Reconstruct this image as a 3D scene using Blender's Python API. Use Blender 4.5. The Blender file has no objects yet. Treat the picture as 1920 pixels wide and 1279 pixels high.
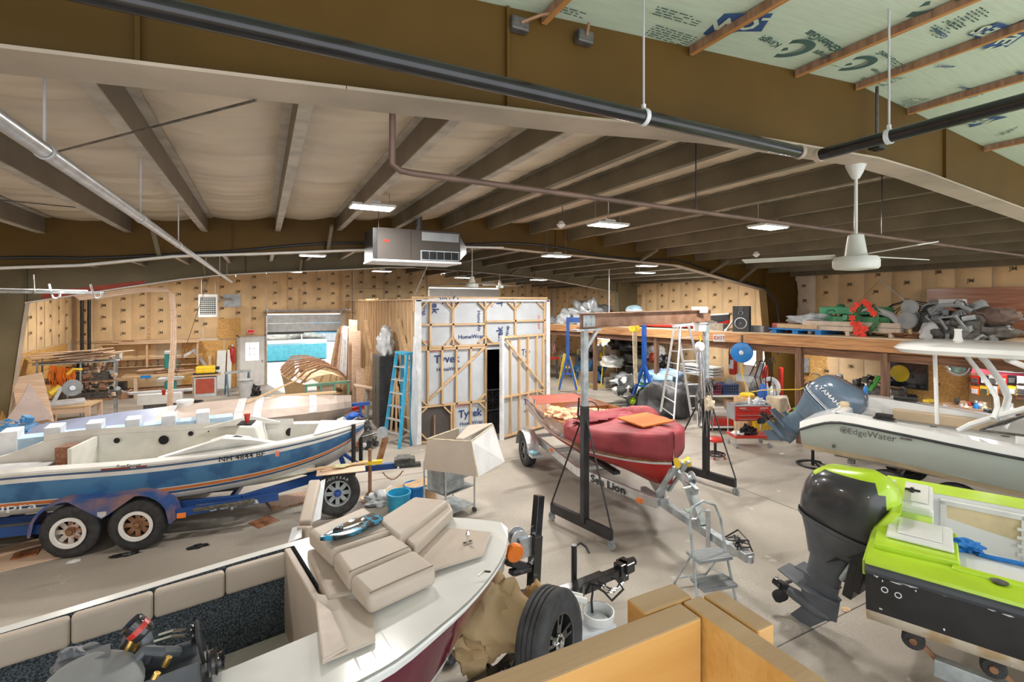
import bpy, bmesh, math, random
import numpy as np
from mathutils import Matrix, Vector, Euler, noise
PI = math.pi
C = bpy.context.scene.collection
sc = bpy.context.scene
# ---------------------------------------------------------------- camera
TH = math.radians(27.064)
F = 918.5; Y0 = 568.6; H = 3.3
cam = bpy.data.cameras.new('camera'); co = bpy.data.objects.new('camera', cam); C.objects.link(co)
cam.sensor_width = 36; cam.lens = F/1920*36; cam.shift_y = -(639.5-Y0)/1920
cam.clip_start = .05; cam.clip_end = 300
co.location = (0, 0, H); co.rotation_euler = (PI/2, 0, -TH)
sc.camera = co
# ---------------------------------------------------------------- world, sun, exposure
w = bpy.data.worlds.new('world'); sc.world = w; w.use_nodes = True
bg = w.node_tree.nodes['Background']
bg.inputs[0].default_value = (.93, .96, 1, 1); bg.inputs[1].default_value = 2.2
sun = bpy.data.lights.new('sun', 'SUN'); sun.energy = 5; sun.angle = .05; sun.color = (1, .97, .92)
so = bpy.data.objects.new('sun', sun); C.objects.link(so); so.rotation_euler = (math.radians(-48), 0, math.radians(12))
sc.view_settings.view_transform = 'Standard'; sc.view_settings.look = 'None'
sc.view_settings.gamma = 1; sc.view_settings.exposure = .08; sc.view_settings.use_curve_mapping = False
LAMP = 85
# ---------------------------------------------------------------- measuring: sight line of a point in the place
_c, _s = math.cos(TH), math.sin(TH)
def fd(px, py, d):
    x = (px-960)/F*d
    return Vector((x*_c+d*_s, d*_c-x*_s, H-(py-Y0)/F*d))
def fz(px, py, z=0): return fd(px, py, (H-z)*F/(py-Y0))
def fy(px, py, Y):
    X = Y*math.tan(TH+math.atan((px-960)/F)); return fd(px, py, X*_s+Y*_c)
def fx(px, py, X):
    Y = X/math.tan(TH+math.atan((px-960)/F)); return fd(px, py, X*_s+Y*_c)
# ---------------------------------------------------------------- materials
MATS = {}
def M(name, col, rough=.6, metal=0, var=.12, vs=5, bump=0, bs=40, col2=None, stretch=None, spec=.5, detail=4, lo=.35, hi=.65, coat=0, vor=False, emit=0, alpha=1, trans=0):
    if name in MATS: return MATS[name]
    m = bpy.data.materials.new(name); m.use_nodes = True; n = m.node_tree; b = n.nodes['Principled BSDF']
    MATS[name] = m
    b.inputs['Roughness'].default_value = rough; b.inputs['Metallic'].default_value = metal
    b.inputs['Specular IOR Level'].default_value = spec
    if coat: b.inputs['Coat Weight'].default_value = coat; b.inputs['Coat Roughness'].default_value = .08
    if alpha < 1: b.inputs['Alpha'].default_value = alpha
    if trans: b.inputs['Transmission Weight'].default_value = trans
    tc = n.nodes.new('ShaderNodeTexCoord'); mp = n.nodes.new('ShaderNodeMapping')
    n.links.new(tc.outputs['Object'], mp.inputs[0])
    if stretch: mp.inputs['Scale'].default_value = stretch
    if vor:
        tx = n.nodes.new('ShaderNodeTexVoronoi'); tx.inputs['Scale'].default_value = vs; out = tx.outputs['Color']
        tx.inputs['Randomness'].default_value = 1
    else:
        tx = n.nodes.new('ShaderNodeTexNoise'); tx.inputs['Scale'].default_value = vs; tx.inputs['Detail'].default_value = detail; out = tx.outputs[0]
    n.links.new(mp.outputs[0], tx.inputs[0])
    r = n.nodes.new('ShaderNodeMapRange'); r.inputs[1].default_value = lo; r.inputs[2].default_value = hi
    n.links.new(out, r.inputs[0])
    mx = n.nodes.new('ShaderNodeMix'); mx.data_type = 'RGBA'
    c1 = tuple(c*(1-var) for c in col)+(1,); c2 = (tuple(min(1, c*(1+var)) for c in col) if col2 is None else tuple(col2))+(1,)
    mx.inputs[6].default_value = c1; mx.inputs[7].default_value = c2
    n.links.new(r.outputs[0], mx.inputs[0]); n.links.new(mx.outputs[2], b.inputs['Base Color'])
    if bump:
        t2 = n.nodes.new('ShaderNodeTexNoise'); t2.inputs['Scale'].default_value = bs; t2.inputs['Detail'].default_value = 3
        n.links.new(mp.outputs[0], t2.inputs[0])
        bp = n.nodes.new('ShaderNodeBump'); bp.inputs['Strength'].default_value = bump; bp.inputs['Distance'].default_value = .02
        n.links.new(t2.outputs[0], bp.inputs['Height']); n.links.new(bp.outputs[0], b.inputs['Normal'])
    if emit: b.inputs['Emission Color'].default_value = tuple(col)+(1,); b.inputs['Emission Strength'].default_value = emit
    return m
def wood(name, c1, c2, rough=.6, axis='x', vs=3, coat=0, bump=.15):
    st = {'x': (.6, 9, 9), 'y': (9, .6, 9), 'z': (9, 9, .6)}[axis]
    return M(name, c1, rough, 0, 0, vs, bump, 6, col2=c2, stretch=st, detail=6, coat=coat)
# metals and paints
m_brown = M('beam_brown_paint', (.10, .052, .006), .6, 0, .12, 1.2, .05, 20, spec=.3)
m_flange = M('beam_dusty_flange', (.40, .33, .255), .6, 0, .22, 1.6, .05, 30)  # lower flanges, paler than the web paint
m_olive = M('purlin_olive', (.155, .13, .085), .55, 0, .15, 2, spec=.4)
m_purl = M('purlin_grey_brown', (.17, .135, .1), .5, 0, .15, 2)
m_purlfl = M('purlin_pale_edge', (.42, .38, .32), .5, .1, .2, 6)
m_red = M('red_primer', (.38, .06, .035), .6, 0, .25, 3)
m_galv = M('galvanised', (.55, .57, .6), .32, .8, .14, 12, .04, 60)
m_galvd = M('galvanised_dull', (.42, .46, .48), .5, .5, .25, 8, .05, 30)
m_alu = M('aluminium', (.72, .73, .74), .35, .7, .08, 8)
m_chrome = M('chrome', (.8, .8, .8), .12, 1, .05, 5)
m_white = M('white_paint', (.72, .72, .7), .4, 0, .05, 5)
m_gel = M('white_gelcoat', (.76, .76, .74), .18, 0, .05, 1.5, coat=.3)
m_gelold = M('aged_gelcoat', (.66, .655, .62), .4, 0, .1, 3)
m_black = M('black_paint', (.02, .02, .022), .35, 0, .3, 6)
m_blacktube = M('black_enamel_tube', (.018, .018, .02), .22, .3, .3, 9, coat=.4)
m_blkgloss = M('black_gloss', (.018, .018, .02), .12, 0, .3, 4, coat=.6)
m_rubber = M('rubber', (.035, .035, .037), .75, 0, .3, 12, .15, 60)
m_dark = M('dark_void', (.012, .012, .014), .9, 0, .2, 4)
m_grey = M('mid_grey', (.25, .26, .27), .5, 0, .12, 5)
m_lgrey = M('light_grey', (.5, .51, .52), .5, 0, .1, 5)
m_iron = M('cast_iron', (.12, .115, .105), .5, .5, .35, 14, .2, 50)
m_rust = M('rust', (.2, .085, .04), .8, .1, 0, 9, .2, 60, col2=(.36, .2, .11))
m_blue = M('blue_enamel', (.02, .1, .42), .3, 0, .1, 5, coat=.3)
m_dblue = M('trailer_blue', (.015, .065, .24), .4, 0, .15, 5)
m_redp = M('red_enamel', (.47, .03, .02), .3, 0, .1, 5, coat=.3)
m_yel = M('yellow_paint', (.8, .55, .03), .4, 0, .1, 5)
m_org = M('orange_plastic', (.85, .22, .03), .4, 0, .1, 5)
m_green = M('green_enamel', (.08, .4, .06), .4, 0, .1, 5)
m_lime = M('lime_gelcoat', (.46, .68, .03), .25, 0, .08, 3, coat=.3)
m_teal = M('teal_machine', (.02, .27, .25), .4, 0, .1, 5)
m_cyan = M('ladder_blue', (.03, .33, .55), .4, 0, .1, 8)
m_fan = M('fan_cream', (.62, .63, .58), .35, 0, .06, 5)
m_beige = M('beige_vinyl', (.5, .425, .355), .5, 0, .05, 3, .05, 12)
m_beige2 = M('tan_vinyl', (.56, .43, .29), .5, 0, .05, 3, .05, 12)
m_card = M('cardboard', (.48, .3, .17), .8, 0, .1, 6)
m_kraft = M('kraft_facing', (.72, .5, .27), .62, 0, .11, 1.7, .55, 3.2, detail=6)
m_kraft2 = M('kraft_facing_pale', (.68, .56, .42), .5, 0, .12, 2, .7, 5, detail=6)
m_print = M('black_print', (.2, .14, .08), .8, 0, .1, 5)
m_stud = wood('stud_pine', (.48, .31, .16), (.66, .46, .27), .65, 'z')
m_pinex = wood('pine_x', (.48, .31, .16), (.66, .46, .27), .65, 'x')
m_pale = wood('pale_plywood', (.55, .38, .26), (.68, .5, .37), .6, 'x', 2)
m_mahog = wood('brown_plank', (.24, .12, .07), (.4, .23, .14), .6, 'z')
m_veneer = wood('mahogany_veneer', (.26, .09, .045), (.42, .19, .11), .22, 'y', 2.5, coat=.4, bump=.02)
m_osb = M('osb', (.52, .27, .07), .6, 0, 0, 24, .1, 60, col2=(.72, .42, .14), vor=True, lo=.1, hi=.9)
m_joist = wood('douglas_joist', (.33, .14, .05), (.56, .29, .12), .7, 'y')
m_deck = wood('deck_plywood', (.5, .36, .22), (.66, .5, .34), .7, 'y')
m_rail = wood('rail_top_wood', (.48, .3, .17), (.56, .37, .22), .6, 'x', 2.2)
m_rail2 = wood('rail_face_wood', (.5, .25, .06), (.62, .35, .11), .5, 'x', 1.6)
m_strip = wood('furring_orange', (.42, .18, .05), (.62, .3, .1), .6, 'y')
m_xps = M('xps_green', (.6, .7, .54), .5, 0, .05, 4, .1, 80, stretch=(1, 12, 1))
m_xpsb = M('xps_blue_green', (.45, .62, .52), .5, 0, .05, 4, .1, 80)
m_gprint = M('green_print', (.07, .14, .12), .6)
m_navy = M('navy_print', (.04, .1, .24), .6)
m_vap = M('roof_vapour_barrier', (.6, .5, .375), .42, 0, .1, .9, .3, 2.2, stretch=(1, 3, 1), detail=6)
m_tyvek = M('housewrap', (.5, .54, .58), .45, 0, .06, 3, .35, 5)
m_tyb = M('wrap_blue_print', (.02, .045, .16), .6)
m_tyr = M('wrap_red_print', (.65, .12, .1), .6)
m_poly = M('plastic_sheet', (.62, .65, .68), .2, 0, .12, 5, .5, 9)
m_tarp = M('silver_tarp', (.42, .44, .46), .35, .2, .2, 4, .5, 8)
m_canvas = M('tan_canvas', (.43, .3, .155), .7, 0, .12, 3, .35, 9)
m_maroon = M('maroon_cover', (.27, .035, .045), .62, 0, .15, 4, .3, 7)
m_wine = M('wine_gelcoat', (.12, .01, .03), .12, 0, .2, 3, coat=.6)
m_redhull = M('red_bottom_paint', (.5, .03, .025), .3, 0, .1, 3)
m_mahg = wood('varnished_mahogany', (.16, .045, .015), (.38, .14, .05), .12, 'y', 3, coat=.8, bump=0)
m_carpet = M('charcoal_carpet', (.02, .024, .03), .95, 0, 0, 95, .4, 90, col2=(.12, .15, .18), detail=2, lo=.4, hi=.62)
m_ytop = M('yamaha_grey_blue', (.1, .145, .2), .2, 0, .08, 4, coat=.6)
m_merc = M('engine_black', (.042, .045, .05), .28, 0, .25, 3, coat=.5)
m_mercg = M('engine_dark_grey', (.1, .11, .125), .42, 0, .2, 4)
m_tape = M('white_tape', (.7, .72, .74), .5)
m_film = M('film_over_ply', (.44, .36, .31), .4, 0, .15, 2, .35, 4)
m_filmb = M('film_bluish', (.33, .38, .55), .4, 0, .12, 2, .35, 4)
m_led = M('led_diffuser', (1, .98, .95), .5, emit=14)
m_glow = M('daylit_window', (1, 1, 1), .5, emit=1.3)
m_dp = M('diamond_plate', (.6, .6, .6), .3, .9, .3, 60, .6, 60)
m_leaf = M('green_leaves', (.05, .16, .06), .6, 0, .4, 14)
m_flow = M('red_petals', (.75, .06, .035), .6, 0, .2, 9)
m_concrete = M('concrete_block', (.24, .21, .17), .9, 0, .2, 9, .3, 30)
m_blplas = M('blue_plastic', (.02, .2, .55), .35, 0, .1, 5)
m_wplas = M('white_plastic', (.75, .76, .75), .35, 0, .06, 5)
m_cloth = M('cream_cloth', (.56, .47, .34), .8, 0, .2, 7, .4, 15)
m_paper = M('brown_paper', (.5, .32, .15), .8, 0, .12, 5, .4, 9)
m_glass = M('clear_glass', (.85, .9, .9), .03, trans=1)
def concrete():
    m = bpy.data.materials.new('floor_concrete'); m.use_nodes = True; n = m.node_tree; b = n.nodes['Principled BSDF']
    tc = n.nodes.new('ShaderNodeTexCoord')
    def nz(s, d, lo, hi, st=None):
        mp = n.nodes.new('ShaderNodeMapping'); n.links.new(tc.outputs['Object'], mp.inputs[0])
        if st: mp.inputs['Scale'].default_value = st; mp.inputs['Rotation'].default_value = (0, 0, .5)
        t = n.nodes.new('ShaderNodeTexNoise'); t.inputs['Scale'].default_value = s; t.inputs['Detail'].default_value = d
        n.links.new(mp.outputs[0], t.inputs[0])
        r = n.nodes.new('ShaderNodeMapRange'); r.inputs[1].default_value = lo; r.inputs[2].default_value = hi
        n.links.new(t.outputs[0], r.inputs[0]); return r.outputs[0]
    def mix(f, a, c):
        x = n.nodes.new('ShaderNodeMix'); x.data_type = 'RGBA'; n.links.new(f, x.inputs[0])
        if isinstance(a, tuple): x.inputs[6].default_value = a
        else: n.links.new(a, x.inputs[6])
        x.inputs[7].default_value = c; return x.outputs[2]
    c = mix(nz(.45, 8, .35, .65), (.27, .24, .2, 1), (.42, .38, .325, 1))
    c = mix(nz(1.3, 9, .56, .74, (.5, 1.6, 1)), c, (.14, .12, .1, 1))
    c = mix(nz(3.5, 14, .67, .74), c, (.5, .48, .44, 1))
    c = mix(nz(40, 3, .45, .8), c, (.3, .27, .235, 1))
    n.links.new(c, b.inputs['Base Color'])
    n.links.new(nz(1.2, 6, -.6, 1.3), b.inputs['Roughness'])
    b.inputs['Specular IOR Level'].default_value = .35
    return m
m_floor = concrete()
# ---------------------------------------------------------------- mesh collector
_gl = {}
def glyphs(s, bold=0, shear=0, ext=0.002):
    k = (s, bold, shear, ext)
    if k in _gl: return _gl[k]
    cu = bpy.data.curves.new('t', 'FONT'); cu.body = s; cu.size = 1; cu.extrude = ext; cu.offset = bold; cu.shear = shear
    cu.resolution_u = 2; cu.align_x = 'CENTER'; cu.align_y = 'CENTER'
    o = bpy.data.objects.new('t', cu); C.objects.link(o)
    bpy.context.view_layer.update()
    me = bpy.data.meshes.new_from_object(o.evaluated_get(bpy.context.evaluated_depsgraph_get()))
    r = ([v.co.copy() for v in me.vertices], [tuple(p.vertices) for p in me.polygons])
    bpy.data.objects.remove(o); bpy.data.curves.remove(cu); bpy.data.meshes.remove(me)
    _gl[k] = r; return r
def clut(sz, mats, n, seed, parts=('box', 'cyl', 'tube')):
    # a heap of small machine-like pieces in one mesh
    rd = random.Random(seed); m = MB(); sx, sy, sz_ = sz; m.box((0, 0, sz_*.3), (sx*1.5, sy*1.5, sz_*.6))
    for k in range(n):
        h = rd.random()**1.3; q = 1-.45*h
        c = Vector((rd.uniform(-sx, sx)*q, rd.uniform(-sy, sy)*q, h*sz_)); s = min(sz)*rd.uniform(.15, .5); m.m = rd.randrange(len(mats))
        R = Euler((rd.uniform(-.5, .5), rd.uniform(-.5, .5), rd.uniform(0, 3))).to_matrix(); t = rd.choice(parts)
        if t == 'box': m.box(c+Vector((0, 0, s*.4)), (s*rd.uniform(.6, 2), s*rd.uniform(.5, 1.4), s*rd.uniform(.4, 1.1)), R=R)
        elif t == 'cyl': d = R @ Vector((0, 0, 1)) if rd.random() < .5 else R @ Vector((0, 1, 0)); m.lathe([(s*.45, -s*.5), (s*.5, -s*.4), (s*.5, s*.4), (s*.3, s*.5)], c+Vector((0, 0, s*.4)), d, 12)
        else:
            e = R @ Vector((1, 0, 0)); m.tube([c, c+e*s+Vector((0, 0, s*.8)), c+e*s*2+Vector((0, 0, s*.6)), c+e*s*2.6], s*.14, 6)
    return m
class MB:
    def __init__(s): s.v = []; s.f = []; s.mi = []; s.m = 0; s.T = None
    def add(s, vs, fs):
        n = len(s.v); T = s.T
        s.v += [tuple(T @ Vector(p)) if T is not None else tuple(p) for p in vs]
        for f in fs: s.f.append([i+n for i in f]); s.mi.append(s.m)
        return s
    def box(s, c, d, rz=0, R=None):
        x, y, z = d[0]/2, d[1]/2, d[2]/2; P = [Vector((a*x, b*y, e*z)) for e in (-1, 1) for b in (-1, 1) for a in (-1, 1)]
        Rm = R if R is not None else Matrix.Rotation(rz, 3, 'Z')
        return s.add([Rm @ p+Vector(c) for p in P], [(0, 2, 3, 1), (4, 5, 7, 6), (0, 1, 5, 4), (2, 6, 7, 3), (0, 4, 6, 2), (1, 3, 7, 5)])
    def b2(s, a, b): return s.box([(p+q)/2 for p, q in zip(a, b)], [abs(q-p) for p, q in zip(a, b)])
    def bar(s, p, q, w, h, up=(0, 0, 1)):
        p, q = Vector(p), Vector(q); d = (q-p); L = d.length
        if L < 1e-6: return s
        d /= L; u = Vector(up); sd = d.cross(u)
        if sd.length < 1e-3: sd = d.cross(Vector((0, 1, 0)))
        sd.normalize(); u = sd.cross(d)
        V = [e+sd*(a*w/2)+u*(b*h/2) for e in (p, q) for a, b in ((-1, -1), (1, -1), (1, 1), (-1, 1))]
        return s.add(V, [(0, 1, 2, 3), (7, 6, 5, 4), (0, 4, 5, 1), (1, 5, 6, 2), (2, 6, 7, 3), (3, 7, 4, 0)])
    def tube(s, pts, r, n=8, closed=False, cap=True):
        P = [Vector(p) for p in pts]; k = len(P); rings = []
        rr = r if hasattr(r, '__len__') else [r]*k
        a = None
        for i in range(k):
            if closed: t = P[(i+1) % k]-P[i-1]
            else: t = P[min(i+1, k-1)]-P[max(i-1, 0)]
            t.normalize()
            if a is None:
                a = t.orthogonal().normalized()
            a = (a-t*a.dot(t))
            if a.length < 1e-5: a = t.orthogonal()
            a.normalize(); b = t.cross(a)
            rings.append([P[i]+(a*math.cos(2*PI*j/n)+b*math.sin(2*PI*j/n))*rr[i] for j in range(n)])
        return s.loft(rings, True, cap and not closed, wrap=closed)
    def loft(s, rings, closed=True, cap=True, wrap=False):
        n = len(rings[0]); vs = [p for r in rings for p in r]; fs = []
        R = len(rings)
        for i in range(R if wrap else R-1):
            i2 = (i+1) % R
            for j in range(n if closed else n-1):
                j2 = (j+1) % n
                fs.append((i*n+j, i*n+j2, i2*n+j2, i2*n+j))
        if cap: fs.append(tuple(range(n-1, -1, -1))); fs.append(tuple((R-1)*n+j for j in range(n)))
        return s.add(vs, fs)
    def lathe(s, prof, c=(0, 0, 0), ax=(0, 0, 1), n=20, cap=True):
        ax = Vector(ax).normalized(); a = ax.orthogonal().normalized(); b = ax.cross(a); c = Vector(c)
        return s.loft([[c+ax*z+(a*math.cos(2*PI*j/n)+b*math.sin(2*PI*j/n))*max(r, 1e-4) for j in range(n)] for r, z in prof], True, cap)
    def cyl(s, p, q, r, n=14, r2=None):
        p, q = Vector(p), Vector(q); return s.lathe([(r, 0), (r if r2 is None else r2, (q-p).length)], p, q-p, n)
    def prism(s, poly, vec):
        P = [Vector(p) for p in poly]; v = Vector(vec); n = len(P)
        return s.add(P+[p+v for p in P], [tuple(range(n-1, -1, -1)), tuple(range(n, 2*n))]+[(i, (i+1) % n, n+(i+1) % n, n+i) for i in range(n)])
    def grid(s, fn, nu, nv):
        vs = [fn(i/nu, j/nv) for i in range(nu+1) for j in range(nv+1)]; w = nv+1
        return s.add(vs, [(i*w+j, (i+1)*w+j, (i+1)*w+j+1, i*w+j+1) for i in range(nu) for j in range(nv)])
    def blob(s, c, r, seed=0, amp=.25, fr=1.5, nu=18, nv=12, flat=None):
        c = Vector(c); vs = []; fs = []
        for i in range(nv+1):
            t = PI*i/nv
            for j in range(nu):
                a = 2*PI*j/nu; d = Vector((math.sin(t)*math.cos(a), math.sin(t)*math.sin(a), math.cos(t)))
                k = 1+amp*(noise.noise(d*fr+Vector((seed*7.3, 1, 2)))*1.6+.5*noise.noise(d*fr*3.1+Vector((seed*3, 5, 2))))
                p = Vector((d.x*r[0]*k, d.y*r[1]*k, d.z*r[2]*k))
                if flat is not None: p.z = max(p.z, -flat)
                vs.append(c+p)
        for i in range(nv):
            for j in range(nu): fs.append((i*nu+j, (i+1)*nu+j, (i+1)*nu+(j+1) % nu, i*nu+(j+1) % nu))
        return s.add(vs, fs)
    def text(s, t, mat, size, bold=0, shear=0, sx=1):
        v, f = glyphs(t, bold, shear); MM = mat @ Matrix.Diagonal((size*sx, size, size, 1))
        return s.add([MM @ p for p in v], f)
    def build(s, name, mats, parent=None, smooth=False, bevel=0, seg=2, sub=0, loc=None, solid=0, ang=40):
        me = bpy.data.meshes.new(name); me.from_pydata(s.v, [], s.f)
        if not isinstance(mats, (list, tuple)): mats = [mats]
        for m in mats: me.materials.append(m)
        me.polygons.foreach_set('material_index', s.mi)
        if smooth:
            me.polygons.foreach_set('use_smooth', [True]*len(s.f))
        me.update(); me.validate()
        if smooth and not sub:
            try: me.set_sharp_from_angle(angle=math.radians(ang))
            except Exception: pass
        o = bpy.data.objects.new(name, me); C.objects.link(o)
        if parent: o.parent = parent
        if loc is not None: o.location = loc
        if solid: a = o.modifiers.new('s', 'SOLIDIFY'); a.thickness = solid; a.offset = 0
        if bevel: a = o.modifiers.new('b', 'BEVEL'); a.width = bevel; a.segments = seg; a.limit_method = 'ANGLE'
        if sub: a = o.modifiers.new('u', 'SUBSURF'); a.levels = sub; a.render_levels = sub
        return o
def frame_at(origin, xdir, ydir):
    x = Vector(xdir).normalized(); y = Vector(ydir); y = (y-x*x.dot(y)).normalized(); z = x.cross(y)
    m = Matrix.Identity(4)
    for i in range(3): m[i][0] = x[i]; m[i][1] = y[i]; m[i][2] = z[i]; m[i][3] = origin[i]
    return m
def thing(name, label, cat, loc=(0, 0, 0), rz=0, group=None, rot=None):
    o = bpy.data.objects.new(name, None); C.objects.link(o); o.empty_display_size = .1
    o.location = loc; o.rotation_euler = rot if rot is not None else (0, 0, rz)
    o['label'] = label; o['category'] = cat
    if group: o['group'] = group
    return o
def tag(o, label, cat, group=None, stuff=False):
    o['label'] = label; o['category'] = cat
    if group: o['group'] = group
    if stuff: o['kind'] = 'stuff'
    return o
def struct(o): o['kind'] = 'structure'; return o
def sub(name, kids=0): pass
def dup(root, loc=None, rz=None, label=None, group=None, scale=None):
    r = root.copy(); C.objects.link(r)
    if loc is not None: r.location = loc
    if rz is not None: r.rotation_euler = (0, 0, rz)
    if label: r['label'] = label
    if group: r['group'] = group
    if scale: r.scale = scale
    for ch in list(root.children):
        c = ch.copy(); C.objects.link(c); c.parent = r
        for g in list(ch.children):
            d = g.copy(); C.objects.link(d); d.parent = c
    return r
def cr(keys, xs):
    # smooth interpolation of station rows (first column = x)
    K = np.array(keys, float); out = []
    for x in xs:
        i = int(np.searchsorted(K[:, 0], x, side='right')-1); i = max(0, min(len(K)-2, i))
        t = (x-K[i, 0])/(K[i+1, 0]-K[i, 0])
        p0 = K[max(i-1, 0)]; p1 = K[i]; p2 = K[i+1]; p3 = K[min(i+2, len(K)-1)]
        m1 = (p2-p0)/max(p2[0]-p0[0], 1e-6)*(p2[0]-p1[0]); m2 = (p3-p1)/max(p3[0]-p1[0], 1e-6)*(p2[0]-p1[0])
        r = (2*t**3-3*t**2+1)*p1+(t**3-2*t**2+t)*m1+(-2*t**3+3*t**2)*p2+(t**3-t**2)*m2
        r[0] = x; out.append(r)
    return out
# ================================================================ the building
XL, XR, YB, YF = -5.9, 13.8, 22.3, -2.2
YFR = (2.22, 8.92, 15.62); XRD = 4.2
def roof(X): return 3.3+1.74-.078*abs(X-XRD)
fl = MB(); fl.add([(XL-.1, YF, 0), (XR+.1, YF, 0), (XR+.1, YB+.1, 0), (XL-.1, YB+.1, 0)], [(0, 1, 2, 3)])
floor = struct(fl.build('floor', m_floor))
j = MB()
for yy in (3.03, 9.3, 15.4): j.b2((XL, yy-.006, 0), (XR, yy+.006, .002))
for xx in (1.05, 7.6): j.b2((xx-.006, YF, 0), (xx+.006, YB, .002))
j.build('control_joint', m_iron, floor)
g = MB(); g.add([(-60, YB+.1, -.06), (60, YB+.1, -.06), (60, 130, -.06), (-60, 130, -.06)], [(0, 1, 2, 3)])
struct(g.build('floor_outdoor_yard', M('yard_gravel', (.62, .6, .57), .9, 0, .15, 6)))
# ceiling bays
def batt(mb, o, u, v, W, Hh, n, bul=.035, seed=0, nu=6, nv=10):
    o, u, v, n = Vector(o), Vector(u), Vector(v), Vector(n)
    def f(a, b):
        e = min(1, min(a, 1-a)*5)*min(1, min(b, 1-b)*8+.25)
        k = bul*e*(1+.7*noise.noise(Vector((a*3+seed*5.1, b*4*Hh, seed*2.7))))
        return o+u*(a*W)+v*(b*Hh)+n*k
    mb.grid(f, nu, nv)
ceil = MB()
ceil.m = 0
NX = int((XR-XL)/.475)
pur_x = [.2+.95*k for k in range(-6, 15)]
yb = [YFR[0], YFR[1], YFR[2], YB]
for b in range(3):
    for xa, xb in zip([XL]+pur_x, pur_x+[XR]):
        def f(a, c, xa=xa, xb=xb, b=b):
            X = xa+(xb-xa)*a; Y = yb[b]+(yb[b+1]-yb[b])*c
            sag = math.sin(PI*a)*(.03+.045*abs(math.sin(PI*Y/1.05))**.6+.012*noise.noise(Vector((X*1.5, Y*9, 0)))) + .006*math.sin(Y*23+X)
            return Vector((X, Y, roof(X)-sag))
        ceil.grid(f, 5, 90)
ceil.m = 1
for xa, xb in ((XL, XRD), (XRD, XR)):
    ceil.add([(xa, YF, roof(xa)), (xb, YF, roof(xb)), (xb, YFR[0], roof(xb)), (xa, YFR[0], roof(xa))], [(0, 1, 2, 3)])
ceiling = struct(ceil.build('ceiling', [m_vap, m_xps], smooth=True))
ov = MB()
for xa, xb in ((XL-.3, XRD), (XRD, XR+.3)):
    ov.add([(xa, YF, roof(xa)+.3), (xb, YF, roof(xb)+.3), (xb, YB+.3, roof(xb)+.3), (xa, YB+.3, roof(xa)+.3)], [(0, 1, 2, 3)])
ov.build('roof_sheet', m_galvd, ceiling)
# purlins of each bay, C-shaped
for b in range(3):
    for X in pur_x:
        z = roof(X); p = MB(); y0_, y1_ = yb[b]+.03, yb[b+1]-.03
        dk = X > 3.4
        p.b2((X-.006, y0_, z-.24), (X+.006, y1_, z-.02)); p.m = 1
        fs = -1 if X < .1 else 1; p.b2((X-.006*fs, y0_, z-.252), (X+.075*fs, y1_, z-.24)); p.b2((X-.07*fs, y0_, z-.032), (X+.006*fs, y1_, z-.02))
        p.b2((X+.069*fs, y0_, z-.24), (X+.075*fs, y1_, z-.222))
        p.build('purlin', [m_olive if X > 1.6 else m_purl, m_purlfl if X < 2.6 or b else m_olive], ceiling)
# near bay: foam boards printed with marks between furring strips
strips = [(1.31, 4.80), (2.37, 0), (3.41, 0), (4.17, 0), (5.0, 0), (6.4, 0), (7.6, 0)]
for X in (-5, -3.9, -2.8, -1.7, -.6, .35, 1.31, 2.37, 3.41, 4.17, 4.95, 6.4, 7.6, 8.8, 10, 11.2, 12.4):
    z = roof(X); p = MB(); p.m = 0; p.b2((X-.014, YF, z-.055), (X+.014, YFR[0]-.02, z-.008)); p.m = 1
    p.b2((X-.014, YF, z-.06), (X+.016, YFR[0]-.02, z-.055)); p.build('furring_strip', [m_mahog, m_strip], ceiling)
tx = MB()
def cm(X, Y, sl, rz, z=None):
    # text plane facing down below the sloping boards
    z = roof(X)-.006 if z is None else z
    xd = Vector((1, 0, -.078 if X > XRD else .078)); n = Vector((0, 0, -1))
    a = Matrix.Rotation(rz, 3, n) @ xd; y = n.cross(a)
    return frame_at((X, Y, z), a, y)
tx.m = 0
def Gmark(X, Y, s, rz):
    T = cm(X, Y, 0, rz)
    # round arrow-like letter
    for k in range(22):
        a0 = math.radians(40+300*k/22); a1 = math.radians(40+300*(k+1)/22)
        q = [T @ Vector((r*math.cos(a)*s*1.25, r*math.sin(a)*s, 0)) for r, a in ((.62, a0), (1, a0), (1, a1), (.62, a1))]
        tx.add(q, [(0, 1, 2, 3)])
    q = [T @ Vector((x*s, y*s, 0)) for x, y in ((.1, -.2), (1.25, -.2), (1.25, .12), (.1, .12))]; tx.add(q, [(0, 1, 2, 3)])
    q = [T @ Vector((x*s, y*s, 0)) for x, y in ((.8, -.7), (1.5, -.1), (.75, .1))]; tx.add(q, [(0, 1, 2, 3)])
R_ = PI*.5
def cpx(px, py):
    # a spot on the sloping board plane
    lo, hi = .3, 30.
    for _ in range(40):
        d = (lo+hi)/2; p = fd(px, py, d)
        if p.z > roof(p.x): hi = d
        else: lo = d
    return p
def rzfor(px, py, qx, qy):
    a, b = cpx(px, py), cpx(qx, qy); d = b-a
    # angle of the reading direction measured about the downward normal from +x
    return math.atan2(-d.y, d.x)
def ctext(t, px, py, qx, qy, size, bold=.02, m=0, sx=1):
    c = cpx((px+qx)/2, (py+qy)/2); tx.m = m
    tx.text(t, cm(c.x, c.y, 0, rzfor(px, py, qx, qy)), size, bold, sx=sx)
def cG(px, py, qx, qy, s):
    c = cpx((px+qx)/2, (py+qy)/2); tx.m = 0; Gmark(c.x, c.y, s, rzfor(px, py, qx, qy))
cG(1522, 80, 1440, 100, .115); cG(1640, 108, 1562, 128, .11); cG(1800, -12, 1700, 18, .14)
ctext('GreenGuard XPS', 1565, 76, 1475, 48, .085, .03); ctext('GreenGuard', 1676, 106, 1632, 92, .062, .03)
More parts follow.
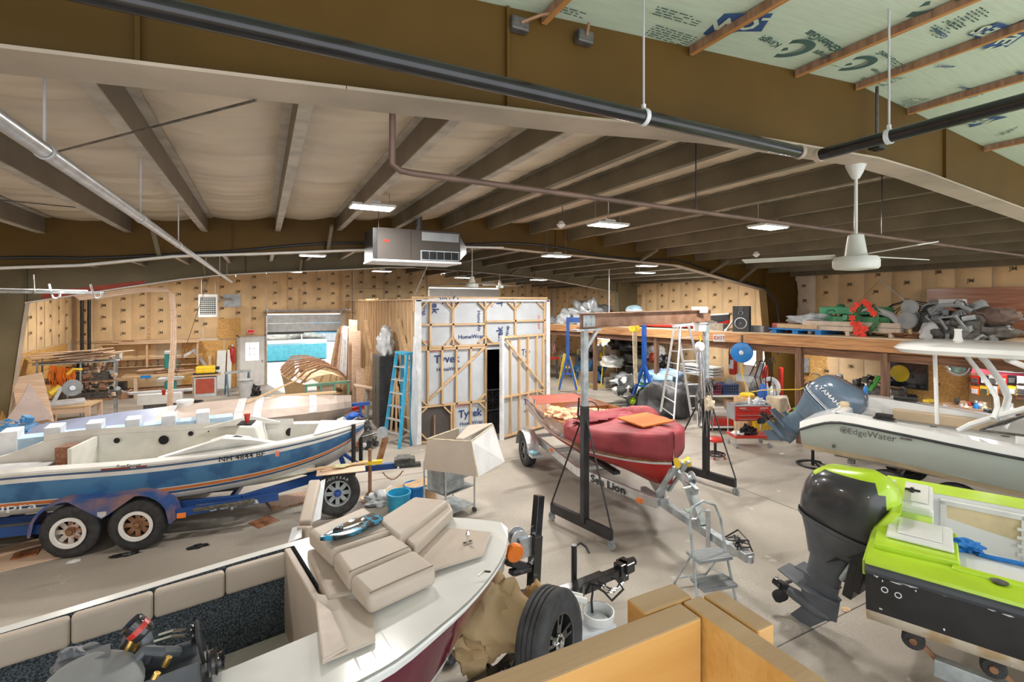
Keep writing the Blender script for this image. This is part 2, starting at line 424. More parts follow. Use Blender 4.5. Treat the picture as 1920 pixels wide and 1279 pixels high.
ctext('Kingspan', 1450, 76, 1415, 70, .075, .02); ctext('Kingspan', 1545, 100, 1520, 96, .06, .02); ctext('Kingspan', 1650, 134, 1628, 128, .04, .02)
ctext('GreenGuard', 1800, 128, 1760, 120, .045, .03, 1); ctext('GreenGuard', 1826, 172, 1798, 158, .045, .03, 1)
ctext('Kingspan', 1925, 145, 1902, 128, .045, .03, 1); ctext('GreenGuard', 1770, 62, 1740, 50, .05, .03, 1)
def lowes(px, py, qx, qy, s, t):
    c = cpx((px+qx)/2, (py+qy)/2); T = cm(c.x, c.y, 0, rzfor(px, py, qx, qy)); tx.m = 1
    q = [T @ Vector((x*s, y*s, 0)) for x, y in ((-1.2, -.45), (1.2, -.45), (1.2, .45), (.55, .45), (0, .85), (-.55, .45), (-1.2, .45))]
    tx.add(q, [tuple(range(7))]); tx.m = 2
    T2 = T.copy(); T2.translation = T.translation+Vector((0, 0, -.004)); tx.text(t, T2, s*.8, .03)
lowes(1390, 36, 1318, 46, .2, "LOWE'S"); lowes(1895, 70, 1852, 52, .17, "LOWE'S"); lowes(1890, 232, 1828, 218, .2, "LOWE'S"); lowes(1930, 42, 1900, 62, .17, "LOWE'S")
def fine(px, py, qx, qy, n, w, seed):
    rnd = random.Random(seed); c = cpx((px+qx)/2, (py+qy)/2); T = cm(c.x, c.y, 0, rzfor(px, py, qx, qy)); tx.m = 0
    for k in range(n):
        x = -w/2
        while x < w/2:
            l = rnd.uniform(.015, .06)
            if rnd.random() < .85: tx.add([T @ Vector((a, b, 0)) for a, b in ((x, k*.02), (x+l, k*.02), (x+l, k*.02+.008), (x, k*.02+.008))], [(0, 1, 2, 3)])
            x += l+.012
fine(1300, 55, 1180, 40, 6, .5, 1); fine(1290, 18, 1200, 8, 4, .5, 2); fine(1720, 150, 1660, 138, 8, .3, 3); fine(1760, 190, 1712, 178, 9, .3, 4)
fine(1810, 40, 1770, 30, 8, .25, 5); fine(1590, 86, 1520, 62, 3, .35, 6); fine(1700, 118, 1665, 108, 3, .25, 7); fine(1860, 20, 1830, 10, 9, .2, 8)
fine(1640, 148, 1610, 142, 2, .2, 9); fine(1850, 180, 1830, 170, 5, .2, 10); fine(1900, 240, 1870, 250, 4, .2, 11); fine(1080, 12, 1020, 4, 3, .3, 12)
tx.build('board_print', [m_gprint, m_navy, m_xps], ceiling)
bj = MB()
for yy in (1.35, .15, -1.0): bj.b2((XL, yy-.003, 0), (XR, yy+.003, 0.001))
# rigid frames
lowp = {2.22: [(XL+.5, 3.62), (-.9, 4.10), (.31, 4.19), (1.48, 4.27), (2.6, 4.37), (4.3, 4.44), (5.03, 4.42), (7.41, 4.26), (9.4, 4.12), (12.35, 3.66)],
 8.92: [(XL+.5, 3.4), (-3.11, 3.76), (-2.24, 3.83), (-1.18, 4.0), (.07, 4.10), (1.68, 4.24), (3.4, 4.38), (4.3, 4.41), (5.49, 4.36), (9.09, 4.23), (12.35, 3.66)],
 15.62: [(-4.96, 3.31), (-3.12, 3.69), (-1.91, 3.93), (-1.05, 4.06), (.13, 4.17), (2.16, 4.31), (3.5, 4.42), (4.4, 4.45), (6.28, 4.39), (9.24, 4.22), (11.06, 3.97), (12.7, 3.72)]}
flab = {2.22: 'brown steel frame beam nearest overhead with a wide dusty lower flange', 8.92: 'middle brown steel frame with the black cable sagging along its lower edge', 15.62: 'farthest brown steel frame beam nearest the garage doors'}
for Yf in YFR:
    t = thing('roof_beam', flab[Yf], 'steel beam', (0, 0, 0), 0, 'steel frames across the building')
    lp = lowp[Yf]; lb = MB()
    top = [(x, roof(x)) for x in (lp[-1][0], XRD, lp[0][0])]
    top = [(XR-.02, roof(XR)), (XRD, roof(XRD)), (XL+.02, roof(XL))]
    rk = lp[-1]; lk = lp[0]
    poly = [(XL+.02, lk[1])]+[tuple(p) for p in lp]+[(XR-.02, rk[1])]+top
    # triangulated web: strips between lower edge and roof
    xs = [XL+.02]+[p[0] for p in lp]+[XR-.02]; zs = [lk[1]]+[p[1] for p in lp]+[rk[1]]
    xx = sorted(set(xs+[XRD]))
    for a, b in zip(xx[:-1], xx[1:]):
        za, zb = np.interp([a, b], xs, zs)
        lb.prism([(a, Yf-.006, za), (b, Yf-.006, zb), (b, Yf-.006, roof(b)-.002), (a, Yf-.006, roof(a)-.002)], (0, .012, 0))
    mbw = m_brown if Yf < 12 else M('beam_dusty_olive', (.16, .135, .075), .6, 0, .12, 1.2); lb.build('web', mbw, t)
    f = MB()
    for a, b in zip(lp[:-1], lp[1:]): f.bar((a[0], Yf, a[1]), (b[0]+.003, Yf, b[1]), .22, .014)
    f.build('lower_flange', m_flange, t)
    st = MB()
    for X in (-.4, 1.1, 5.6, 8.9): 
        z0 = float(np.interp(X, xs, zs)); st.b2((X-.008, Yf-.03, z0), (X+.008, Yf+.03, roof(X)-.01))
    st.build('stiffener', m_brown, t)
    # columns
    for sd in (-1, 1):
        c = MB(); xo = XL+.02 if sd < 0 else XR-.02; xi = lk[0] if sd < 0 else rk[0]; zt = lk[1] if sd < 0 else rk[1]; xb = xo+.55 if sd < 0 else xo-.95
        c.prism([(xo, Yf-.009, 0), (xb, Yf-.009, 0), (xi, Yf-.009, zt), (xi, Yf-.009, roof(xi)-.03), (xo, Yf-.009, roof(xo)-.03)], (0, .018, 0)); c.m = 1 if sd < 0 else 0
        c.bar((xb, Yf, 0), (xi, Yf, zt), .22, .014, up=(1, 0, 0)); c.m = 0
        c.bar((xi, Yf, zt), (xi, Yf, roof(xi)-.03), .2, .014, up=(1, 0, 0))
        c.box((xo, Yf, 2), (.014, .22, 3.9)); c.build('column', [mbw, m_flange], t)
    # kicker braces
    for X in ((-1.35, 1.0, 7.9, 10.2, 11.3) if Yf > 3 else ()):
        k = MB(); z0 = float(np.interp(X, xs, zs)); k.bar((X, Yf-.08, z0+.03), (X, Yf-.62, roof(X)-.25), .05, .05, up=(1, 0, 0)); k.build('kicker_brace', m_olive, t)
    if Yf > 3:
        r = MB(); a0 = (XL+.6, lk[1]) 
        xa, xb = (-5.3, -3.3) if Yf < 9 else (-4.7, -2.7)
        za, zb = np.interp([xa, xb], xs, zs)
        r.prism([(xa, Yf-.012, za+.02), (xb, Yf-.012, zb+.02), (xb, Yf-.012, zb+.12), (xa, Yf-.012, za+.2)], (0, .004, 0)); r.build('red_primer_patch', m_red, t)['label'] = 'red primer patch'
# back wall
wall = MB()
GX0, GX1, GH = .18, 3.03, 2.86; DX0, DX1, DH = -.81, .13, 1.98; SX0, SX1, SH = 7.0, 10.65, 4.05
n_ = (0, -1, 0); ux = (1, 0, 0); uz = (0, 0, 1)
def band(mb, z0, z1, xs, mi, bul=.035, zt=None):
    for i, (a, b) in enumerate(zip(xs[:-1], xs[1:])):
        if b-a < .03: continue
        top = z1 if zt is None else min(roof(a), roof(b))-.02
        mb.m = mi[i % len(mi)] if isinstance(mi, list) else mi
        batt(mb, (a+.01, YB, z0), ux, uz, b-a-.02, top-z0, n_, bul, seed=a+z0)
def rng(a, b, s):
    n = max(1, round((b-a)/s)); return [a+(b-a)*i/n for i in range(n+1)]
base = MB(); 
for a, b, z0, z1 in ((XL, DX0, 0, 4.5), (DX0, DX1, DH, 4.5), (DX1, GX0, 0, 4.5), (GX0, GX1, GH, 4.9), (GX1, SX0, 0, 5.), (SX0, SX1, SH, 4.95), (SX1, XR, 0, 4.6)):
    base.b2((a-(.12 if a == XL else 0), YB+.01, z0), (b+(.12 if b == XR else 0), YB+.12, min(z1, roof(a if abs(a-XRD) > abs(b-XRD) else b)+.1)))
wb = struct(base.build('wall_back', m_kraft2))
ins = MB()
band(ins, 1.95, 3.4, rng(XL, -2.05, .56), [0, 0, 0, 0], zt=1); band(ins, 1.95, 3.4, rng(-2.0, GX0-.02, .56), 0, zt=1)
band(ins, 3.05, 4, rng(GX0, GX1, .48), 0, zt=1); band(ins, 3.0, 4, rng(GX1, SX0, .5), 0, zt=1)
band(ins, 4.08, 4.4, rng(SX0, SX1, .6), 0, zt=1); band(ins, 2.6, 4, rng(SX1, XR, .42), 0, zt=1)
band(ins, 0.02, 1.9, rng(XL, -3.5, .6), 1); band(ins, .02, 2.55, rng(SX1, XR, .42), 0)
ins.m = 0
ins.build('insulation', [m_kraft, m_kraft], wb, smooth=True)
o = MB(); o.b2((-2.7, YB-.02, 0), (-1.35, YB, 1.85)); o.b2((-1.3, YB-.02, 0), (DX0-.1, YB, 1.85)); o.b2((-1.5, YB-.05, 1.9), (-.75, YB-.02, 2.7)); o.b2((-1.55, YB-.06, 2.0), (-.82, YB-.02, 2.35)); o.build('osb_panel', m_osb, wb)
s = MB()
for X, z0, z1, w_ in ((-3.72, 1.6, 4.3, .07), (XL+.45, .8, 4.2, .05), (.14, 0, 2.95, .06), (-.86, 0, 2.05, .06), (.95, 2.9, 4.6, .05), (1.42, 2.95, 3.9, .12), (3.05, 2.9, 4.7, .06), (4.9, 3, 4.8, .05), (6.9, 3, 4.7, .07)):
    s.b2((X-w_/2, YB-.07, z0), (X+w_/2, YB, z1))
s.b2((XL, YB-.06, 1.88), (-2.7, YB-.02, 1.94)); s.b2((-.9, YB-.07, DH), (.16, YB, DH+.05)); s.b2((GX0-.05, YB-.09, 2.87), (GX1+.05, YB, 3.0)); s.b2((GX1, YB-.06, 3.93), (SX0, YB-.03, 3.97))
s.build('stud', m_pinex, wb)
pr = MB()
def jm(X, z, sz=.15): pr.text('JM', frame_at((X, YB-.045, z), ux, uz), sz, .012)
for x0, x1, z0 in ((XL+.3, -2.1, 2.2), (-1.95, -.1, 2.5), (GX0+.3, GX1, 3.3), (GX1+.3, SX0, 3.2), (SX1+.2, XR-.2, 1.2)):
    k = 0; x = x0
    while x < x1:
        z = z0+(.18 if k % 2 else 0)
        while z < roof(x)-.2: jm(x, z); z += .42
        x += .56; k += 1
pr.build('insulation_print', m_print, wb)
# left wall
wl = struct(MB().b2((XL-.12, YF, 0), (XL-.01, YB+.02, 4.3)).build('wall_left', m_kraft2))
ins = MB()
for k in range(34):
    y = 2.4+.6*k
    if y > YB-.6: break
    batt(ins, (XL, y+.58, 1.95), (0, -1, 0), uz, .56, 2.2, (1, 0, 0), .035, seed=k)
ins.build('insulation', m_kraft, wl, smooth=True)
o = MB()
for k in range(9): o.b2((XL-.005, 1+2.42*k, .02), (XL+.015, 3.4+2.42*k, 1.25)); o.b2((XL-.005, 0+2.42*k, 1.27), (XL+.012, 2.4+2.42*k, 1.92))
o.build('osb_panel', m_osb, wl)
pr = MB()
for k in range(14):
    for q in range(4): pr.text('JM', frame_at((XL+.045, 12.2+.72*k, 2.25+.45*q+(k % 2)*.2), (0, 1, 0), uz), .13, .012)
pr.build('insulation_print', m_print, wl)
# right wall
wr = struct(MB().b2((XR+.01, YF, 0), (XR+.12, YB+.02, 4.35)).build('wall_right', m_kraft2))
ins = MB(); pr = MB(); s = MB()
ys = [4.0+.62*k for k in range(30)]; rnd = random.Random(4)
for k, y in enumerate(ys[:-1]):
    if y > YB-.6: break
    ins.m = 1 if k == 7 else 0
    batt(ins, (XR, y+.01, 2.5), (0, 1, 0), uz, .6, 1.83, (-1, 0, 0), .05 if k < 4 else .035, seed=k+50)
    ins.m = 0
    batt(ins, (XR, y+.01, .1), (0, 1, 0), uz, .6, 2.3, (-1, 0, 0), .035, seed=k+90)
    for q in range(4): pr.text('JM', frame_at((XR-.062, y+.3+rnd.uniform(-.04, .04), 2.75+.42*q+(k % 2)*.2), (0, -1, 0), uz), .12, .014)
    for q in range(3): pr.text('JM', frame_at((XR-.062, y+.3, .9+.55*q+(k % 2)*.2), (0, -1, 0), uz), .12, .014)
ins.build('insulation', [m_kraft, m_kraft2], wr, smooth=True)
pr.build('insulation_print', m_print, wr)
o = MB(); o.b2((XR-.04, 8.0, .3), (XR-.02, 9.9, 2.1)); o.b2((XR-.06, 5.0, .4), (XR-.03, 6.4, 1.9)); o.build('osb_panel', m_osb, wr)
# trims and openings in the back wall
def door_panel():
    d = thing('door_1', 'x', 'y', ((DX0+DX1)/2, YB-.02, 0)); 
    for k in ('label', 'category'): del d[k]
    d['kind'] = 'structure'
    w2 = (DX1-DX0)/2-.03
    l = MB(); l.b2((-w2, -.02, .01), (-.24, .02, DH-.03)); l.b2((.24, -.02, .01), (w2, .02, DH-.03)); l.b2((-.24, -.02, .01), (.24, .02, 1.0)); l.b2((-.24, -.02, 1.72), (.24, .02, DH-.03))
    l.b2((-.3, -.035, .12), (-.05, -.02, .75)); l.b2((.05, -.035, .12), (.3, -.02, .75)); dl_ = l.build('door_leaf', m_white, d, bevel=.006)
    gz = MB(); gz.b2((-.24, .0, 1.0), (.24, .01, 1.72)); gz.build('glass_pane', m_glow, dl_)
    mu = MB()
    for x in (-.08, .08): mu.b2((x-.01, -.02, 1.0), (x+.01, .0, 1.72))
    for z in (1.24, 1.48): mu.b2((-.24, -.02, z-.01), (.24, 0, z+.01))
    mu.build('muntin', m_white, dl_); MB().cyl((.36, -.03, .98), (.36, -.09, .98), .03).build('door_handle', m_chrome, dl_)
    MB().b2((-w2-.05, -.04, 0), (-w2, .02, DH)).b2((w2, -.04, 0), (w2+.05, .02, DH)).b2((-w2-.05, -.04, DH-.04), (w2+.05, .02, DH+.01)).build('door_frame', m_lgrey, d)
door_panel()
gd = bpy.data.objects.new('door_2', None); C.objects.link(gd); gd['kind'] = 'structure'; gd.location = ((GX0+GX1)/2, YB-.1, 0)
p = MB(); hw = (GX1-GX0)/2
for k in range(2):
    z0 = 2.12+k*.36; p.b2((-hw, -.02, z0), (hw, .02, z0+.345)); 
    for q in range(3): p.b2((-hw, -.027, z0+.05+q*.1), (hw, -.02, z0+.075+q*.1))
p.build('door_section', M('garage_grey', (.52, .54, .56), .4), gd)
MB().b2((-hw, -.03, 2.08), (hw, .03, 2.12)).build('bottom_seal', m_rubber, gd)
tr = MB()
for sgn in (-1, 1):
    tr.b2((sgn*hw-.02, -.05, 0), (sgn*hw+.02, .03, 2.9)); tr.tube([(sgn*hw, -.05, 2.8), (sgn*hw, -.25, 3.02), (sgn*hw, -.6, 3.06), (sgn*hw, -2.6, 3.06)], .022, 6)
tr.cyl((-hw-.1, -.12, 2.98), (hw+.2, -.12, 2.98), .03); tr.build('door_track', m_galv, gd)
sp = MB(); sp.tube([(-hw+.3+.012*i, -.12+.045*math.sin(i*1.2), 2.98+.045*math.cos(i*1.2)) for i in range(180)], .008, 4); sp.build('torsion_spring', m_iron, gd)
g3 = bpy.data.objects.new('door_3', None); C.objects.link(g3); g3['kind'] = 'structure'; g3.location = ((SX0+SX1)/2, YB-.05, 0)
p = MB(); hw = (SX1-SX0)/2
for k in range(8): p.b2((-hw, -.02, .02+k*.5), (hw, .02, .5+k*.5)); p.b2((-hw, -.03, .2+k*.5), (hw, -.02, .24+k*.5))
p.build('door_section', m_white, g3)
t3 = MB(); t3.b2((-.05, -3.2, 4.2), (.05, -.1, 4.25)); t3.b2((-hw, -2.6, 4.1), (-hw+.04, 0, 4.14)); t3.b2((hw-.04, -2.6, 4.1), (hw, 0, 4.14)); t3.build('door_track', m_galv, g3)
tr = MB(); tr.b2((XL, 22.18, 3.98), (XR, YB-.04, 4.03)); 
# white tubes along the flanges stand for their lit lower edges
for Yf in (8.92, 15.62):
    lp = lowp[Yf]; t = MB(); t.tube([(x, Yf-.13, z+.0) for x, z in lp if x < 4.5], .018, 6)
    tag(t.build('conduit_run', m_white), 'thin white conduit run along the lower edge of the %s frame beam' % ('middle' if Yf < 9 else 'farthest'), 'conduit')
cb = MB(); pts = []
for i in range(60):
    x = -5.2+17.2*i/59; z = float(np.interp(x, [p[0] for p in lowp[8.92]], [p[1] for p in lowp[8.92]]))+.09+.05*math.sin(x*1.5); pts.append((x, 8.92-.05, z))
cb.tube(pts, .02, 6)
cb.tube([(11.6, 8.85, 3.86), (12.2, 8.75, 3.7), (12.5, 8.6, 3.3), (12.55, 8.55, 2.7), (12.55, 8.6, 1.9)], .03, 6)
tag(cb.build('electric_cable', m_black, smooth=True), 'thick black cable sagging along the middle frame and down the right column', 'cable')
# ---------------------------------------------------------------- LED high bays
def highbay(px, py, h, w, d, label, k=1, rz=0):
    p = fd(px, py, h*F/(Y0-py)); t = thing('ceiling_light', label, 'light', p, rz, 'LED high bay lights')
    MB().b2((-w/2, -d/2, 0), (w/2, d/2, .035)).b2((-.1, -.07, .035), (.1, .07, .09)).build('housing', m_white, t, bevel=.008)
    MB().b2((-w/2+.02, -d/2+.02, -.006), (w/2-.02, d/2-.02, 0)).build('diffuser', m_led, t)
    hg = MB(); top = roof(p.x)-p.z-.03
    for sx in (-1, 1): hg.tube([(sx*w*.4, 0, .03), (sx*w*.4, 0, top)], .004, 5)
    hg.tube([(0, .03, .08), (.05, .05, top*.5), (.02, .02, top)], .007, 5); hg.build('hanger', m_galv, t)
    l = bpy.data.lights.new('lamp', 'AREA'); l.shape = 'RECTANGLE'; l.size = w*.9; l.size_y = d*.9; l.energy = LAMP*k; l.color = (1, .965, .91); l.spread = PI
    lo = bpy.data.objects.new('lamp', l); C.objects.link(lo); lo.parent = t; lo.location = (0, 0, -.012)
    return p
for a in ((698, 390, 1.25, .56, .32, 'bright LED high bay light above the grey hanging heater unit'),
 (1140, 423, 1.2, .6, .32, 'bright LED high bay light over the shed front and the fan hub'),
 (1440, 427, 1.15, .56, .32, 'bright LED light nearest to the cream ceiling fan', 1.4),
 (586, 480, .95, .5, .3, 'small LED light left of the heater unit under the middle beam', 1.9),
 (551, 510, 1.0, .5, .3, 'tiny distant LED light above the open garage door', 1.9),
 (716, 509, 1.05, .6, .35, 'distant LED light over the lumber wall below the heater unit', 1.9),
 (1043, 481, 1.0, .6, .3, 'LED light above the top right corner of the white shed', 1.9),
 (1210, 512, .95, .6, .3, 'LED light above the black boat on the loft', 1.9),
 (868, 521, 1.0, .6, .35, 'distant LED light left of the small ceiling fan', 1.9),
 (1010, 525, .88, .6, .35, 'distant LED light right of the small ceiling fan', 1.9)): highbay(*a)
# added unseen fill lamps, built like the high bays, to brighten walls and floor
for x, y, e_ in ((-3.9, 5.2, .9), (-3.2, 12.2, 1.7), (-3.2, 19, 1.5), (9.6, 10.5, 1.6), (9.3, -.6, .6), (-3, -.8, .5), (12.2, 2.2, 1.3)):
    l = bpy.data.lights.new('lamp', 'AREA'); l.shape = 'RECTANGLE'; l.size = .55; l.size_y = .3; l.energy = LAMP*e_; l.color = (1, .965, .91)
    t = thing('ceiling_light', 'LED high bay light among those outside the frame', 'light', (x, y, roof(x)-.28), 0, 'LED high bay lights out of view')
    MB().b2((-.28, -.16, 0), (.28, .16, .035)).b2((-.1, -.07, .035), (.1, .07, .25)).build('housing', m_white, t)
    MB().b2((-.26, -.14, -.006), (.26, .14, 0)).build('diffuser', m_led, t)
    lo = bpy.data.objects.new('lamp', l); C.objects.link(lo); lo.parent = t; lo.location = (0, 0, -.012)
# ================================================================ boats and trailers
def wheel(parent, c, ax, R, W, rim='modular', rmat=None, hub=None, name='tire', wl=0, rr=.56):
    c = Vector(c); ax = Vector(ax).normalized(); t = MB(); ri = R*rr
    prof = [(ri, -W*.42), (R*.8, -W*.5), (R*.95, -W*.46), (R, -W*.34), (R, -W*.22), (R*.975, -W*.21), (R*.975, -W*.17), (R, -W*.16), (R, -W*.03), (R*.975, -W*.02), (R*.975, W*.02), (R, W*.03), (R, W*.16), (R*.975, W*.17), (R*.975, W*.21), (R, W*.22), (R, W*.34), (R*.95, W*.46), (R*.8, W*.5), (ri, W*.42), (ri*.97, 0), (ri, -W*.42)]
    t.lathe(prof, c, ax, 32, False)
    o = t.build(name, m_rubber, parent, smooth=True, ang=50)
    r = MB(); rm = rmat or m_white
    r.lathe([(ri*1.0, -W*.4), (ri*1.02, W*.43), (ri*.93, W*.43), (ri*.88, W*.2), (ri*.86, -W*.3)], c, ax, 32, False)
    a = ax.orthogonal().normalized(); b = ax.cross(a)
    n = 8 if rim == 'modular' else 5
    for k in range(n):
        an = 2*PI*k/n; d = a*math.cos(an)+b*math.sin(an); e = -a*math.sin(an)+b*math.cos(an)
        p0 = c+ax*W*.27+d*ri*.25; p1 = c+ax*W*(.25 if rim == 'modular' else .36)+d*ri*.95
        if rim == 'modular':
            r.add([p0+e*ri*.16, p0-e*ri*.16, p1-e*ri*.16, p1+e*ri*.16], [(0, 1, 2, 3)])
            r.add([p0+e*ri*.16, p1+e*ri*.16, p1+e*ri*.16-ax*.03, p0+e*ri*.16-ax*.03], [(0, 1, 2, 3)])
        else:
            for sg in (-1, 1): r.bar(p0+e*sg*ri*.1, p1+e*sg*ri*.16, ri*.1, .02, up=ax)
            r.bar(p0, p0+(p1-p0)*.5, ri*.2, .02, up=ax)
    ro = r.build('rim', rm, o, smooth=True)
    h = MB(); h.cyl(c+ax*W*.1, c+ax*W*.36, ri*.3, 14); h.lathe([(ri*.2, W*.36), (ri*.18, W*.46), (ri*.05, W*.5)], c, ax, 14)
    for k in range(5):
        d = a*math.cos(k*1.2566)+b*math.sin(k*1.2566); h.cyl(c+ax*W*.34+d*ri*.25, c+ax*W*.41+d*ri*.25, ri*.045, 6)
    h.build('hub', hub or m_chrome, o)
    MB().lathe([(ri*.9, -W*.1), (ri*.9, -W*.08)], c, ax, 20).build('brake_disc', m_dark, o)  # near-black backing stands for the shade between the spokes
    return o
def hull_parts(root, keys, n, bands, mats, gunw, zf, liner_mat, gun_mat, floor_mat=None, flare=.04, x_in=None, stern=True, thick=.05, gun_z=.015):
    xs = [keys[0][0]+(keys[-1][0]-keys[0][0])*i/n for i in range(n+1)]
    S = cr(keys, xs); K = len(bands); L = MB(); vs = []; fs = []; rows = []
    fr = [0]+[b[0] for b in bands]
    for (x, hb, zs, cb, zc, zk) in S:
        hb = max(hb, .004); cb = max(min(cb, hb), .002)
        side = []
        for f in fr:
            y = hb+(cb-hb)*f+flare*math.sin(PI*f)*min(1, hb*2); z = zs+(zc-zs)*f; side.append((y, z))
        ring = [(x, -y, z) for y, z in side]+[(x, 0, zk)]+[(x, y, z) for y, z in reversed(side)]
        rows.append(ring)
    m = len(rows[0])
    for i in range(len(rows)-1):
        for jx in range(m-1):
            if jx < K: L.m = bands[jx][1]
            elif jx > m-2-K: L.m = bands[m-2-jx][1]
            else: L.m = bands[-1][1]
            L.add([rows[i][jx], rows[i][jx+1], rows[i+1][jx+1], rows[i+1][jx]], [(0, 1, 2, 3)])
    if stern: L.m = bands[-1][1] if stern is True else stern; L.add(rows[0], [tuple(range(m))])
    # weld
    o = L.build('hull', mats, root, smooth=True, ang=28); bmh = bmesh.new(); bmh.from_mesh(o.data); bmesh.ops.remove_doubles(bmh, verts=bmh.verts, dist=.0005); bmesh.ops.recalc_face_normals(bmh, faces=bmh.faces); bmh.to_mesh(o.data); bmh.free()
    # gunwale and liner
    G = MB(); I = MB(); FL = MB(); pi = None
    xe = x_in if x_in is not None else (-1e9, keys[-1][0]-gunw*1.5)
    prev = None
    for (x, hb, zs, cb, zc, zk) in S:
        hi = max(hb-gunw, 0); inside = xe[0] <= x <= xe[1] and hi > .03
        cur = (x, hb, zs, hi if inside else 0, inside)
        if prev:
            px, ph, pz, pi_, pin = prev
            for sg in (-1, 1):
                a = pi_ if (pin and inside) else 0; b_ = hi if (pin and inside) else 0
                G.add([(px, sg*(ph+.012), pz), (x, sg*(hb+.012), zs), (x, sg*(hb+.004), zs+gun_z+.012), (x, sg*b_, zs+gun_z+.012), (px, sg*a, pz+gun_z+.012), (px, sg*(ph+.004), pz+gun_z+.012)], [(0, 1, 2, 5), (5, 2, 3, 4)])
                if pin and inside:
                    w0 = min(pi_, pi_*.97); w1 = min(hi, hi*.97)
                    I.add([(px, sg*pi_, pz+gun_z+.01), (x, sg*hi, zs+gun_z+.01), (x, sg*w1*.96, zf), (px, sg*w0*.96, zf)], [(0, 1, 2, 3)])
            if pin and inside: FL.add([(px, -pi_, zf), (x, -hi, zf), (x, hi, zf), (px, pi_, zf)], [(0, 1, 2, 3)])
        if inside and (not prev or not prev[4]): I.add([(x, -hi, zs+gun_z+.01), (x, hi, zs+gun_z+.01), (x, hi, zf), (x, -hi, zf)], [(0, 1, 2, 3)])
        if not inside and prev and prev[4]: I.add([(px, -pi_, pz+gun_z+.01), (px, pi_, pz+gun_z+.01), (px, pi_, zf), (px, -pi_, zf)], [(0, 1, 2, 3)])
        prev = cur
    G.build('gunwale', gun_mat, root, smooth=True, ang=30)
    I.build('inner_liner', liner_mat, root); FL.build('cockpit_floor', floor_mat or liner_mat, root)
    return S
def sidetext(mb, s, x, y, z, size, shear=0, bold=.01, sx=1, side=-1, slope=0):
    mb.text(s, frame_at((x, y, z), (1 if side < 0 else -1, slope, 0), (0, 0, 1)), size, bold, shear, sx)
# ---------------- A: old blue and white runabout on the tandem blue trailer
A = thing('runabout_boat', 'stripped white and worn blue runabout with an orange stripe on the tandem blue trailer', 'boat', (-1.58, 9.23, 0), math.radians(-12))
m_blhull = M('worn_blue_gelcoat', (.035, .12, .27), .3, 0, 0, 3.5, 0, 6, col2=(.065, .2, .38), detail=9, lo=.42, hi=.55)
m_orst = M('orange_stripe', (.75, .22, .05), .4); m_nvst = M('navy_stripe', (.05, .1, .2), .4)
KA = [(-4.3, .98, .72, .86, .5, .36), (-2.45, 1.0, .82, .88, .55, .35), (-1.6, 1.03, 1.08, .9, .56, .34), (.4, 1.0, 1.11, .84, .56, .34), (1.6, .84, 1.15, .62, .6, .38), (2.4, .56, 1.19, .34, .72, .52), (2.95, .25, 1.23, .12, .93, .78), (3.2, .02, 1.26, .01, 1.15, 1.12)]
hull_parts(A, KA, 40, [(.05, 0), (.1, 3), (.2, 0), (.66, 1), (.69, 0), (.77, 2), (.79, 0), (.85, 3), (1, 0)], [m_gelold, m_blhull, m_orst, m_nvst], .2, .62, m_gelold, m_gelold, M('dirty_foam_floor', (.4, .37, .25), .9, 0, .35, 5, .4, 20), x_in=(-3.9, 2.5))
cw = MB()
for a, b in zip(cr(KA, [x*.25-4.25 for x in range(26)])[:-1], cr(KA, [x*.25-4.25 for x in range(26)])[1:]):
    if b[0] < -1.6 or a[0] > 1.9: continue
    cw.add([(a[0], a[1]-.2, a[2]), (b[0], b[1]-.2, b[2]), (b[0], b[1]-.17, b[2]+.12), (a[0], a[1]-.17, a[2]+.12), (a[0], a[1]-.02, a[2]+.03), (b[0], b[1]-.02, b[2]+.03)], [(0, 1, 2, 3), (3, 2, 5, 4)])
cw.build('raised_coaming', m_gelold, A)
ho = MB()
for x, z, r in ((-.72, 1.04, .045), (-.05, 1.0, .075), (.35, 1.08, .04), (.75, 1.06, .01), (.62, 1.1, .012)):
    ho.lathe([(r, 0), (r, .004)], (x, .775+.0*x, z), (0, -1, 0), 20)
ho.build('wall_hole', m_dark, A)
ho = MB(); ho.lathe([(.07, 0), (.07, .004)], (1.95, .53, 1.06), (.3, -1, 0), 20); ho.build('bow_hole', m_dark, A)
bh = MB(); bh.b2((-1.05, .1, .62), (-1.0, .8, 1.12)); bh.build('bulkhead', m_gelold, A)
bh = MB(); bh.b2((-1.42, .5, .63), (-1.06, .78, 1.05)); bh.build('plywood_box', m_mahg, A)
bh = MB(); bh.b2((-2.4, -.75, .63), (-1.5, .74, .8)); bh.build('transom_mould', m_lgrey, A, bevel=.02)
# console and windscreen mould
c = MB(); c.prism([(.55, -.7, .66), (1.65, -.62, .66), (1.5, -.62, 1.2), (1.15, -.62, 1.25), (.95, -.66, 1.2)], (0, .48, 0)); c.build('console', m_gelold, A, bevel=.02)
c = MB(); c.add([(1.16, -.58, 1.262), (1.32, -.3, 1.262), (1.42, -.3, 1.235), (1.3, -.6, 1.235)], [(0, 1, 2, 3)]); c.prism([(1.2, -.2, 1.02), (1.46, -.2, 1.0), (1.44, -.2, 1.18), (1.3, -.2, 1.2)], (0, .01, 0)); c.build('console_opening', m_dark, A)
c = MB(); c.prism([(.95, .1, .66), (1.7, .1, .66), (1.5, .1, 1.28), (1.25, .1, 1.3)], (0, .6, 0)); c.build('console', m_gelold, A, bevel=.02)
c = MB(); c.b2((1.2, .2, 1.3), (1.42, .5, 1.312)); c.build('console_opening', m_dark, A)
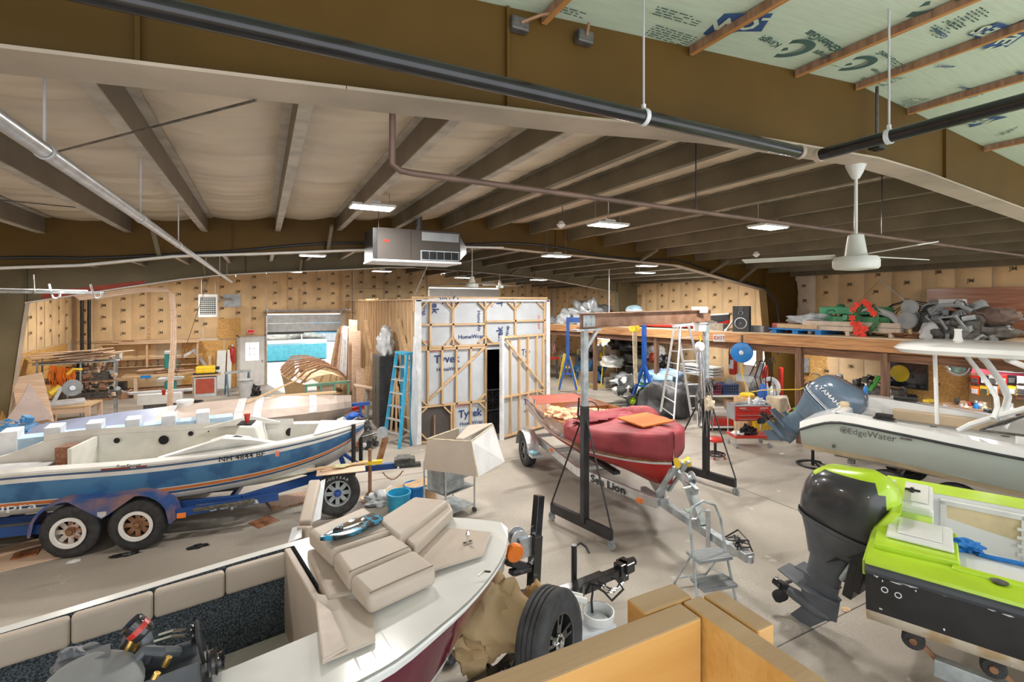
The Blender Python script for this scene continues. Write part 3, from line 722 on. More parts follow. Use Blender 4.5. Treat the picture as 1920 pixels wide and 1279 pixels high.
c = MB(); c.prism([(.45, -.8, 1.12), (1.25, -.74, 1.33), (1.6, -.66, 1.27), (1.95, -.56, 1.16), (1.3, -.6, 1.05), (.6, -.6, 1.0)], (0, .05, .02)); c.prism([(.6, .62, 1.2), (1.3, .62, 1.36), (1.8, .5, 1.25)], (0, .05, 0)); c.build('windscreen_base', m_gelold, A)
c = MB(); c.prism([(2.45, -.5, 1.225), (3.22, -.03, 1.285), (3.22, .03, 1.285), (2.45, .5, 1.225)], (0, 0, .02)); c.build('bow_cap', m_gelold, A, bevel=.01)
tx = MB(); sidetext(tx, 'NH 4844 BF', 1.55, -.897, 1.092, .1, 0, .014, 1.15, slope=.24); sidetext(tx, 'SunSport', .2, -1.025, 1.117, .07, .3, .008, 1.1)
tx.build('registration_lettering', m_black, A)
tx = MB(); sidetext(tx, 'supra', -1.05, -1.065, .715, .12, 0, .005, 2.1); tx.build('side_lettering', m_tape, A)
c = MB(); c.b2((1.98, -.86, 1.05), (2.03, -.85, 1.13)); c.build('registration_sticker', M('sticker_red', (.7, .2, .15)), A)
c = MB(); c.b2((-.1, -1.035, 1.085), (.22, -1.02, 1.105)); c.b2((.3, -1.035, 1.09), (.42, -1.02, 1.108)); c.build('side_vent', M('dark_red', (.2, .04, .03)), A)
# trailer A
T = thing('boat_trailer', 'blue tandem-axle trailer with rusty wheels and curved fenders under the blue runabout', 'trailer', (-1.58, 9.23, 0), math.radians(-12))
f = MB()
for sg in (-1, 1):
    f.bar((-3.2, sg*.72, .4), (1.5, sg*.72, .42), .06, .13); f.bar((1.5, sg*.72, .42), (2.6, sg*.06, .46), .06, .13)
for x in (-1.4, .2, 1.3): f.bar((x, -.75, .36), (x, .75, .36), .06, .08)
f.bar((2.3, 0, .47), (3.75, 0, .5), .09, .1); f.build('frame', m_dblue, T, bevel=.006)
f = MB(); f.bar((-3.6, -.98, .42), (-.9, -.98, .42), .14, .05); f.bar((.95, -.9, .42), (1.7, -.86, .43), .16, .04); f.build('step_board', M('grit_tread', (.1, .09, .07), .9, 0, .5, 20), T)
f = MB(); f.bar((-3.6, -1.04, .4), (-.75, -1.04, .4), .03, .12); f.bar((.62, -1.0, .4), (2.0, -.74, .42), .03, .11); f.build('side_rail', m_dblue, T)
tx = MB(); tx.text('supra', frame_at((1.45, -.885, .415), (1.38, .26, .02), (0, 0, 1)), .13, .006, 0, 2.2); tx.build('trailer_lettering', m_tape, T)
for k, x in enumerate((-.42, .33)):
    wheel(T, (x, -1.0, .335), (0, -1, 0), .335, .22, 'modular', M('rusty_rim', (.3, .12, .07), .8, 0, 0, 9, 0, 10, col2=(.62, .56, .5), lo=.4, hi=.55) if k == 0 else m_rust, m_rust)
    MB().lathe([(.195, .115), (.2, .122), (.155, .122), (.15, .1)], (x, -1.0, .335), (0, -1, 0), 32, False).build('rim_ring', m_white, T)
    wheel(T, (x, 1.0, .335), (0, 1, 0), .335, .22, 'modular', m_white, m_rust)
def fender(mb, y, w, R, xs, z0, mt):
    pts = []
    for i in range(9): a = PI-PI*i/8*.5; pts.append((xs[0]+math.cos(a)*R, z0+math.sin(a)*R))
    # valley between the two wheels
    mid = (xs[0]+xs[1])/2; 
    prof = [(xs[0]-R, z0-.03)]+[(xs[0]+math.cos(a)*R, z0+math.sin(a)*R) for a in [PI-PI*.5*i/8 for i in range(9)]]+[(mid, z0+R-.03)]+[(xs[1]+math.cos(a)*R, z0+math.sin(a)*R) for a in [PI*.5-PI*.5*i/8 for i in range(9)]]+[(xs[1]+R, z0-.03)]
    for a, b in zip(prof[:-1], prof[1:]):
        mb.add([(a[0], y, a[1]), (b[0], y, b[1]), (b[0], y+w, b[1]), (a[0], y+w, a[1])], [(0, 1, 2, 3)])
    low = []
    for x, z in prof:
        dx = min(abs(x-xs[0]), abs(x-xs[1])); zz = z0+math.sqrt(max(0, (R*.92)**2-dx**2)) if dx < R*.92 else z0-.03
        if abs(x-mid) < .12: zz = z0+.12
        low.append((x, min(zz, z-.01)))
    for (a, b, c_, d) in zip(prof[:-1], prof[1:], low[1:], low[:-1]):
        mb.add([(a[0], y, a[1]), (b[0], y, b[1]), (c_[0], y, c_[1]), (d[0], y, d[1])], [(0, 1, 2, 3)])
f = MB(); fender(f, -1.14, .34, .42, (-.42, .33), .36, 0); f.build('fender', M('faded_fender', (.03, .08, .25), .5, 0, 0, 2.6, 0, 5, col2=(.3, .16, .11), lo=.42, hi=.66), T, smooth=True, ang=40)
f = MB(); fender(f, .8, .34, .42, (-.42, .33), .36, 0); f.build('fender', m_dblue, T)
MB().b2((.82, -1.16, .4), (.92, -1.13, .46)).build('marker_light', m_org, T)
b = MB(); b.prism([(-.09, -1.147, .58), (0.01, -1.147, .58), (.01, -1.147, .53), (-.04, -1.147, .5), (-.09, -1.147, .53)], (0, .004, 0)); b.build('fender_badge', m_lgrey, T)
b = MB(); b.bar((-2.8, -.45, .5), (1.4, -.45, .52), .15, .06); b.build('bunk', m_rubber, T); b = MB(); b.bar((-2.8, .45, .5), (1.4, .45, .52), .15, .06); b.build('bunk', m_rubber, T)
for y in (-.2, .2):
    g = MB(); g.tube([(3.04+.1*(y > 0), y, .46), (3.04+.1*(y > 0), y, 1.3)], .035, 10); g.build('bow_guide_post', m_black, T, smooth=True)
g = MB(); g.bar((2.9, 0, .5), (2.78, 0, .85), .07, .07); g.bar((3.2, 0, .5), (2.8, .0, .82), .05, .05); g.build('post_brace', m_dblue, T)
g = MB(); g.bar((3.42, 0, .5), (3.56, 0, 1.0), .1, .05, up=(0, 1, 0)); g.build('winch_post', m_rust, T)
g = MB(); g.lathe([(.09, -.05), (.09, -.04), (.05, -.04), (.05, .04), (.09, .04), (.09, .05)], (3.5, 0, 1.08), (0, 1, 0), 16); g.build('winch_drum', m_galvd, T)
g = MB(); g.tube([(3.5, 0, 1.1), (3.2, 0, 1.03), (2.95, .02, 1.0)], .012, 5); g.build('winch_strap', m_black, T)
g = MB(); g.b2((3.7, -.1, .5), (4.05, .1, .62)); g.b2((3.78, -.06, .45), (4.15, .06, .52)); g.b2((3.75, -.13, .6), (3.98, .13, .64)); g.build('coupler', m_iron, T, bevel=.012)
g = MB(); g.tube([(3.3, -.17, .08), (3.3, -.17, .86)], .03, 8); g.build('tongue_jack', m_rust, T); g = MB(); g.lathe([(.02, -.03), (.075, -.03), (.075, .03), (.02, .03)], (3.3, -.17, .075), (0, 1, 0), 16); g.build('jack_wheel', m_rust, T, smooth=True)
g = MB(); g.b2((3.12, -.2, .6), (3.5, -.12, .66)); g.build('chock_clamp', m_yel, T)
g = MB(); g.tube([(3.5+.025*i, -.08, .42-.14*math.sin(PI*i/14)+.015*(i % 2)) for i in range(15)], .01, 5); g.build('safety_chain', m_rust, T)
# upright spare wheel and the planks lying over it
S = thing('spare_wheel', 'white-lettered spare tire with a silver modular rim standing by the trailer tongue', 'wheel', (1.05, 8.02, 0), math.radians(-12))
wheel(S, (0, 0, .36), (.1, -1, .1), .335, .22, 'modular', m_galvd, m_blue)
tx = MB()
for k in range(8):
    a = -2.2+.2*k; tx.text('GOODYEAR'[k], frame_at((math.sin(a)*.262-.0, -.125, .36-.26*math.cos(a)), (math.cos(a), 0, math.sin(a)), (-math.sin(a), 0, math.cos(a))), .055, .01)
    tx.text('GOODYEAR'[k], frame_at((math.sin(-.8+.2*k)*.262, -.1, .36+.26*math.cos(-.8+.2*k)), (math.cos(-.8+.2*k), 0, -math.sin(-.8+.2*k)), (math.sin(-.8+.2*k), 0, math.cos(-.8+.2*k))), .055, .01)
tx.build('tire_lettering', m_tape, S)
def plank(name, label, cat, p, q, w, h, mat, group=None, up=(0, 0, 1), bev=.003):
    p, q = Vector(p), Vector(q); mid = (p+q)/2; o = MB().bar(p-mid, q-mid, w, h, up).build(name, mat, None, loc=mid, bevel=bev)
    return tag(o, label, cat, group)
plank('plywood_sheet', 'thin plywood offcut lying over the white-lettered spare tire', 'board', (.75, 8.03, .725), (1.45, 7.93, .725), .42, .015, m_pale)
plank('wood_strip', 'grey wooden strip lying on the plywood above the spare tire', 'board', (.6, 8.1, .745), (1.5, 8.02, .76), .07, .02, m_pinex)
plank('wood_strip', 'short pale strip across the plywood above the spare tire', 'board', (.8, 7.95, .745), (1.35, 8.1, .75), .05, .02, m_pale)
tag(MB().blob((1.1, 8.0, .77), (.13, .06, .02), 4).build('yellow_rag', M('rag_yellow', (.62, .6, .35), .9)), 'yellowish rag on the plywood above the spare tire', 'rag')
# ---------------- B: red runabout on the silver trailer
hB = math.atan2(-.985, -.17)
B = thing('wooden_runabout', 'varnished wood and red runabout under a maroon cover on the silver trailer', 'boat', (5.67, 8.6, 0), hB)
KB = [(-.85, .6, 1.22, .55, .92, .74), (.3, .78, 1.2, .66, .86, .68), (1.4, .86, 1.24, .7, .84, .64), (2.3, .86, 1.3, .58, .84, .62), (2.95, .66, 1.36, .32, .88, .64), (3.36, .34, 1.39, .11, .93, .7), (3.64, .02, 1.42, .01, 1.0, .8)]
hull_parts(B, KB, 36, [(.1, 0), (.76, 0), (.83, 1), (1, 2)], [m_mahg, m_tape, m_redhull], .1, .95, m_mahg, m_mahg, m_pale, x_in=(.4, 2.3), stern=0)
c = MB(); 
for a, b in zip(cr(KB, [x*.1-.8 for x in range(9)])[:-1], cr(KB, [x*.1-.8 for x in range(9)])[1:]): c.add([(a[0], -a[1]+.1, a[2]+.03), (b[0], -b[1]+.1, b[2]+.03), (b[0], b[1]-.1, b[2]+.03), (a[0], a[1]-.1, a[2]+.03)], [(0, 1, 2, 3)])
c.build('aft_deck', M('red_brown_deck', (.3, .075, .05), .55, 0, .1, 3), B)
CV = MB()
def cover(u, v):
    x = 2.0+(.25 if v < .5 else 0)*(1-u)+1.67*u-(0 if v < .5 else 0); r = cr(KB, [x])[0]; hb = r[1]+.02; zs = r[2]; y = (v*2-1)
    yy = max(-1, min(1, y*1.35)); z = zs+.05+.09*(1-abs(yy))*(1-.3*u)+(.05*math.sin(x*9+y*4)+.04*math.sin(x*17-y*9))*max(0, 1-u*2.6)
    if abs(y) > .74: z = zs+.04-(abs(y)-.74)/.26*(.22+.12*u)
    return Vector((x, -hb*yy*(1 if abs(y) <= .74 else 1.02), z+.012*noise.noise(Vector((x*5, y*4, 0)))))
CV.grid(cover, 34, 26); CV.m = 0
cov = CV.build('cover', m_maroon, B, smooth=True, solid=.006, ang=70)
MB().blob((2.2, .42, 1.44), (.28, .26, .13), 3, .2, 1.2).build('cover_lump', m_maroon, B, smooth=True)
c = MB(); c.blob((2.1, -.1, 1.4), (.26, .66, .1), 8, .4, 2.2, 22, 14); c.build('bunched_cover', m_maroon, B, smooth=True)
c = MB(); c.blob((1.15, -.66, 1.27), (.42, .22, .1), 2, .3, 2); c.blob((1.15, -.2, 1.26), (.3, .6, .07), 5, .3, 2); c.build('patterned_blanket', M('brown_cream_blanket', (.62, .42, .24), .9, 0, 0, 7, .4, 12, col2=(.3, .11, .06), lo=.5, hi=.56), B, smooth=True)
c = MB(); c.blob((1.45, .15, 1.27), (.16, .55, .05), 6, .2, 2); c.build('seat_back', M('gold_cloth', (.75, .4, .12), .8), B, smooth=True)
c = MB(); c.tube([(1.85+.0*math.cos(a), .17*math.cos(a)-.38, 1.45+.17*math.sin(a)) for a in [i*PI/10 for i in range(20)]], .011, 6, True)
for a in (0, 2.1, 4.2): c.tube([(1.85, -.38, 1.45), (1.85, -.38+.17*math.cos(a), 1.45+.17*math.sin(a))], .008, 5)
c.tube([(1.85, -.38, 1.45), (2.1, -.38, 1.3)], .014, 6); c.build('steering_wheel', m_black, B)
c = MB(); c.prism([(.0, -.02, .15), (.62, -.02, .15), (.62, .56, .15), (0, .56, .15)], (0, 0, .025))
hp = tag(c.build('hatch_board', M('orange_varnish', (.5, .14, .025), .65, 0, .08, 3, spec=.25), None, bevel=.004, loc=(0, 0, 0)), 'orange-brown varnished board lying on the maroon boat cover', 'board')
hp.location = Vector((5.67, 8.6, 0))+Matrix.Rotation(hB, 3, 'Z') @ Vector((2.62, -.26, 1.345)); hp.rotation_euler = (math.radians(3), 0, hB+.12)
c = MB(); c.tube([(3.64, 0, 1.44), (3.3, -.01, 1.49), (3.2, -.01, 1.5)], .018, 6); c.build('bow_handle', m_chrome, B); c = MB(); c.cyl((.1, -.74, 1.25), (.1, -.74, 1.36), .02).cyl((2.9, .0, 1.44), (2.9, 0, 1.5), .02); c.build('deck_cleat', m_chrome, B)
c = MB(); c.tube([(3.65, 0, 1.4), (3.58, 0, .98), (3.4, 0, .74)], .02, 6); c.build('stem_band', m_chrome, B)
T = thing('boat_trailer', 'silver aluminium trailer lettered on its side rail under the red wooden runabout', 'trailer', (5.67, 8.6, 0), hB)
f = MB()
for sg in (-1, 1):
    f.bar((-.9, sg*.62, .5), (1.9, sg*.62, .47), .06, .14); f.bar((1.9, sg*.62, .47), (3.4, sg*.07, .45), .06, .14)
for x in (-.5, .6, 1.7): f.bar((x, -.65, .44), (x, .65, .44), .07, .07)
f.build('frame', m_alu, T, bevel=.005)
f = MB(); f.bar((2.9, 0, .46), (4.85, 0, .45), .09, .1); f.build('tongue', m_galvd, T, bevel=.004)
tx = MB(); tx.text('Sea Lion', frame_at((2.56, -.426, .46), (1.5, .55, .0), (0, 0, 1)), .17, .025, 0, 1.25); tx.build('rail_lettering', m_black, T)
wheel(T, (0, .86, .31), (0, 1, 0), .31, .2, 'alloy', m_blkgloss, m_grey); wheel(T, (0, -.86, .31), (0, -1, 0), .31, .2, 'alloy', m_blkgloss, m_grey)
for sg in (-1, 1):
    f = MB(); prof = [(math.cos(a)*.38, .33+math.sin(a)*.38) for a in [PI*(.02+.96*i/12) for i in range(13)]]
    for a, b in zip(prof[:-1], prof[1:]): f.add([(a[0], sg*.74, a[1]), (b[0], sg*.74, b[1]), (b[0], sg*.99, b[1]), (a[0], sg*.99, a[1])], [(0, 1, 2, 3)])
    f.build('fender', m_dp, T, solid=.008)
f = MB(); f.b2((.42, -.98, .33), (.62, -.74, .38)); f.build('fender_step', m_alu, T); f = MB(); f.blob((.5, -.9, .41), (.09, .1, .03), 2); f.build('blue_cloth', M('cloth_lightblue', (.3, .55, .65), .8), T)
f = MB(); f.bar((3.3, 0, .5), (3.65, 0, 1.0), .07, .07, up=(0, 1, 0)); f.bar((3.42, .09, .62), (3.92, .05, 1.2), .035, .05, up=(0, 1, 0)); f.bar((3.42, -.09, .62), (3.92, -.05, 1.2), .035, .05, up=(0, 1, 0)); f.bar((4.25, 0, .5), (3.95, 0, .95), .09, .09, up=(0, 1, 0)); f.bar((3.65, 0, 1.02), (4.15, 0, .88), .09, .05, up=(0, 1, 0)); f.build('winch_stand', m_galvd, T)
f = MB(); f.lathe([(.04, -.09), (.07, -.09), (.03, -.03), (.03, .03), (.07, .09), (.04, .09)], (3.86, 0, 1.17), (0, 1, 0), 16); f.build('bow_roller', m_yel, T, smooth=True)
f = MB(); f.lathe([(.085, -.06), (.085, -.05), (.04, -.05), (.04, .05), (.085, .05), (.085, .06)], (3.98, 0, 1.0), (0, 1, 0), 18); f.build('winch_drum', m_galv, T)
f = MB(); f.tube([(3.98, .06, 1.0), (4.05, -.1, 1.0), (4.2, -.13, .98), (4.2, -.25, .97)], .011, 6); f.build('winch_crank', m_chrome, T)
f = MB(); f.tube([(4.45, -.07, .3), (4.45, -.07, .78)], .028, 8); f.tube([(4.45, -.07, .76), (4.47, -.18, .8), (4.5, -.28, .72), (4.5, -.38, .72)], .012, 6); f.build('tongue_jack', m_galv, T)
f = MB(); f.b2((4.78, -.06, .43), (5.05, .06, .53)); f.lathe([(.05, 0), (.05, .08)], (5.03, 0, .43), (0, 0, 1), 12); f.build('coupler', m_galv, T, bevel=.01)
rnd = random.Random(3); f = MB()
for k in range(6): f.tube([(4.85+rnd.uniform(-.12, .12), rnd.uniform(-.1, .1), .52+rnd.uniform(0, .1)) for _ in range(5)], .008, 5)
f.tube([(4.6, .05, .5), (4.7, .15, .62), (4.9, .1, .6), (4.95, .14, .45)], .01, 5); f.build('wiring_and_chain', m_black, T)
f = MB(); f.b2((3.1, -.24, .38), (3.18, -.18, .44)); f.b2((.75, -.68, .5), (.85, -.64, .54)); f.build('marker_light', m_org, T)
f = MB(); f.bar((.2, .3, .62), (2.5, .22, .6), .12, .05); f.bar((.2, -.3, .62), (2.5, -.22, .6), .12, .05); f.build('bunk', m_rubber, T)
# ---------------- outboard motor builder: local z up, aft = -x, z=0 at the bottom of the cowling
def sell(cx, cz, a, b, n=24, p=2.8, xs=0):
    r = []
    for k in range(n):
        t = 2*PI*k/n; c, s_ = math.cos(t), math.sin(t)
        r.append((cx+a*math.copysign(abs(c)**(2/p), c), b*math.copysign(abs(s_)**(2/p), s_), cz+xs*math.copysign(abs(c)**(2/p), c)))
    return r
def outboard(name, label, loc, rz, tilt, mcowl, mleg, mtop=None, stripe=None):
    t = thing(name, label, 'outboard motor', loc, rz, rot=(0, tilt, rz))
    c = MB(); rings = [(-.02, 0, .33, .19), (0, .02, .36, .215), (.2, .10, .38, .235), (.38, .46*.4, .37, .235), (.5, .42*.4, .33, .21), (.58, .14, .26, .16), (.62, .12, .14, .08)]
    c.loft([sell(.02*math.sin(z*3), z, a, b, xs=(.05 if z > .3 else 0)) for z, _, a, b in rings])
    if mtop:
        for i, f_ in enumerate(c.f):
            q = sum((Vector(c.v[k]) for k in f_), Vector())/len(f_)
            if len(f_) > 4 and q.z > .3 or (q.z > .48 and abs(q.y) < .13) or (q.z > .2 and q.x > .3 and abs(q.y) < .09): c.mi[i] = 1
    c.build('cowling', [mcowl, mtop or mcowl], t, smooth=True, ang=60)
    c = MB(); c.loft([sell(0, -.03, .345, .2), sell(0, .0, .37, .225), sell(0, .03, .37, .226)], cap=False); c.build('cowling_seam', mleg, t, smooth=True)
    if False:
        c = MB(); c.blob((0, 0, 0), (.35, .15, .08), 1, 0, 1, 24, 14); q = c.build('cowling_crest', mtop, t, smooth=True, loc=(.15, 0, .575)); q.rotation_euler = (0, .42, 0)
    c = MB(); c.loft([[(x, y*.9, -.34+.06*math.copysign(1, x)) for x, y, z in sell(-.02, 0, .2, .12)], sell(-.01, -.18, .27, .16), sell(0, -.02, .34, .2)]); c.build('lower_cowling', mleg, t, smooth=True)
    c = MB(); c.loft([sell(-.06, -.78, .16, .05, p=2.2), sell(-.05, -.55, .15, .07), sell(-.03, -.3, .17, .1)]); c.build('midsection', mleg, t, smooth=True)
    c = MB(); c.prism([(-.42, -.1, -.79), (-.1, -.15, -.79), (.12, -.05, -.79), (.12, .05, -.79), (-.1, .15, -.79), (-.42, .1, -.79)], (0, 0, .02)); c.prism([(-.28, -.08, -.66), (.1, -.05, -.66), (.1, .05, -.66), (-.28, .08, -.66)], (0, 0, .02)); c.build('cavitation_plate', mleg, t, bevel=.004)
    c = MB(); c.loft([[(x, y, z) for x, y, z in sell(-.03, -1.0, .17, .035, p=2)], sell(-.05, -.78, .18, .045, p=2)]); c.lathe([(.01, .13), (.045, .08), (.062, 0), (.06, -.22), (.05, -.3)], (-.02, 0, -1.0), (1, 0, 0), 16); c.prism([(.06, -.008, -1.04), (-.16, -.008, -1.04), (-.26, -.008, -1.24), (-.08, -.008, -1.26)], (0, .016, 0)); c.build('gearcase', mleg, t, smooth=True)
    pr = MB(); pr.lathe([(.045, 0), (.05, -.05), (.04, -.16)], (-.32, 0, -1.0), (1, 0, 0), 14)
    for k in range(3):
        a = k*2*PI/3+.3; ca, sa = math.cos(a), math.sin(a)
        def bl(u, v, ca=ca, sa=sa):
            r = .04+.15*u; w_ = .16*math.sin(PI*(.12+.8*u))*(v-.5); tw = .9-.3*u
            return Vector((-.38+w_*math.sin(tw)*1.0, r*ca-w_*math.cos(tw)*sa, -1.0+r*sa+w_*math.cos(tw)*ca))
        pr.grid(bl, 7, 5)
    pr.build('propeller', m_blkgloss, t, smooth=True)
    c = MB(); c.b2((.16, -.1, -.62), (.24, .1, -.06)); c.b2((.1, -.14, -.2), (.3, -.1, -.04)); c.b2((.1, .1, -.2), (.3, .14, -.04)); c.b2((.24, -.13, -.5), (.3, .13, -.1)); c.build('transom_bracket', m_black, t, bevel=.01)
    c = MB(); c.tube([(.12, .05, -.5), (.2, .06, -.2)], .03, 8); c.tube([(.12, -.05, -.5), (.2, -.06, -.2)], .03, 8); c.build('tilt_ram', m_galvd, t)
    return t
# ---------------- E: lime and black boat
hE = math.atan2(-.926, .379)
E_ = thing('fishing_boat', 'black-sided boat with a lime green deck at the right edge of the floor', 'boat', (5.26, 2.58, 0), hE)
m_blk2 = M('scuffed_black_hull', (.022, .022, .024), .45, 0, 0, 7, 0, 5, col2=(.03, .03, .032)); m_cream = M('flaking_cream_bottom', (.62, .55, .44), .7, 0, 0, 6, .2, 20, col2=(.5, .36, .2), detail=8, lo=.46, hi=.58)
m_dkrub = M('dark_rub_rail', (.05, .055, .065), .5)
KE = [(0, 1.22, 1.3, 1.12, .83, .58), (1.5, 1.24, 1.31, 1.14, .85, .56), (3, 1.2, 1.34, 1.05, .9, .58), (4.5, .9, 1.42, .6, 1.05, .65), (5.6, .3, 1.5, .1, 1.2, .9), (5.9, .02, 1.52, .01, 1.35, 1.2)]
hull_parts(E_, KE, 30, [(.1, 3), (.16, 1), (.8, 1), (1, 2)], [m_lime, m_blk2, m_cream, m_dkrub], .36, .78, m_gel, m_lime, x_in=(.3, 4.4), stern=1)
o = [q for q in E_.children if q.name.startswith('hull')][0]; 
# bottom face bands take the last material (cream)
c = MB(); c.tube([(x, -KE_hb-.012, z-.03) for x, KE_hb, z in [(r[0], r[1], r[2]) for r in cr(KE, [i*.3 for i in range(15)])]], .035, 8); c.build('rub_rail', m_dkrub, E_, smooth=True)
c = MB(); rnd = random.Random(9)
for k in range(46):
    x = .05+2.4*rnd.random()**1.2; r = cr(KE, [x])[0]; f_ = rnd.choice([.14, .15, .16, .17, .2, .5, .7, .95]); yy = -(r[1]+(r[3]-r[1])*f_+.04*math.sin(PI*f_))-.004; zz = r[2]+(r[4]-r[2])*f_
    l = rnd.uniform(.01, .12) if f_ < .2 else rnd.uniform(.003, .014); h_ = rnd.uniform(.004, .012)
    c.add([(x, yy, zz), (x+l*.6, yy, zz-h_), (x+l, yy, zz), (x+l*.7, yy, zz+h_), (x+l*.2, yy, zz+h_*.8)], [(0, 1, 2, 3, 4)])
c.build('paint_chips', m_tape, E_)
c = MB(); 
for dx, z in ((.12, 1.17), (.2, 1.16)): c.lathe([(.016, 0), (.022, 0), (.022, .006), (.016, .006)], (dx, -1.235, z-.02), (0, -1, 0), 14, False)
c.build('thru_hull', m_tape, E_)
c = MB(); c.prism([(-.02, -1.2, 1.32), (.0, -.55, 1.32), (.12, -.5, 1.5), (.12, .55, 1.5), (.0, .6, 1.32), (-.02, 1.2, 1.32), (-.02, 1.2, 1.2), (-.02, -1.2, 1.2)], (.07, 0, 0)); c.build('transom_cap', m_lime, E_, bevel=.01)
c = MB(); c.prism([(.03, -.95, 1.32), (.03, -.35, 1.32), (.55, -.3, 1.32), (.55, -.9, 1.32)], (0, 0, .05)); c.b2((.5, -.98, 1.32), (3.6, -.9, 1.345)); c.build('deck_step', m_lime, E_, bevel=.02)
c = MB(); c.b2((.1, -.78, 1.372), (.52, -.28, 1.4)); c.build('hatch_lid', m_gel, E_, bevel=.012); 
c = MB(); c.b2((.17, -.7, 1.401), (.45, -.36, 1.41)); c.build('hatch_inset', m_gel, E_, bevel=.006)
c = MB(); c.b2((.05, .1, .8), (.4, .86, 1.4)); c.build('stern_locker', m_gel, E_, bevel=.03)
c = MB(); c.b2((.1, .2, 1.4), (.36, .8, 1.415)); c.build('locker_lid', m_gelold, E_, bevel=.005)
c = MB(); c.b2((.18, .5, 1.416), (.3, .53, 1.43)); c.b2((.22, .45, 1.416), (.25, .58, 1.43)); c.build('lid_latch', m_black, E_)
c = MB(); c.b2((.5, .845, .82), (3.0, .9, 1.25)); c.build('side_recess', M('yellowed_cream', (.66, .54, .32), .6, 0, .15, 3), E_)
c = MB()
for a, b_ in (((.45, .82), (.5, 1.28)), ((1.03, .82), (1.12, 1.28)), ((2.95, .82), (3.0, 1.28))): c.b2((a[0], .82, a[1]), (b_[0], .86, b_[1]))
c.b2((.45, .82, 1.24), (3.0, .87, 1.29)); c.b2((.45, .82, .8), (3.0, .86, .85))
for k in range(4): c.b2((1.0, .8, .9+.08*k), (1.16, .83, .93+.08*k))
c.build('recess_frame', m_gelold, E_, bevel=.005)
c = MB(); c.tube([(1.25, .8, 1.12), (1.25, .78, 1.22), (1.3, .8, 1.25), (1.36, .82, 1.25)], .012, 6); c.lathe([(.03, 0), (.03, .01)], (1.38, .815, 1.26), (0, -1, 0), 12); c.build('shower_fitting', m_white, E_)
c = MB()
for x, y in ((.75, -1.0), (.95, -.97), (1.55, -1.08), (1.75, .98)): c.lathe([(.045, 0), (.05, .008), (.03, .012)], (x, y, 1.336), (0, 0, 1), 14)
c.build('rod_holder', m_iron, E_)
c = MB(); 
for x0, y0_ in ((1.2, 1.07), (.3, -.6)): 
    c.tube([(x0-.1, y0_, 1.37), (x0-.03, y0_, 1.38), (x0+.05, y0_, 1.38), (x0+.12, y0_, 1.37)], .01, 6); c.cyl((x0, y0_, 1.33), (x0, y0_, 1.38), .012)
c.build('deck_cleat', m_iron, E_)
rnd = random.Random(5); c = MB()
c.tube([(1.15+.12*math.cos(k*.9)*rnd.uniform(.5, 1), -.98+.09*math.sin(k*.9)*rnd.uniform(.5, 1), 1.35+.02*rnd.random()) for k in range(26)], .008, 5)
tag(c.build('steel_cable', m_galvd, None), 'coil of thin wire cable lying on the lime green deck', 'cable').matrix_world = Matrix.Translation((5.26, 2.58, 0)) @ Matrix.Rotation(hE, 4, 'Z')
ch = thing('chain_links', 'two big galvanised links hanging over the lime green gunwale', 'chain', (5.26, 2.58, 0), hE)
for k in range(2):
    c = MB(); c.tube([(1.22+.035*math.cos(a), -1.14-.02*k-.03, 1.355-.08*k+.0+.05*math.sin(a)) for a in [i*PI/8 for i in range(16)]], .012, 6, True); c.build('link', m_galv, ch, smooth=True)
rp = MB(); rp.tube([(.5+.2*k/8, -.48-.04*math.sin(k), 1.33+.03*math.sin(k*1.7)) for k in range(8)]+[(.8+.25*k, -.52+.03*math.sin(k), 1.322) for k in range(7)], .018, 8); rp.blob((.6, -.46, 1.35), (.1, .07, .04), 3, .5, 3)
tag(rp.build('blue_rope', M('blue_rope', (.01, .16, .5), .6, 0, .2, 30), None, smooth=True), 'bunched bright blue rope beside the white hatch of the lime green boat', 'rope').matrix_world = Matrix.Translation((5.26, 2.58, 0)) @ Matrix.Rotation(hE, 4, 'Z')
c = MB(); c.b2((.5, -.9, 1.28), (3.6, -.4, 1.3)); c.build('inner_ledge', m_gel, E_)
T = thing('boat_trailer', 'galvanised roller trailer under the black and lime green boat', 'trailer', (5.26, 2.58, 0), hE)
f = MB(); f.bar((.4, -.93, .55), (4.2, -.93, .45), .08, .13); f.bar((.35, .72, .62), (4.2, .72, .5), .08, .14); f.bar((1.2, -.8, .5), (1.2, .8, .5), .08, .1); f.bar((1.6, -.95, .42), (1.6, .95, .42), .08, .08); f.build('frame', m_galvd, T, bevel=.005)
f = MB(); f.bar((1.05, -.95, .15), (1.2, -.95, .5), .06, .1); f.bar((1.1, -.93, .25), (1.5, -.93, .25), .06, .1); f.build('axle_hanger', m_galvd, T)
for k, x in enumerate((.28, .72, 1.75, 2.1)):
    f = MB(); f.lathe([(.02, -.035), (.06, -.035), (.073, -.02), (.073, .02), (.06, .035), (.02, .035)], (x, -.98, .72), (0, 1, 0), 18); f.build('roller', m_rubber, T, smooth=True)
    f = MB(); f.cyl((x, -1.03, .72), (x, -.93, .72), .025, 8); f.bar((x, -.93, .72), (x+.15, -.92, .58), .03, .03); f.build('roller_axle', m_rust, T)
for y in (-1.0, 1.0): wheel(T, (1.7, y, .33), (0, math.copysign(1, y), 0), .33, .2, 'modular', m_white)
mo = outboard('outboard_motor', 'black outboard with a lime green top on the lime and black boat', fd(1578, 985, 4.75), hE-.3, math.radians(11), m_merc, m_mercg, m_lime)
mo.scale = (1.02, 1.12, .96)
c = MB(); c.add([(-.33+.01*math.cos(k)*k*.2, -.235, .1+.02*math.sin(k*2)) for k in range(5)], [(0, 1, 2, 3, 4)]); 
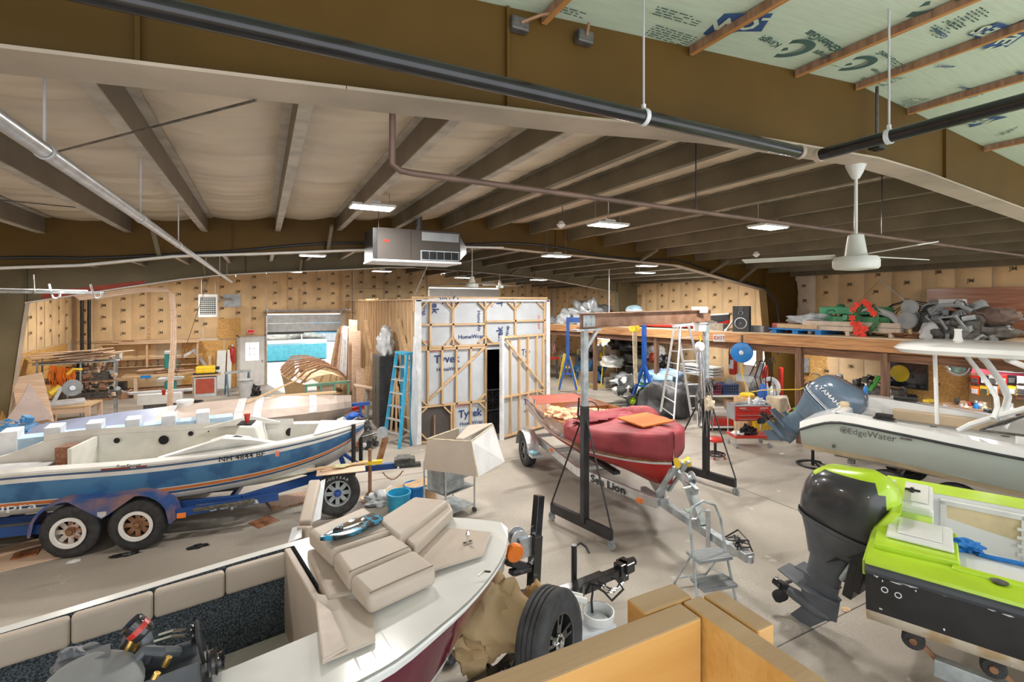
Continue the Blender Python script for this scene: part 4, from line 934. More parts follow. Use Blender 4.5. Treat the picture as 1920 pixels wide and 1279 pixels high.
# ---------------- D: EdgeWater boat
hD = math.atan2(-.95, .3)
D = thing('centre_console_boat', 'white boat with pale green hull sides and a hardtop at the right edge', 'boat', (9.38, 5.62, 0), hD)
m_mint = M('pale_green_hull', (.46, .53, .49), .14, 0, .03, 2, coat=.5); m_bot = M('cream_bottom', (.58, .48, .32), .6, 0, .15, 2); m_bkr = M('black_rubrail', (.025, .028, .03), .4)
KD = [(0, 1.16, 1.14, 1.08, .86, .6), (.25, 1.2, 1.27, 1.1, .86, .56), (.55, 1.22, 1.37, 1.12, .86, .54), (1.1, 1.24, 1.355, 1.14, .87, .5), (2.7, 1.25, 1.25, 1.12, .76, .45), (4.2, 1.1, 1.2, .85, .75, .42), (5.6, .6, 1.25, .3, .85, .5), (6.2, .02, 1.3, .01, 1.1, .9)]
hull_parts(D, KD, 40, [(.03, 2), (.09, 2), (1, 0)], [m_mint, m_bot, m_bkr], .26, .72, m_gel, m_gel, x_in=(.35, 4.6), stern=0, gun_z=.1, flare=.01)
c = MB()
for a, b in zip(cr(KD, [i*.2 for i in range(31)])[:-1], cr(KD, [i*.2 for i in range(31)])[1:]):
    for sg in (-1, 1): c.add([(a[0], sg*(a[3]+.004), a[4]+.05), (b[0], sg*(b[3]+.004), b[4]+.05), (b[0], sg*b[3]*.9, b[4]-.1), (a[0], sg*a[3]*.9, a[4]-.1)], [(0, 1, 2, 3)]); c.add([(a[0], sg*a[3]*.9, a[4]-.1), (b[0], sg*b[3]*.9, b[4]-.1), (b[0], 0, b[5]-.04), (a[0], 0, a[5]-.04)], [(0, 1, 2, 3)])
c.build('bottom', m_bot, D, smooth=True)
c = MB(); c.tube([(r[0], -r[1]-.01, r[2]-.02) for r in cr(KD, [i*.2 for i in range(28)])], .022, 8); c.build('rub_rail', m_bkr, D, smooth=True)
tx = MB(); T_ = frame_at((1.02, -1.245, 1.235), (1, 0, -.02), (0, 0, 1)); tx.text('EdgeWater', T_, .135, .003)
tx.lathe([(.045, 0), (.055, 0), (.055, .003), (.045, .003)], (.66, -1.24, 1.245), (0, -1, 0), 18, False); tx.lathe([(.03, 0), (.03, .003)], (.655, -1.24, 1.24), (0, -1, 0), 10)
tx.b2((1.38, -1.262, 1.245), (1.52, -1.255, 1.27)); tx.build('hull_lettering', m_iron, D)
c = MB(); c.lathe([(.03, 0), (.03, .006)], (.5, -1.15, .93), (0, -1, 0), 12); c.build('thru_hull', m_iron, D)
c = MB(); c.b2((.36, -.9, .73), (.85, .9, 1.3)); c.build('stern_bench', m_gel, D, bevel=.03)
c = MB(); c.b2((.4, -.35, 1.44), (.56, .85, 1.56)); c.build('bench_bolster', m_beige2, D, bevel=.05, seg=3); c = MB(); c.b2((.38, -.85, 1.3), (.6, .9, 1.46)); c.build('bench_back', m_gel, D, bevel=.04, seg=3)
c = MB(); c.b2((1.0, .88, 1.12), (2.9, .97, 1.33)); c.build('side_bolster', m_beige2, D, bevel=.03); 
c = MB(); c.b2((1.0, -.5, .73), (1.9, .35, 1.12)); c.build('fish_box', m_gel, D, bevel=.03); c = MB(); c.b2((1.4, -.48, 1.12), (1.88, .1, 1.17)); c.build('seat_pad', m_beige2, D, bevel=.02)
c = MB(); c.b2((2.6, -.4, .73), (3.4, .5, 1.45)); c.build('console', m_gel, D, bevel=.05, seg=3)
c = MB(); c.b2((1.02, -1.15, 1.48), (1.3, -1.0, 1.5)); c.b2((1.05, -1.13, 1.5), (1.27, -1.02, 1.56)); c.b2((1.0, .98, 1.48), (1.35, 1.13, 1.55)); c.build('rod_holder_base', m_black, D, bevel=.01)
c = MB()
for x in (.55, 1.75, 2.5): c.lathe([(.045, 0), (.05, .006), (.02, .01)], (x, -1.1, r[2] if False else 1.47), (0, 0, 1), 12)
c.build('deck_fitting', m_iron, D)
# hardtop and its legs
def Dl(px, py, d): # world point to boat frame
    v = fd(px, py, d)-Vector((9.38, 5.62, 0)); return Matrix.Rotation(-hD, 3, 'Z') @ v
ht = MB(); ring = []
for z, k in ((2.52, 1.0), (2.58, 1.05), (2.64, 1.0), (2.69, .8)):
    ring.append([Vector((2.55+1.3*k*math.copysign(abs(math.cos(t))**.45, math.cos(t)), -.1+.82*k*math.copysign(abs(math.sin(t))**.45, math.sin(t)), z+.0*k)) for t in [2*PI*i/32 for i in range(32)]])
ht.loft(ring); ht.build('hardtop', m_gel, D, smooth=True, ang=35)
c = MB(); c.lathe([(.07, 0), (.05, .06), (.045, .16), (.055, .2)], (1.95, .2, 2.68), (0, 0, 1), 14); c.build('antenna_mount', m_white, D, smooth=True)
tx = MB(); tx.text('EW', frame_at((2.1, -.35, 2.695), (.3, -.95, 0), (.95, .3, 0)), .08, .005); tx.build('top_mark', m_lgrey, D)
leg = MB(); leg.tube([Dl(1757, 795, 7.75), Dl(1755, 720, 7.8), Dl(1752, 648, 7.85)], .028, 8); leg.build('hardtop_leg', m_white, D, smooth=True)
for off, dd in ((0, 7.2), (22, 7.3)):
    g_ = MB(); g_.tube([Dl(1803+off, 655, dd+.3), Dl(1822+off*1.3, 680, dd+.15), Dl(1850+off*1.2, 715, dd), Dl(1868+off, 745, dd-.1), Dl(1870+off*.7, 765, dd-.2), Dl(1862+off*.3, 785, dd-.25)], .032 if off == 0 else .045, 10); g_.build('hardtop_leg', m_white, D, smooth=True)
g_ = MB(); g_.tube([Dl(1875, 662, 7.2), Dl(1890, 675, 6.9), Dl(1930, 690, 6.6), Dl(1990, 720, 6.2)], .04, 8); g_.build('hardtop_leg', m_white, D, smooth=True)
g_ = MB(); g_.tube([Dl(1797, 808, 7.3), Dl(1820, 796, 7.2), Dl(1865, 782, 7.0), Dl(1930, 764, 6.7)], .04, 8); g_.build('windscreen_rail', m_white, D, smooth=True)
g_ = MB(); g_.tube([Dl(1838, 806, 7.1), Dl(1880, 790, 6.9), Dl(1930, 776, 6.7)], .018, 6); g_.tube([Dl(1838, 807, 7.1), Dl(1880, 812, 6.8), Dl(1930, 818, 6.5)], .018, 6); g_.build('windscreen_frame', m_iron, D)
g_ = MB(); g_.add([Dl(1838, 806, 7.1), Dl(1930, 777, 6.7), Dl(1930, 817, 6.5)], [(0, 1, 2)]); g_.build('windscreen_glass', m_glass, D)
yo = outboard('outboard_motor', 'blue-grey tilted outboard on the stern of the pale green-sided boat', fd(1545, 760, 9.2), hD, math.radians(44), m_ytop, m_ytop)
yo.scale = (1.2, 1.35, 1.0)
tx = MB(); tx.text('YAMAHA', frame_at((-.02, -.242, .28), (1, 0, 0), (0, 0, 1)), .1, .008); tx.build('cowling_lettering', m_tape, yo)
tx = MB(); tx.loft([sell(0, z, .375, .23) for z in (.06, .072)], cap=False); tx.loft([sell(0, z, .376, .231) for z in (.09, .097)], cap=False); tx.build('cowling_stripe', m_tape, yo)
T = thing('boat_trailer', 'dark trailer mostly hidden below the pale green-sided boat', 'trailer', (9.38, 5.62, 0), hD)
f = MB(); f.bar((.5, -.7, .42), (5, -.7, .42), .08, .14); f.bar((.5, .7, .42), (5, .7, .42), .08, .14); f.bar((1.2, -.9, .35), (1.2, .9, .35), .08, .08); f.bar((.6, -.4, .5), (.6, -.4, .56), .1, .1); f.build('frame', m_galvd, T)
wheel(T, (1.2, -.98, .33), (0, -1, 0), .33, .2, 'modular', m_white); wheel(T, (1.2, .98, .33), (0, 1, 0), .33, .2, 'modular', m_white)
wheel(T, (2.0, -.98, .33), (0, -1, 0), .33, .2, 'modular', m_white)
T = thing('boat_stand', 'black screw stand with a round base under the stern of the pale green boat', 'stand', fz(1524, 872, 0))
MB().lathe([(.3, 0), (.31, .02), (.28, .03), (.24, .02), (.24, 0)], n=20, cap=False).build('base_ring', m_black, T)
f = MB(); 
for k in range(3): f.bar((0, 0, .1), (.27*math.cos(k*2.1), .27*math.sin(k*2.1), .02), .03, .03)
f.cyl((0, 0, 0), (0, 0, .62), .03); f.build('post', m_black, T)
# ---------------- C: near boat with beige upholstery
hC = math.radians(10)
Cb = thing('open_bow_boat', 'near white and wine-red boat with charcoal carpet and beige upholstery', 'boat', (1.9, 3.87, 0), hC)
KC = [(-5.2, .92, 1.22, .86, .55, .42), (-3.2, .93, 1.24, .86, .55, .42), (-1.5, .92, 1.28, .8, .58, .42), (-1.05, .8, 1.29, .56, .66, .46), (-.7, .66, 1.3, .36, .84, .6), (-.3, .4, 1.31, .16, .92, .7), (-.08, .16, 1.31, .05, 1.02, .84), (0, .05, 1.31, .02, 1.08, .95)]
hull_parts(Cb, KC, 44, [(.06, 0), (.55, 1), (.6, 0), (1, 0)], [m_gel, m_wine], .075, .58, m_carpet, m_gel, m_gelold, x_in=(-5.3, -1.45), gun_z=.0)
d = MB(); S_ = cr(KC, [-2.6+.1*i for i in range(27)])
for a, b in zip(S_[:-1], S_[1:]):
    def yi(x): return -.98*0+(-.42 if x < -1.6 else (-.42+(x+1.6)*4.5))
    ya, yb_ = min(yi(a[0]), a[1]), min(yi(b[0]), b[1])
    d.add([(a[0], -a[1], a[2]+.03), (b[0], -b[1], b[2]+.03), (b[0], yb_, b[2]+.045), (a[0], ya, a[2]+.045)], [(0, 1, 2, 3)])
    if a[0] < -1.6: d.add([(a[0], ya, a[2]+.045), (b[0], yb_, b[2]+.045), (b[0], yb_, b[2]-.3), (a[0], ya, a[2]-.3)], [(0, 1, 2, 3)])
d.build('foredeck', m_gel, Cb)
bo = [-5.1+.4375*k for k in range(9)]
for a in bo[:-1]:
    zb_ = 1.235+.012*(a+5.1); MB().b2((a, .775, zb_-.19), (a+.434, .852, zb_+.002)).build('side_bolster', m_beige, Cb, bevel=.028, seg=3)
MB().b2((-5.1, .79, .6), (-2.15, .82, .74)).build('lower_side_board', m_beige, Cb)
MB().b2((-2.1, .2, .585), (-1.6, .78, .64)).b2((-1.95, -.6, .585), (-1.75, .3, .7)).build('floor_plate', m_white, Cb)
def Cl(px, py, z): v = fz(px, py, z)-Vector((1.9, 3.87, 0)); return Matrix.Rotation(-hC, 3, 'Z') @ v
def slab(mb, pts, th, zs):
    P = [Cl(x, y, z) for (x, y), z in zip(pts, zs)]; mb.prism(P, (0, 0, -th))
s = MB(); slab(s, [(844, 989), (922, 997), (906, 1039), (812, 1068), (770, 1040), (790, 1000)], .02, [1.375]*6); s.build('deck_pad', m_beige, Cb, bevel=.008)
c = MB(); p = Cl(877, 1018, 1.38); c.cyl(p, p+Vector((0, 0, .05)), .012, 8, .008); c.lathe([(.015, .05), (.018, .07), (.008, .1)], p, (0, 0, 1), 10); c.b2((p.x-.04, p.y-.015, p.z), (p.x+.04, p.y+.015, p.z+.008)); c.build('bow_light', m_chrome, Cb)
c = MB(); p = Cl(908, 1079, 1.35); c.tube([p+Vector((-.05, 0, .01)), p+Vector((0, 0, .03)), p+Vector((.05, 0, .01))], .008, 6); c.build('deck_cleat', m_chrome, Cb)
s = MB(); s.b2((-1.62, -.4, .58), (-1.57, .82, 1.3)); s.build('bow_bulkhead', m_beige, Cb, bevel=.01)
s = MB(); s.prism([(-1.56, -.15, 1.0), (-1.5, .6, 1.0), (-1.0, .5, 1.0), (-.95, -.3, 1.0)], (0, 0, .35)); s.build('seat_base', m_beige, Cb, bevel=.02)
s = MB(); slab(s, [(591, 1112), (698, 1128), (704, 1200), (604, 1241)], .02, [1.33, 1.33, 1.345, 1.345]); s.build('side_panel', m_beige, Cb, bevel=.006)
s = MB(); slab(s, [(590, 1118), (624, 1146), (652, 1212), (604, 1238)], .02, [1.36]*4); s.build('trim_panel', M('pink_beige', (.6, .5, .43), .5), Cb, bevel=.01)
def cushion(label, pts, zs, th, bev=.045):
    P = [fz(x, y, z) for (x, y), z in zip(pts, zs)]; c = sum(P, Vector())/len(P); m_ = MB(); m_.prism([p-c for p in P], (0, 0, -th))
    o = m_.build('cushion', m_beige, None, bevel=bev, seg=4, loc=c, smooth=True); return tag(o, label, 'cushion')
m_seam = M('seam_brown', (.2, .15, .12), .7)
L_ = thing('long_cushion', 'long beige three-panel cushion lying across the bow of the near boat', 'cushion', (0, 0, 0))
for pts, zs in (([(577, 992), (684, 948), (738, 996), (622, 1034)], (1.5, 1.5, 1.5, 1.5)), ([(624, 1036), (739, 998), (775, 1026), (654, 1078)], (1.5, 1.5, 1.5, 1.5)), ([(655, 1079), (776, 1027), (820, 1062), (693, 1118)], (1.5, 1.5, 1.47, 1.47))):
    P = [fz(x, y, z) for (x, y), z in zip(pts, zs)]; m_ = MB(); m_.prism(P, (0, 0, -.135)); cp_ = m_.build('cushion_panel', m_beige, L_, bevel=.04, seg=4, smooth=True); sm_ = MB(); a1, b1 = P[3].lerp(P[0], .1), P[2].lerp(P[1], .1); z1 = (b1-a1)*.03; sm_.tube([a1+z1+Vector((0, 0, -.002)), (a1+b1)/2+Vector((0, 0, .001)), b1-z1+Vector((0, 0, -.002))], .0035, 6); sm_.build('seam_piping', m_seam, cp_)
L3 = thing('folded_cushion', 'beige cushion with a piped edge lying behind the long cushion', 'cushion', (0, 0, 0))
P = [fz(x, y, 1.52) for x, y in ((708, 973), (777, 930), (842, 937), (750, 1007))]; m_ = MB(); m_.prism(P, (0, 0, -.15)); m_.build('cushion_top', m_beige, L3, bevel=.03, seg=3, smooth=True)
P = [fz(x, y, 1.47) for x, y in ((752, 1006), (841, 938), (850, 955), (778, 1024))]; m_ = MB(); m_.prism(P, (0, 0, -.1)); m_.build('cushion_side', m_beige, L3, bevel=.025, seg=3, smooth=True)
# toy speedboat in its place on the cushion
a_, b_ = fz(602, 1016, 1.53), fz(706, 972, 1.53); mid = (a_+b_)/2; dd = b_-a_
tb = thing('model_speedboat', 'black and blue model speedboat with silver canopy on the long beige cushion', 'model boat', (mid.x, mid.y, 1.5), math.atan2(dd.y, dd.x)+PI)
Lh = dd.length/2*1.02
KM = [(-Lh, .085, .05, .06, .01, .0), (0, .1, .05, .07, .01, 0), (Lh*.6, .07, .05, .04, .015, .005), (Lh, .01, .055, .005, .04, .035)]
hm = MB(); S_ = cr(KM, [-Lh+2*Lh*i/14 for i in range(15)])
hm.loft([[(r[0], -r[3], r[4]), (r[0], -r[1], r[2]), (r[0], -r[1]*.55, r[2]+.012), (r[0], r[1]*.55, r[2]+.012), (r[0], r[1], r[2]), (r[0], r[3], r[4])] for r in S_])
hm.build('model_hull', M('blue_black_graphics', (.01, .012, .015), .2, 0, 0, 16, 0, 5, col2=(.03, .3, .5), lo=.52, hi=.56, coat=.6), tb, smooth=True)
hm = MB(); hm.blob((-.03, 0, .065), (.11, .045, .035), 1, 0); hm.build('model_canopy', m_chrome, tb, smooth=True); MB().blob((.11, 0, .065), (.04, .03, .025), 1, 0).build('model_cockpit', m_black, tb, smooth=True)
tx = MB(); tx.text('SPEED', frame_at((-.1, -.1, .045), (1, 0, 0), (0, .5, .85)), .035, .002) if False else None
# boat engine in the near boat
en = thing('boat_engine', 'grey inboard engine with belts and a round air filter at the bottom left', 'engine', fd(262, 1262, 2.45), hC)
e = MB(); e.b2((-.35, -.2, -.45), (.3, .2, -.08)); e.prism([(-.3, -.28, -.1), (.25, -.28, -.1), (.25, -.1, .02), (-.3, -.1, .02)], (0, 0, -.1)); e.prism([(-.3, .28, -.1), (.25, .28, -.1), (.25, .1, .02), (-.3, .1, .02)], (0, 0, -.1)); e.build('engine_block', m_mercg, en, bevel=.02)
e = MB(); e.lathe([(.19, 0), (.2, .012), (.2, .035), (.17, .05), (.03, .055)], (-.18, -.02, .0), (.15, -.3, 1), 28); e.build('air_filter', m_grey, en, smooth=True)
e = MB(); e.lathe([(.05, 0), (.055, .01), (.055, .09), (.045, .1)], (.02, .16, .1), (-.6, .2, .75), 20); e.build('oil_filter', m_blkgloss, en, smooth=True)
e = MB(); e.lathe([(.0565, .03), (.0565, .06)], (.02, .16, .1), (-.6, .2, .75), 20, False); e.build('filter_band', m_redp, en)
e = MB(); e.tube([(.02, .1, -.02), (.04, .12, .04), (.02, .15, .1)], .03, 8); e.tube([(-.05, .05, 0), (.02, .08, .06), (.1, .02, .05), (.16, .06, .0)], .028, 8); e.tube([(-.1, .2, -.02), (-.06, .24, .07), (0, .2, .04), (.02, .12, 0)], .016, 8); e.build('coolant_hose', m_mercg, en, smooth=True)
for (x, y, z, r) in ((.24, .12, .03, .06), (.34, -.02, -.08, .05), (.3, -.1, -.02, .07), (.3, .02, -.25, .09)):
    e = MB(); e.lathe([(r, -.02), (r*.85, -.008), (r*.85, .008), (r, .02), (r*.4, .02), (r*.3, .03)], (x, y, z), (1, 0, 0), 20); e.build('pulley', m_blkgloss, en, smooth=True)
e = MB(); e.tube([(.25, .12+.06*math.cos(a)*1, .03+.06*math.sin(a)) for a in (.3, .9, 1.6, 2.3, 3.0)]+[(.31, -.05, -.26), (.31, .06, -.32), (.33, .1, -.2)], .011, 5, True); e.build('drive_belt', m_rubber, en)
e = MB(); e.tube([(.08, .12, .09), (.14, .1, .1), (.2, .12, .07)], .009, 6); e.tube([(.06, .1, .075), (.13, .08, .085), (.2, .1, .05)], .009, 6); e.build('metal_pipe', m_chrome, en)
e = MB(); e.b2((-.33, .1, .03), (-.12, .2, .09)); e.b2((-.36, -.02, .0), (-.2, .12, .05)); e.blob((-.25, .22, .05), (.1, .07, .06), 4, .3); e.build('ignition_box', m_mercg, en, bevel=.008)
e = MB()
for p in ((-.05, .14, .06), (.1, -.02, .0), (-.02, .18, .02), (.05, -.1, -.01)): e.cyl(p, (p[0]+.02, p[1], p[2]+.04), .016, 8)
e.build('brass_fitting', M('brass', (.65, .42, .12), .3, .9), en)
# black trailer of the near boat
T = thing('boat_trailer', 'black trailer with a winch post under the near white and wine boat', 'trailer', (1.9, 3.87, 0), hC)
f = MB(); f.bar((-4.5, -.62, .5), (-.4, -.5, .52), .08, .12); f.bar((-.4, -.5, .52), (.9, -.05, .5), .08, .12); f.bar((-4.5, .62, .5), (-.4, .5, .52), .08, .12); f.bar((-.4, .5, .52), (.6, .05, .5), .08, .12); f.bar((-.45, -.5, .5), (-.45, .5, .5), .06, .1); f.bar((-1.2, -.6, .5), (-.95, .0, .5), .06, .1); f.bar((.5, 0, .5), (1.2, -.06, .5), .1, .12); f.build('frame', m_blkgloss, T, bevel=.006)
f = MB(); f.bar((.25, -.08, .5), (.28, -.1, 1.22), .09, .09, up=(0, 1, 0)); f.bar((.3, -.1, .9), (-.02, -.06, 1.06), .05, .06); f.bar((.2, -.1, .95), (.0, -.1, .97), .08, .04); f.build('winch_post', m_blkgloss, T, bevel=.004)
f = MB(); q = Vector((.27, -.1, 1.12)); f.bar(q, q+Vector((.09, .05, .42)), .075, .075, up=(0, 1, 0)); f.build('post_top', m_blkgloss, T, bevel=.004)
f = MB(); f.lathe([(.02, -.02), (.07, -.03), (.08, -.01), (.08, .01), (.07, .03), (.02, .02)], (-.04, -.2, 1.2), (.3, 1, .1), 18); f.build('bow_roller', m_org, T, smooth=True)
f = MB(); f.lathe([(.085, -.05), (.085, -.04), (.05, -.04), (.05, .04), (.085, .04), (.085, .05)], (.14, -.02, 1.2), (.3, 1, 0), 20); f.build('winch_drum', m_galv, T, smooth=True); f = MB(); f.b2((.1, -.1, 1.05), (.24, -.07, 1.22)); f.build('winch_bracket', m_galv, T)
f = MB(); f.lathe([(.03, 0), (.035, .12)], (.3, .12, 1.12), (.2, -1, 0), 12); f.build('winch_handle', m_card, T)
f = MB(); f.tube([(.95, .1, .35), (.95, .1, .85)], .03, 10); f.tube([(.95, .1, .83), (1.06, .12, .83), (1.12, .1, .78), (1.14, .07, .72)], .012, 6); f.build('tongue_jack', m_black, T)
f = MB(); f.bar((1.1, -.05, .5), (1.48, -.1, .52), .08, .08); f.b2((1.38, -.15, .42), (1.5, -.04, .6)); f.cyl((1.5, -.1, .57), (1.62, -.12, .57), .045, 10); f.b2((1.44, -.18, .5), (1.56, -.02, .6)); f.build('coupler', m_blkgloss, T, bevel=.008)
f = MB(); 
for k in range(3): f.tube([(1.1+.05*i, -.12-.02*k+.02*(i % 2), .45-.1*math.sin(PI*i/8)+.03*k) for i in range(9)], .009, 5)
f.build('safety_chain', m_chrome, T)
f = MB(); f.tube([(1.2, -.05, .56), (1.3, -.15, .5), (1.35, -.2, .4), (1.2, -.18, .33), (1.1, -.16, .45), (1.0, -.12, .52), (.95, -.14, .4), (.97, -.14, .2)], .012, 6); f.build('brake_cable', m_black, T, smooth=True)
sp = wheel(T, (-.32+.04, -.93, .96), (.345, -.924, .12), .335, .2, 'alloy', m_blkgloss, m_chrome, name='spare_tire')
f = MB(); f.bar((-.3, -.55, .5), (-.3, -.75, .96), .06, .06); f.build('spare_bracket', m_black, T)
wheel(T, (-3.2, -.95, .33), (0, -1, 0), .33, .2, 'alloy', m_blkgloss); wheel(T, (-3.2, .95, .33), (0, 1, 0), .33, .2, 'alloy', m_blkgloss)
# canvas bundle, box, rolled tubes by that trailer
o = MB(); p = fd(930, 1150, 3.75); o.blob((0, 0, 0), (.26, .24, .3), 11, .32, 1.7, 26, 18); o.blob((-.18, .05, -.3), (.12, .1, .14), 7, .5, 2); 
tag(o.build('canvas_bundle', m_canvas, None, loc=p, smooth=True), 'tan canvas bundled over the trailer under the bow of the near boat', 'canvas')
tag(MB().blob((0, 0, 0), (.1, .09, .05), 5, .2).build('rubber_lump', m_black, None, loc=fz(838, 1232, .05), smooth=True), 'small black lump on the floor under the near boat bow', 'cap')
bx = thing('open_carton', 'small open cardboard carton with a white insert on the black trailer tongue', 'box', fd(1040, 1133, 3.95), .6, rot=(.25, .35, .6))
o = MB(); o.b2((-.12, -.1, -.05), (.12, .1, .05)); o.build('carton', m_card, bx); MB().b2((-.1, -.08, .05), (.1, .08, .056)).build('insert', m_lgrey, bx); MB().b2((.12, -.1, .03), (.2, .1, .04)).build('flap', m_card, bx)
for k, (a, b_) in enumerate((((1008, 1103, 4.2), (1092, 1118, 4.2)), ((1012, 1112, 4.1), (1100, 1128, 4.05)), ((1006, 1120, 4.15), (1060, 1120, 4.3)))):
    pa, pb = fd(*a), fd(*b_); mid = (pa+pb)/2
    tag(MB().tube([pa-mid, (0, 0, .01), pb-mid], .028 if k == 1 else .02, 10).build('plastic_pipe', m_white, None, loc=mid, smooth=True), ('topmost thin white pipe lying on the black trailer tongue', 'thickest white pipe lying over the black trailer tongue', 'shortest white pipe by the paper on the black trailer tongue')[k], 'pipe', 'white pipes on the black trailer')
tag(MB().blob((0, 0, 0), (.09, .07, .13), 6, .35, 2).build('brown_paper', m_paper, None, loc=fd(1000, 1125, 4.05), smooth=True), 'crumpled brown paper standing behind the winch post', 'paper')
# ---------------- bucket and white container on the floor
bk = thing('white_bucket', 'open white bucket of scraps on the floor by the black trailer tongue', 'bucket', fz(1122, 1215, 0))
MB().lathe([(.12, 0), (.145, .33), (.152, .33), (.152, .36), (.14, .36), (.115, .02)], n=28, cap=False).build('pail', m_wplas, bk, smooth=True)
MB().blob((0, 0, .22), (.12, .12, .04), 3, .3, 4).build('scraps', M('scrap_metal', (.35, .35, .3), .7, 0, .6, 30, .4, 60), bk)
tag(MB().prism([(-.25, -.15, 0), (.3, -.2, 0), (.3, .1, 0), (-.2, .15, 0)], (0, 0, .28)).build('plastic_bin', M('pale_bin', (.62, .64, .68), .4), None, bevel=.02, loc=fz(1085, 1222, 0)), 'pale grey plastic bin between the spare tire and the white bucket', 'bin')
tag(MB().blob((0, 0, 0), (.1, .07, .04), 8, .3).build('yellow_glove', M('glove_yellow', (.6, .62, .1), .8), None, loc=fz(1080, 1163, .04), smooth=True), 'yellow glove on the floor under the black trailer tongue', 'glove')
# ================================================================ shed in the middle
SX, SY, SXR, SH_ = 3.25, 11.2, 6.72, 3.41
sh = thing('timber_shed', 'unfinished stud shed wrapped in white housewrap with its door ajar', 'shed', (0, 0, 0))
def s2(cx, cy): p = fy(760+cx/3.365, 480+cy/3.365, SY); return (p.x, p.z)
def mem(mb, a, b, w=.045, dy=0, d=.07, off=0):
    (x0, z0), (x1, z1) = s2(*a), s2(*b); mb.bar((x0, SY+dy, z0), (x1, SY+dy, z1), d, w, up=(0, 0, 1) if abs(x1-x0) > .01 else (1, 0, 0))
def vmem(mb, x, y0, y1, w=.045, dy=0, d=.07):
    (xa, z0), (xb, z1) = s2(x, y0), s2(x, y1); mb.b2(((xa+xb)/2-w/2, SY+dy-d/2, min(z0, z1)), ((xa+xb)/2+w/2, SY+dy+d/2, max(z0, z1)))
wp = MB(); 
def wrap(a, b): (x0, z0), (x1, z1) = s2(*a), s2(*b); wp.grid(lambda u, v: Vector((x0+(x1-x0)*u, SY+.045+.012*noise.noise(Vector((u*9, v*7, x0))), max(0.01, z1)+(z0-max(.01, z1))*v)), 12, 12)
wrap((75, 290), (890, 575)); wrap((85, 570), (510, 955)); wrap((300, 920), (512, 1190)); wrap((85, 1140), (300, 1200)) 
wp.build('housewrap', m_tyvek, sh, smooth=True)
st = MB()
for x in (158, 300, 505, 692, 876): st.m = 0; vmem(st, x, 285, 570 if x < 510 else 545)
st.build('upper_stud', m_stud, sh)
for x in (88, 142, 232, 322, 412, 507): a = MB(); vmem(a, x, 570, 1160 if x in (88, 507) else 940); a.build('stud', m_stud, sh)
for x in (290, 306, 412): a = MB(); vmem(a, x, 940, 1170, dy=.0); a.build('stud', m_stud, sh)
a = MB(); mem(a, (85, 435), (505, 428)); mem(a, (505, 414), (878, 406)); mem(a, (90, 578), (510, 560), .05); mem(a, (505, 556), (885, 533), .05); mem(a, (90, 592), (505, 575), .045); mem(a, (90, 955), (508, 912), .045); mem(a, (90, 1175), (505, 1160), .045); mem(a, (88, 288), (890, 280), .04); a.build('rail', m_pinex, sh)
a = MB()
for x, y, sx, sy in ((88, 290, 1, 1), (300, 290, -1, 1), (300, 290, 1, 1), (505, 290, -1, 1), (505, 290, 1, 1), (692, 290, -1, 1), (692, 290, 1, 1), (876, 290, -1, 1), (88, 565, 1, -1), (300, 560, -1, -1), (300, 560, 1, -1), (505, 552, -1, -1), (505, 552, 1, -1), (692, 545, -1, -1), (692, 545, 1, -1), (876, 538, -1, -1), (90, 950, 1, 1), (285, 945, -1, 1), (505, 915, -1, 1), (90, 945, 1, -1), (505, 915, -1, -1), (90, 1160, 1, -1)):
    mem(a, (x, y+sy*48), (x+sx*44, y+sy*4), .035, -.01)
a.build('corner_brace', m_pinex, sh)
a = MB(); mem(a, (148, 902), (498, 575), .045, -.03, .05); a.build('diagonal_brace', m_pinex, sh)
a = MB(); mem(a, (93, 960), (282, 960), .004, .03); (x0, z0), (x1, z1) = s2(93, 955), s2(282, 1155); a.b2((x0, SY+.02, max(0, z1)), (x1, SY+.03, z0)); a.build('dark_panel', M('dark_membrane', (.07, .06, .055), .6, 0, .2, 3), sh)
a = MB(); vmem(a, 180, 1000, 1140, .03, -.05, .03); a.build('prop_stick', m_mahog, sh)
a = MB(); a.b2((SX-.07, SY-.06, 0), (SX+.07, SY+.05, SH_-.03)); a.b2((SXR-.0, SY-.06, 0), (SXR+.11, SY+.05, SH_-.03)); a.b2((SX-.06, SY-.06, SH_-.07), (SXR+.1, SY+.04, SH_-.02)); a.b2((5.7, SY-.02, 0), (5.74, SY+.02, 2.3)) if False else None; a.build('white_corner_post', m_tape, sh, bevel=.004)
a = MB(); a.b2((SX-.1, SY+.06, SH_), (SXR+.1, SY+.14, SH_+.05)); a.b2((SX-.1, SY-.0, SH_-.3), (SX-.04, SY+.06, SH_+.0)); a.build('top_plate', m_pinex, sh)
# side walls and roof keep the inside dark
a = MB()
for k in range(28):
    y = SY+.1+.395*k; 
    if y > YB-.15: break
    a.b2((SX, y, 0), (SX+.09, y+.04, SH_-.04))
a.build('side_stud', m_stud, sh)
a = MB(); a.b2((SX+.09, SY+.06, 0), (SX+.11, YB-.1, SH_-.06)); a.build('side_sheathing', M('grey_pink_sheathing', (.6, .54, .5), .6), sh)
a = MB(); a.b2((SXR, SY+.06, 0), (SXR+.02, YB-.1, SH_-.06)); a.b2((SX+.1, SY+.1, SH_-.06), (SXR, YB-.1, SH_-.04)); a.b2((SX+.1, SY+3, 0), (SXR, SY+3.02, SH_-.05)); a.build('inner_lining', m_dark, sh)  # added near-black wall, partition and roof so the doorway stays dark
a = MB(); a.b2((SX-.02, SY, SH_-.04), (SX+.12, YB-.12, SH_+.0)); 
for k in range(7): a.bar((SX-.0, SY+1.5*k+.3, SH_+.02), (SX+.6, SY+1.5*k+.7, SH_+.02), .09, .04)
a.build('side_top_plate', m_pinex, sh)
a = MB()
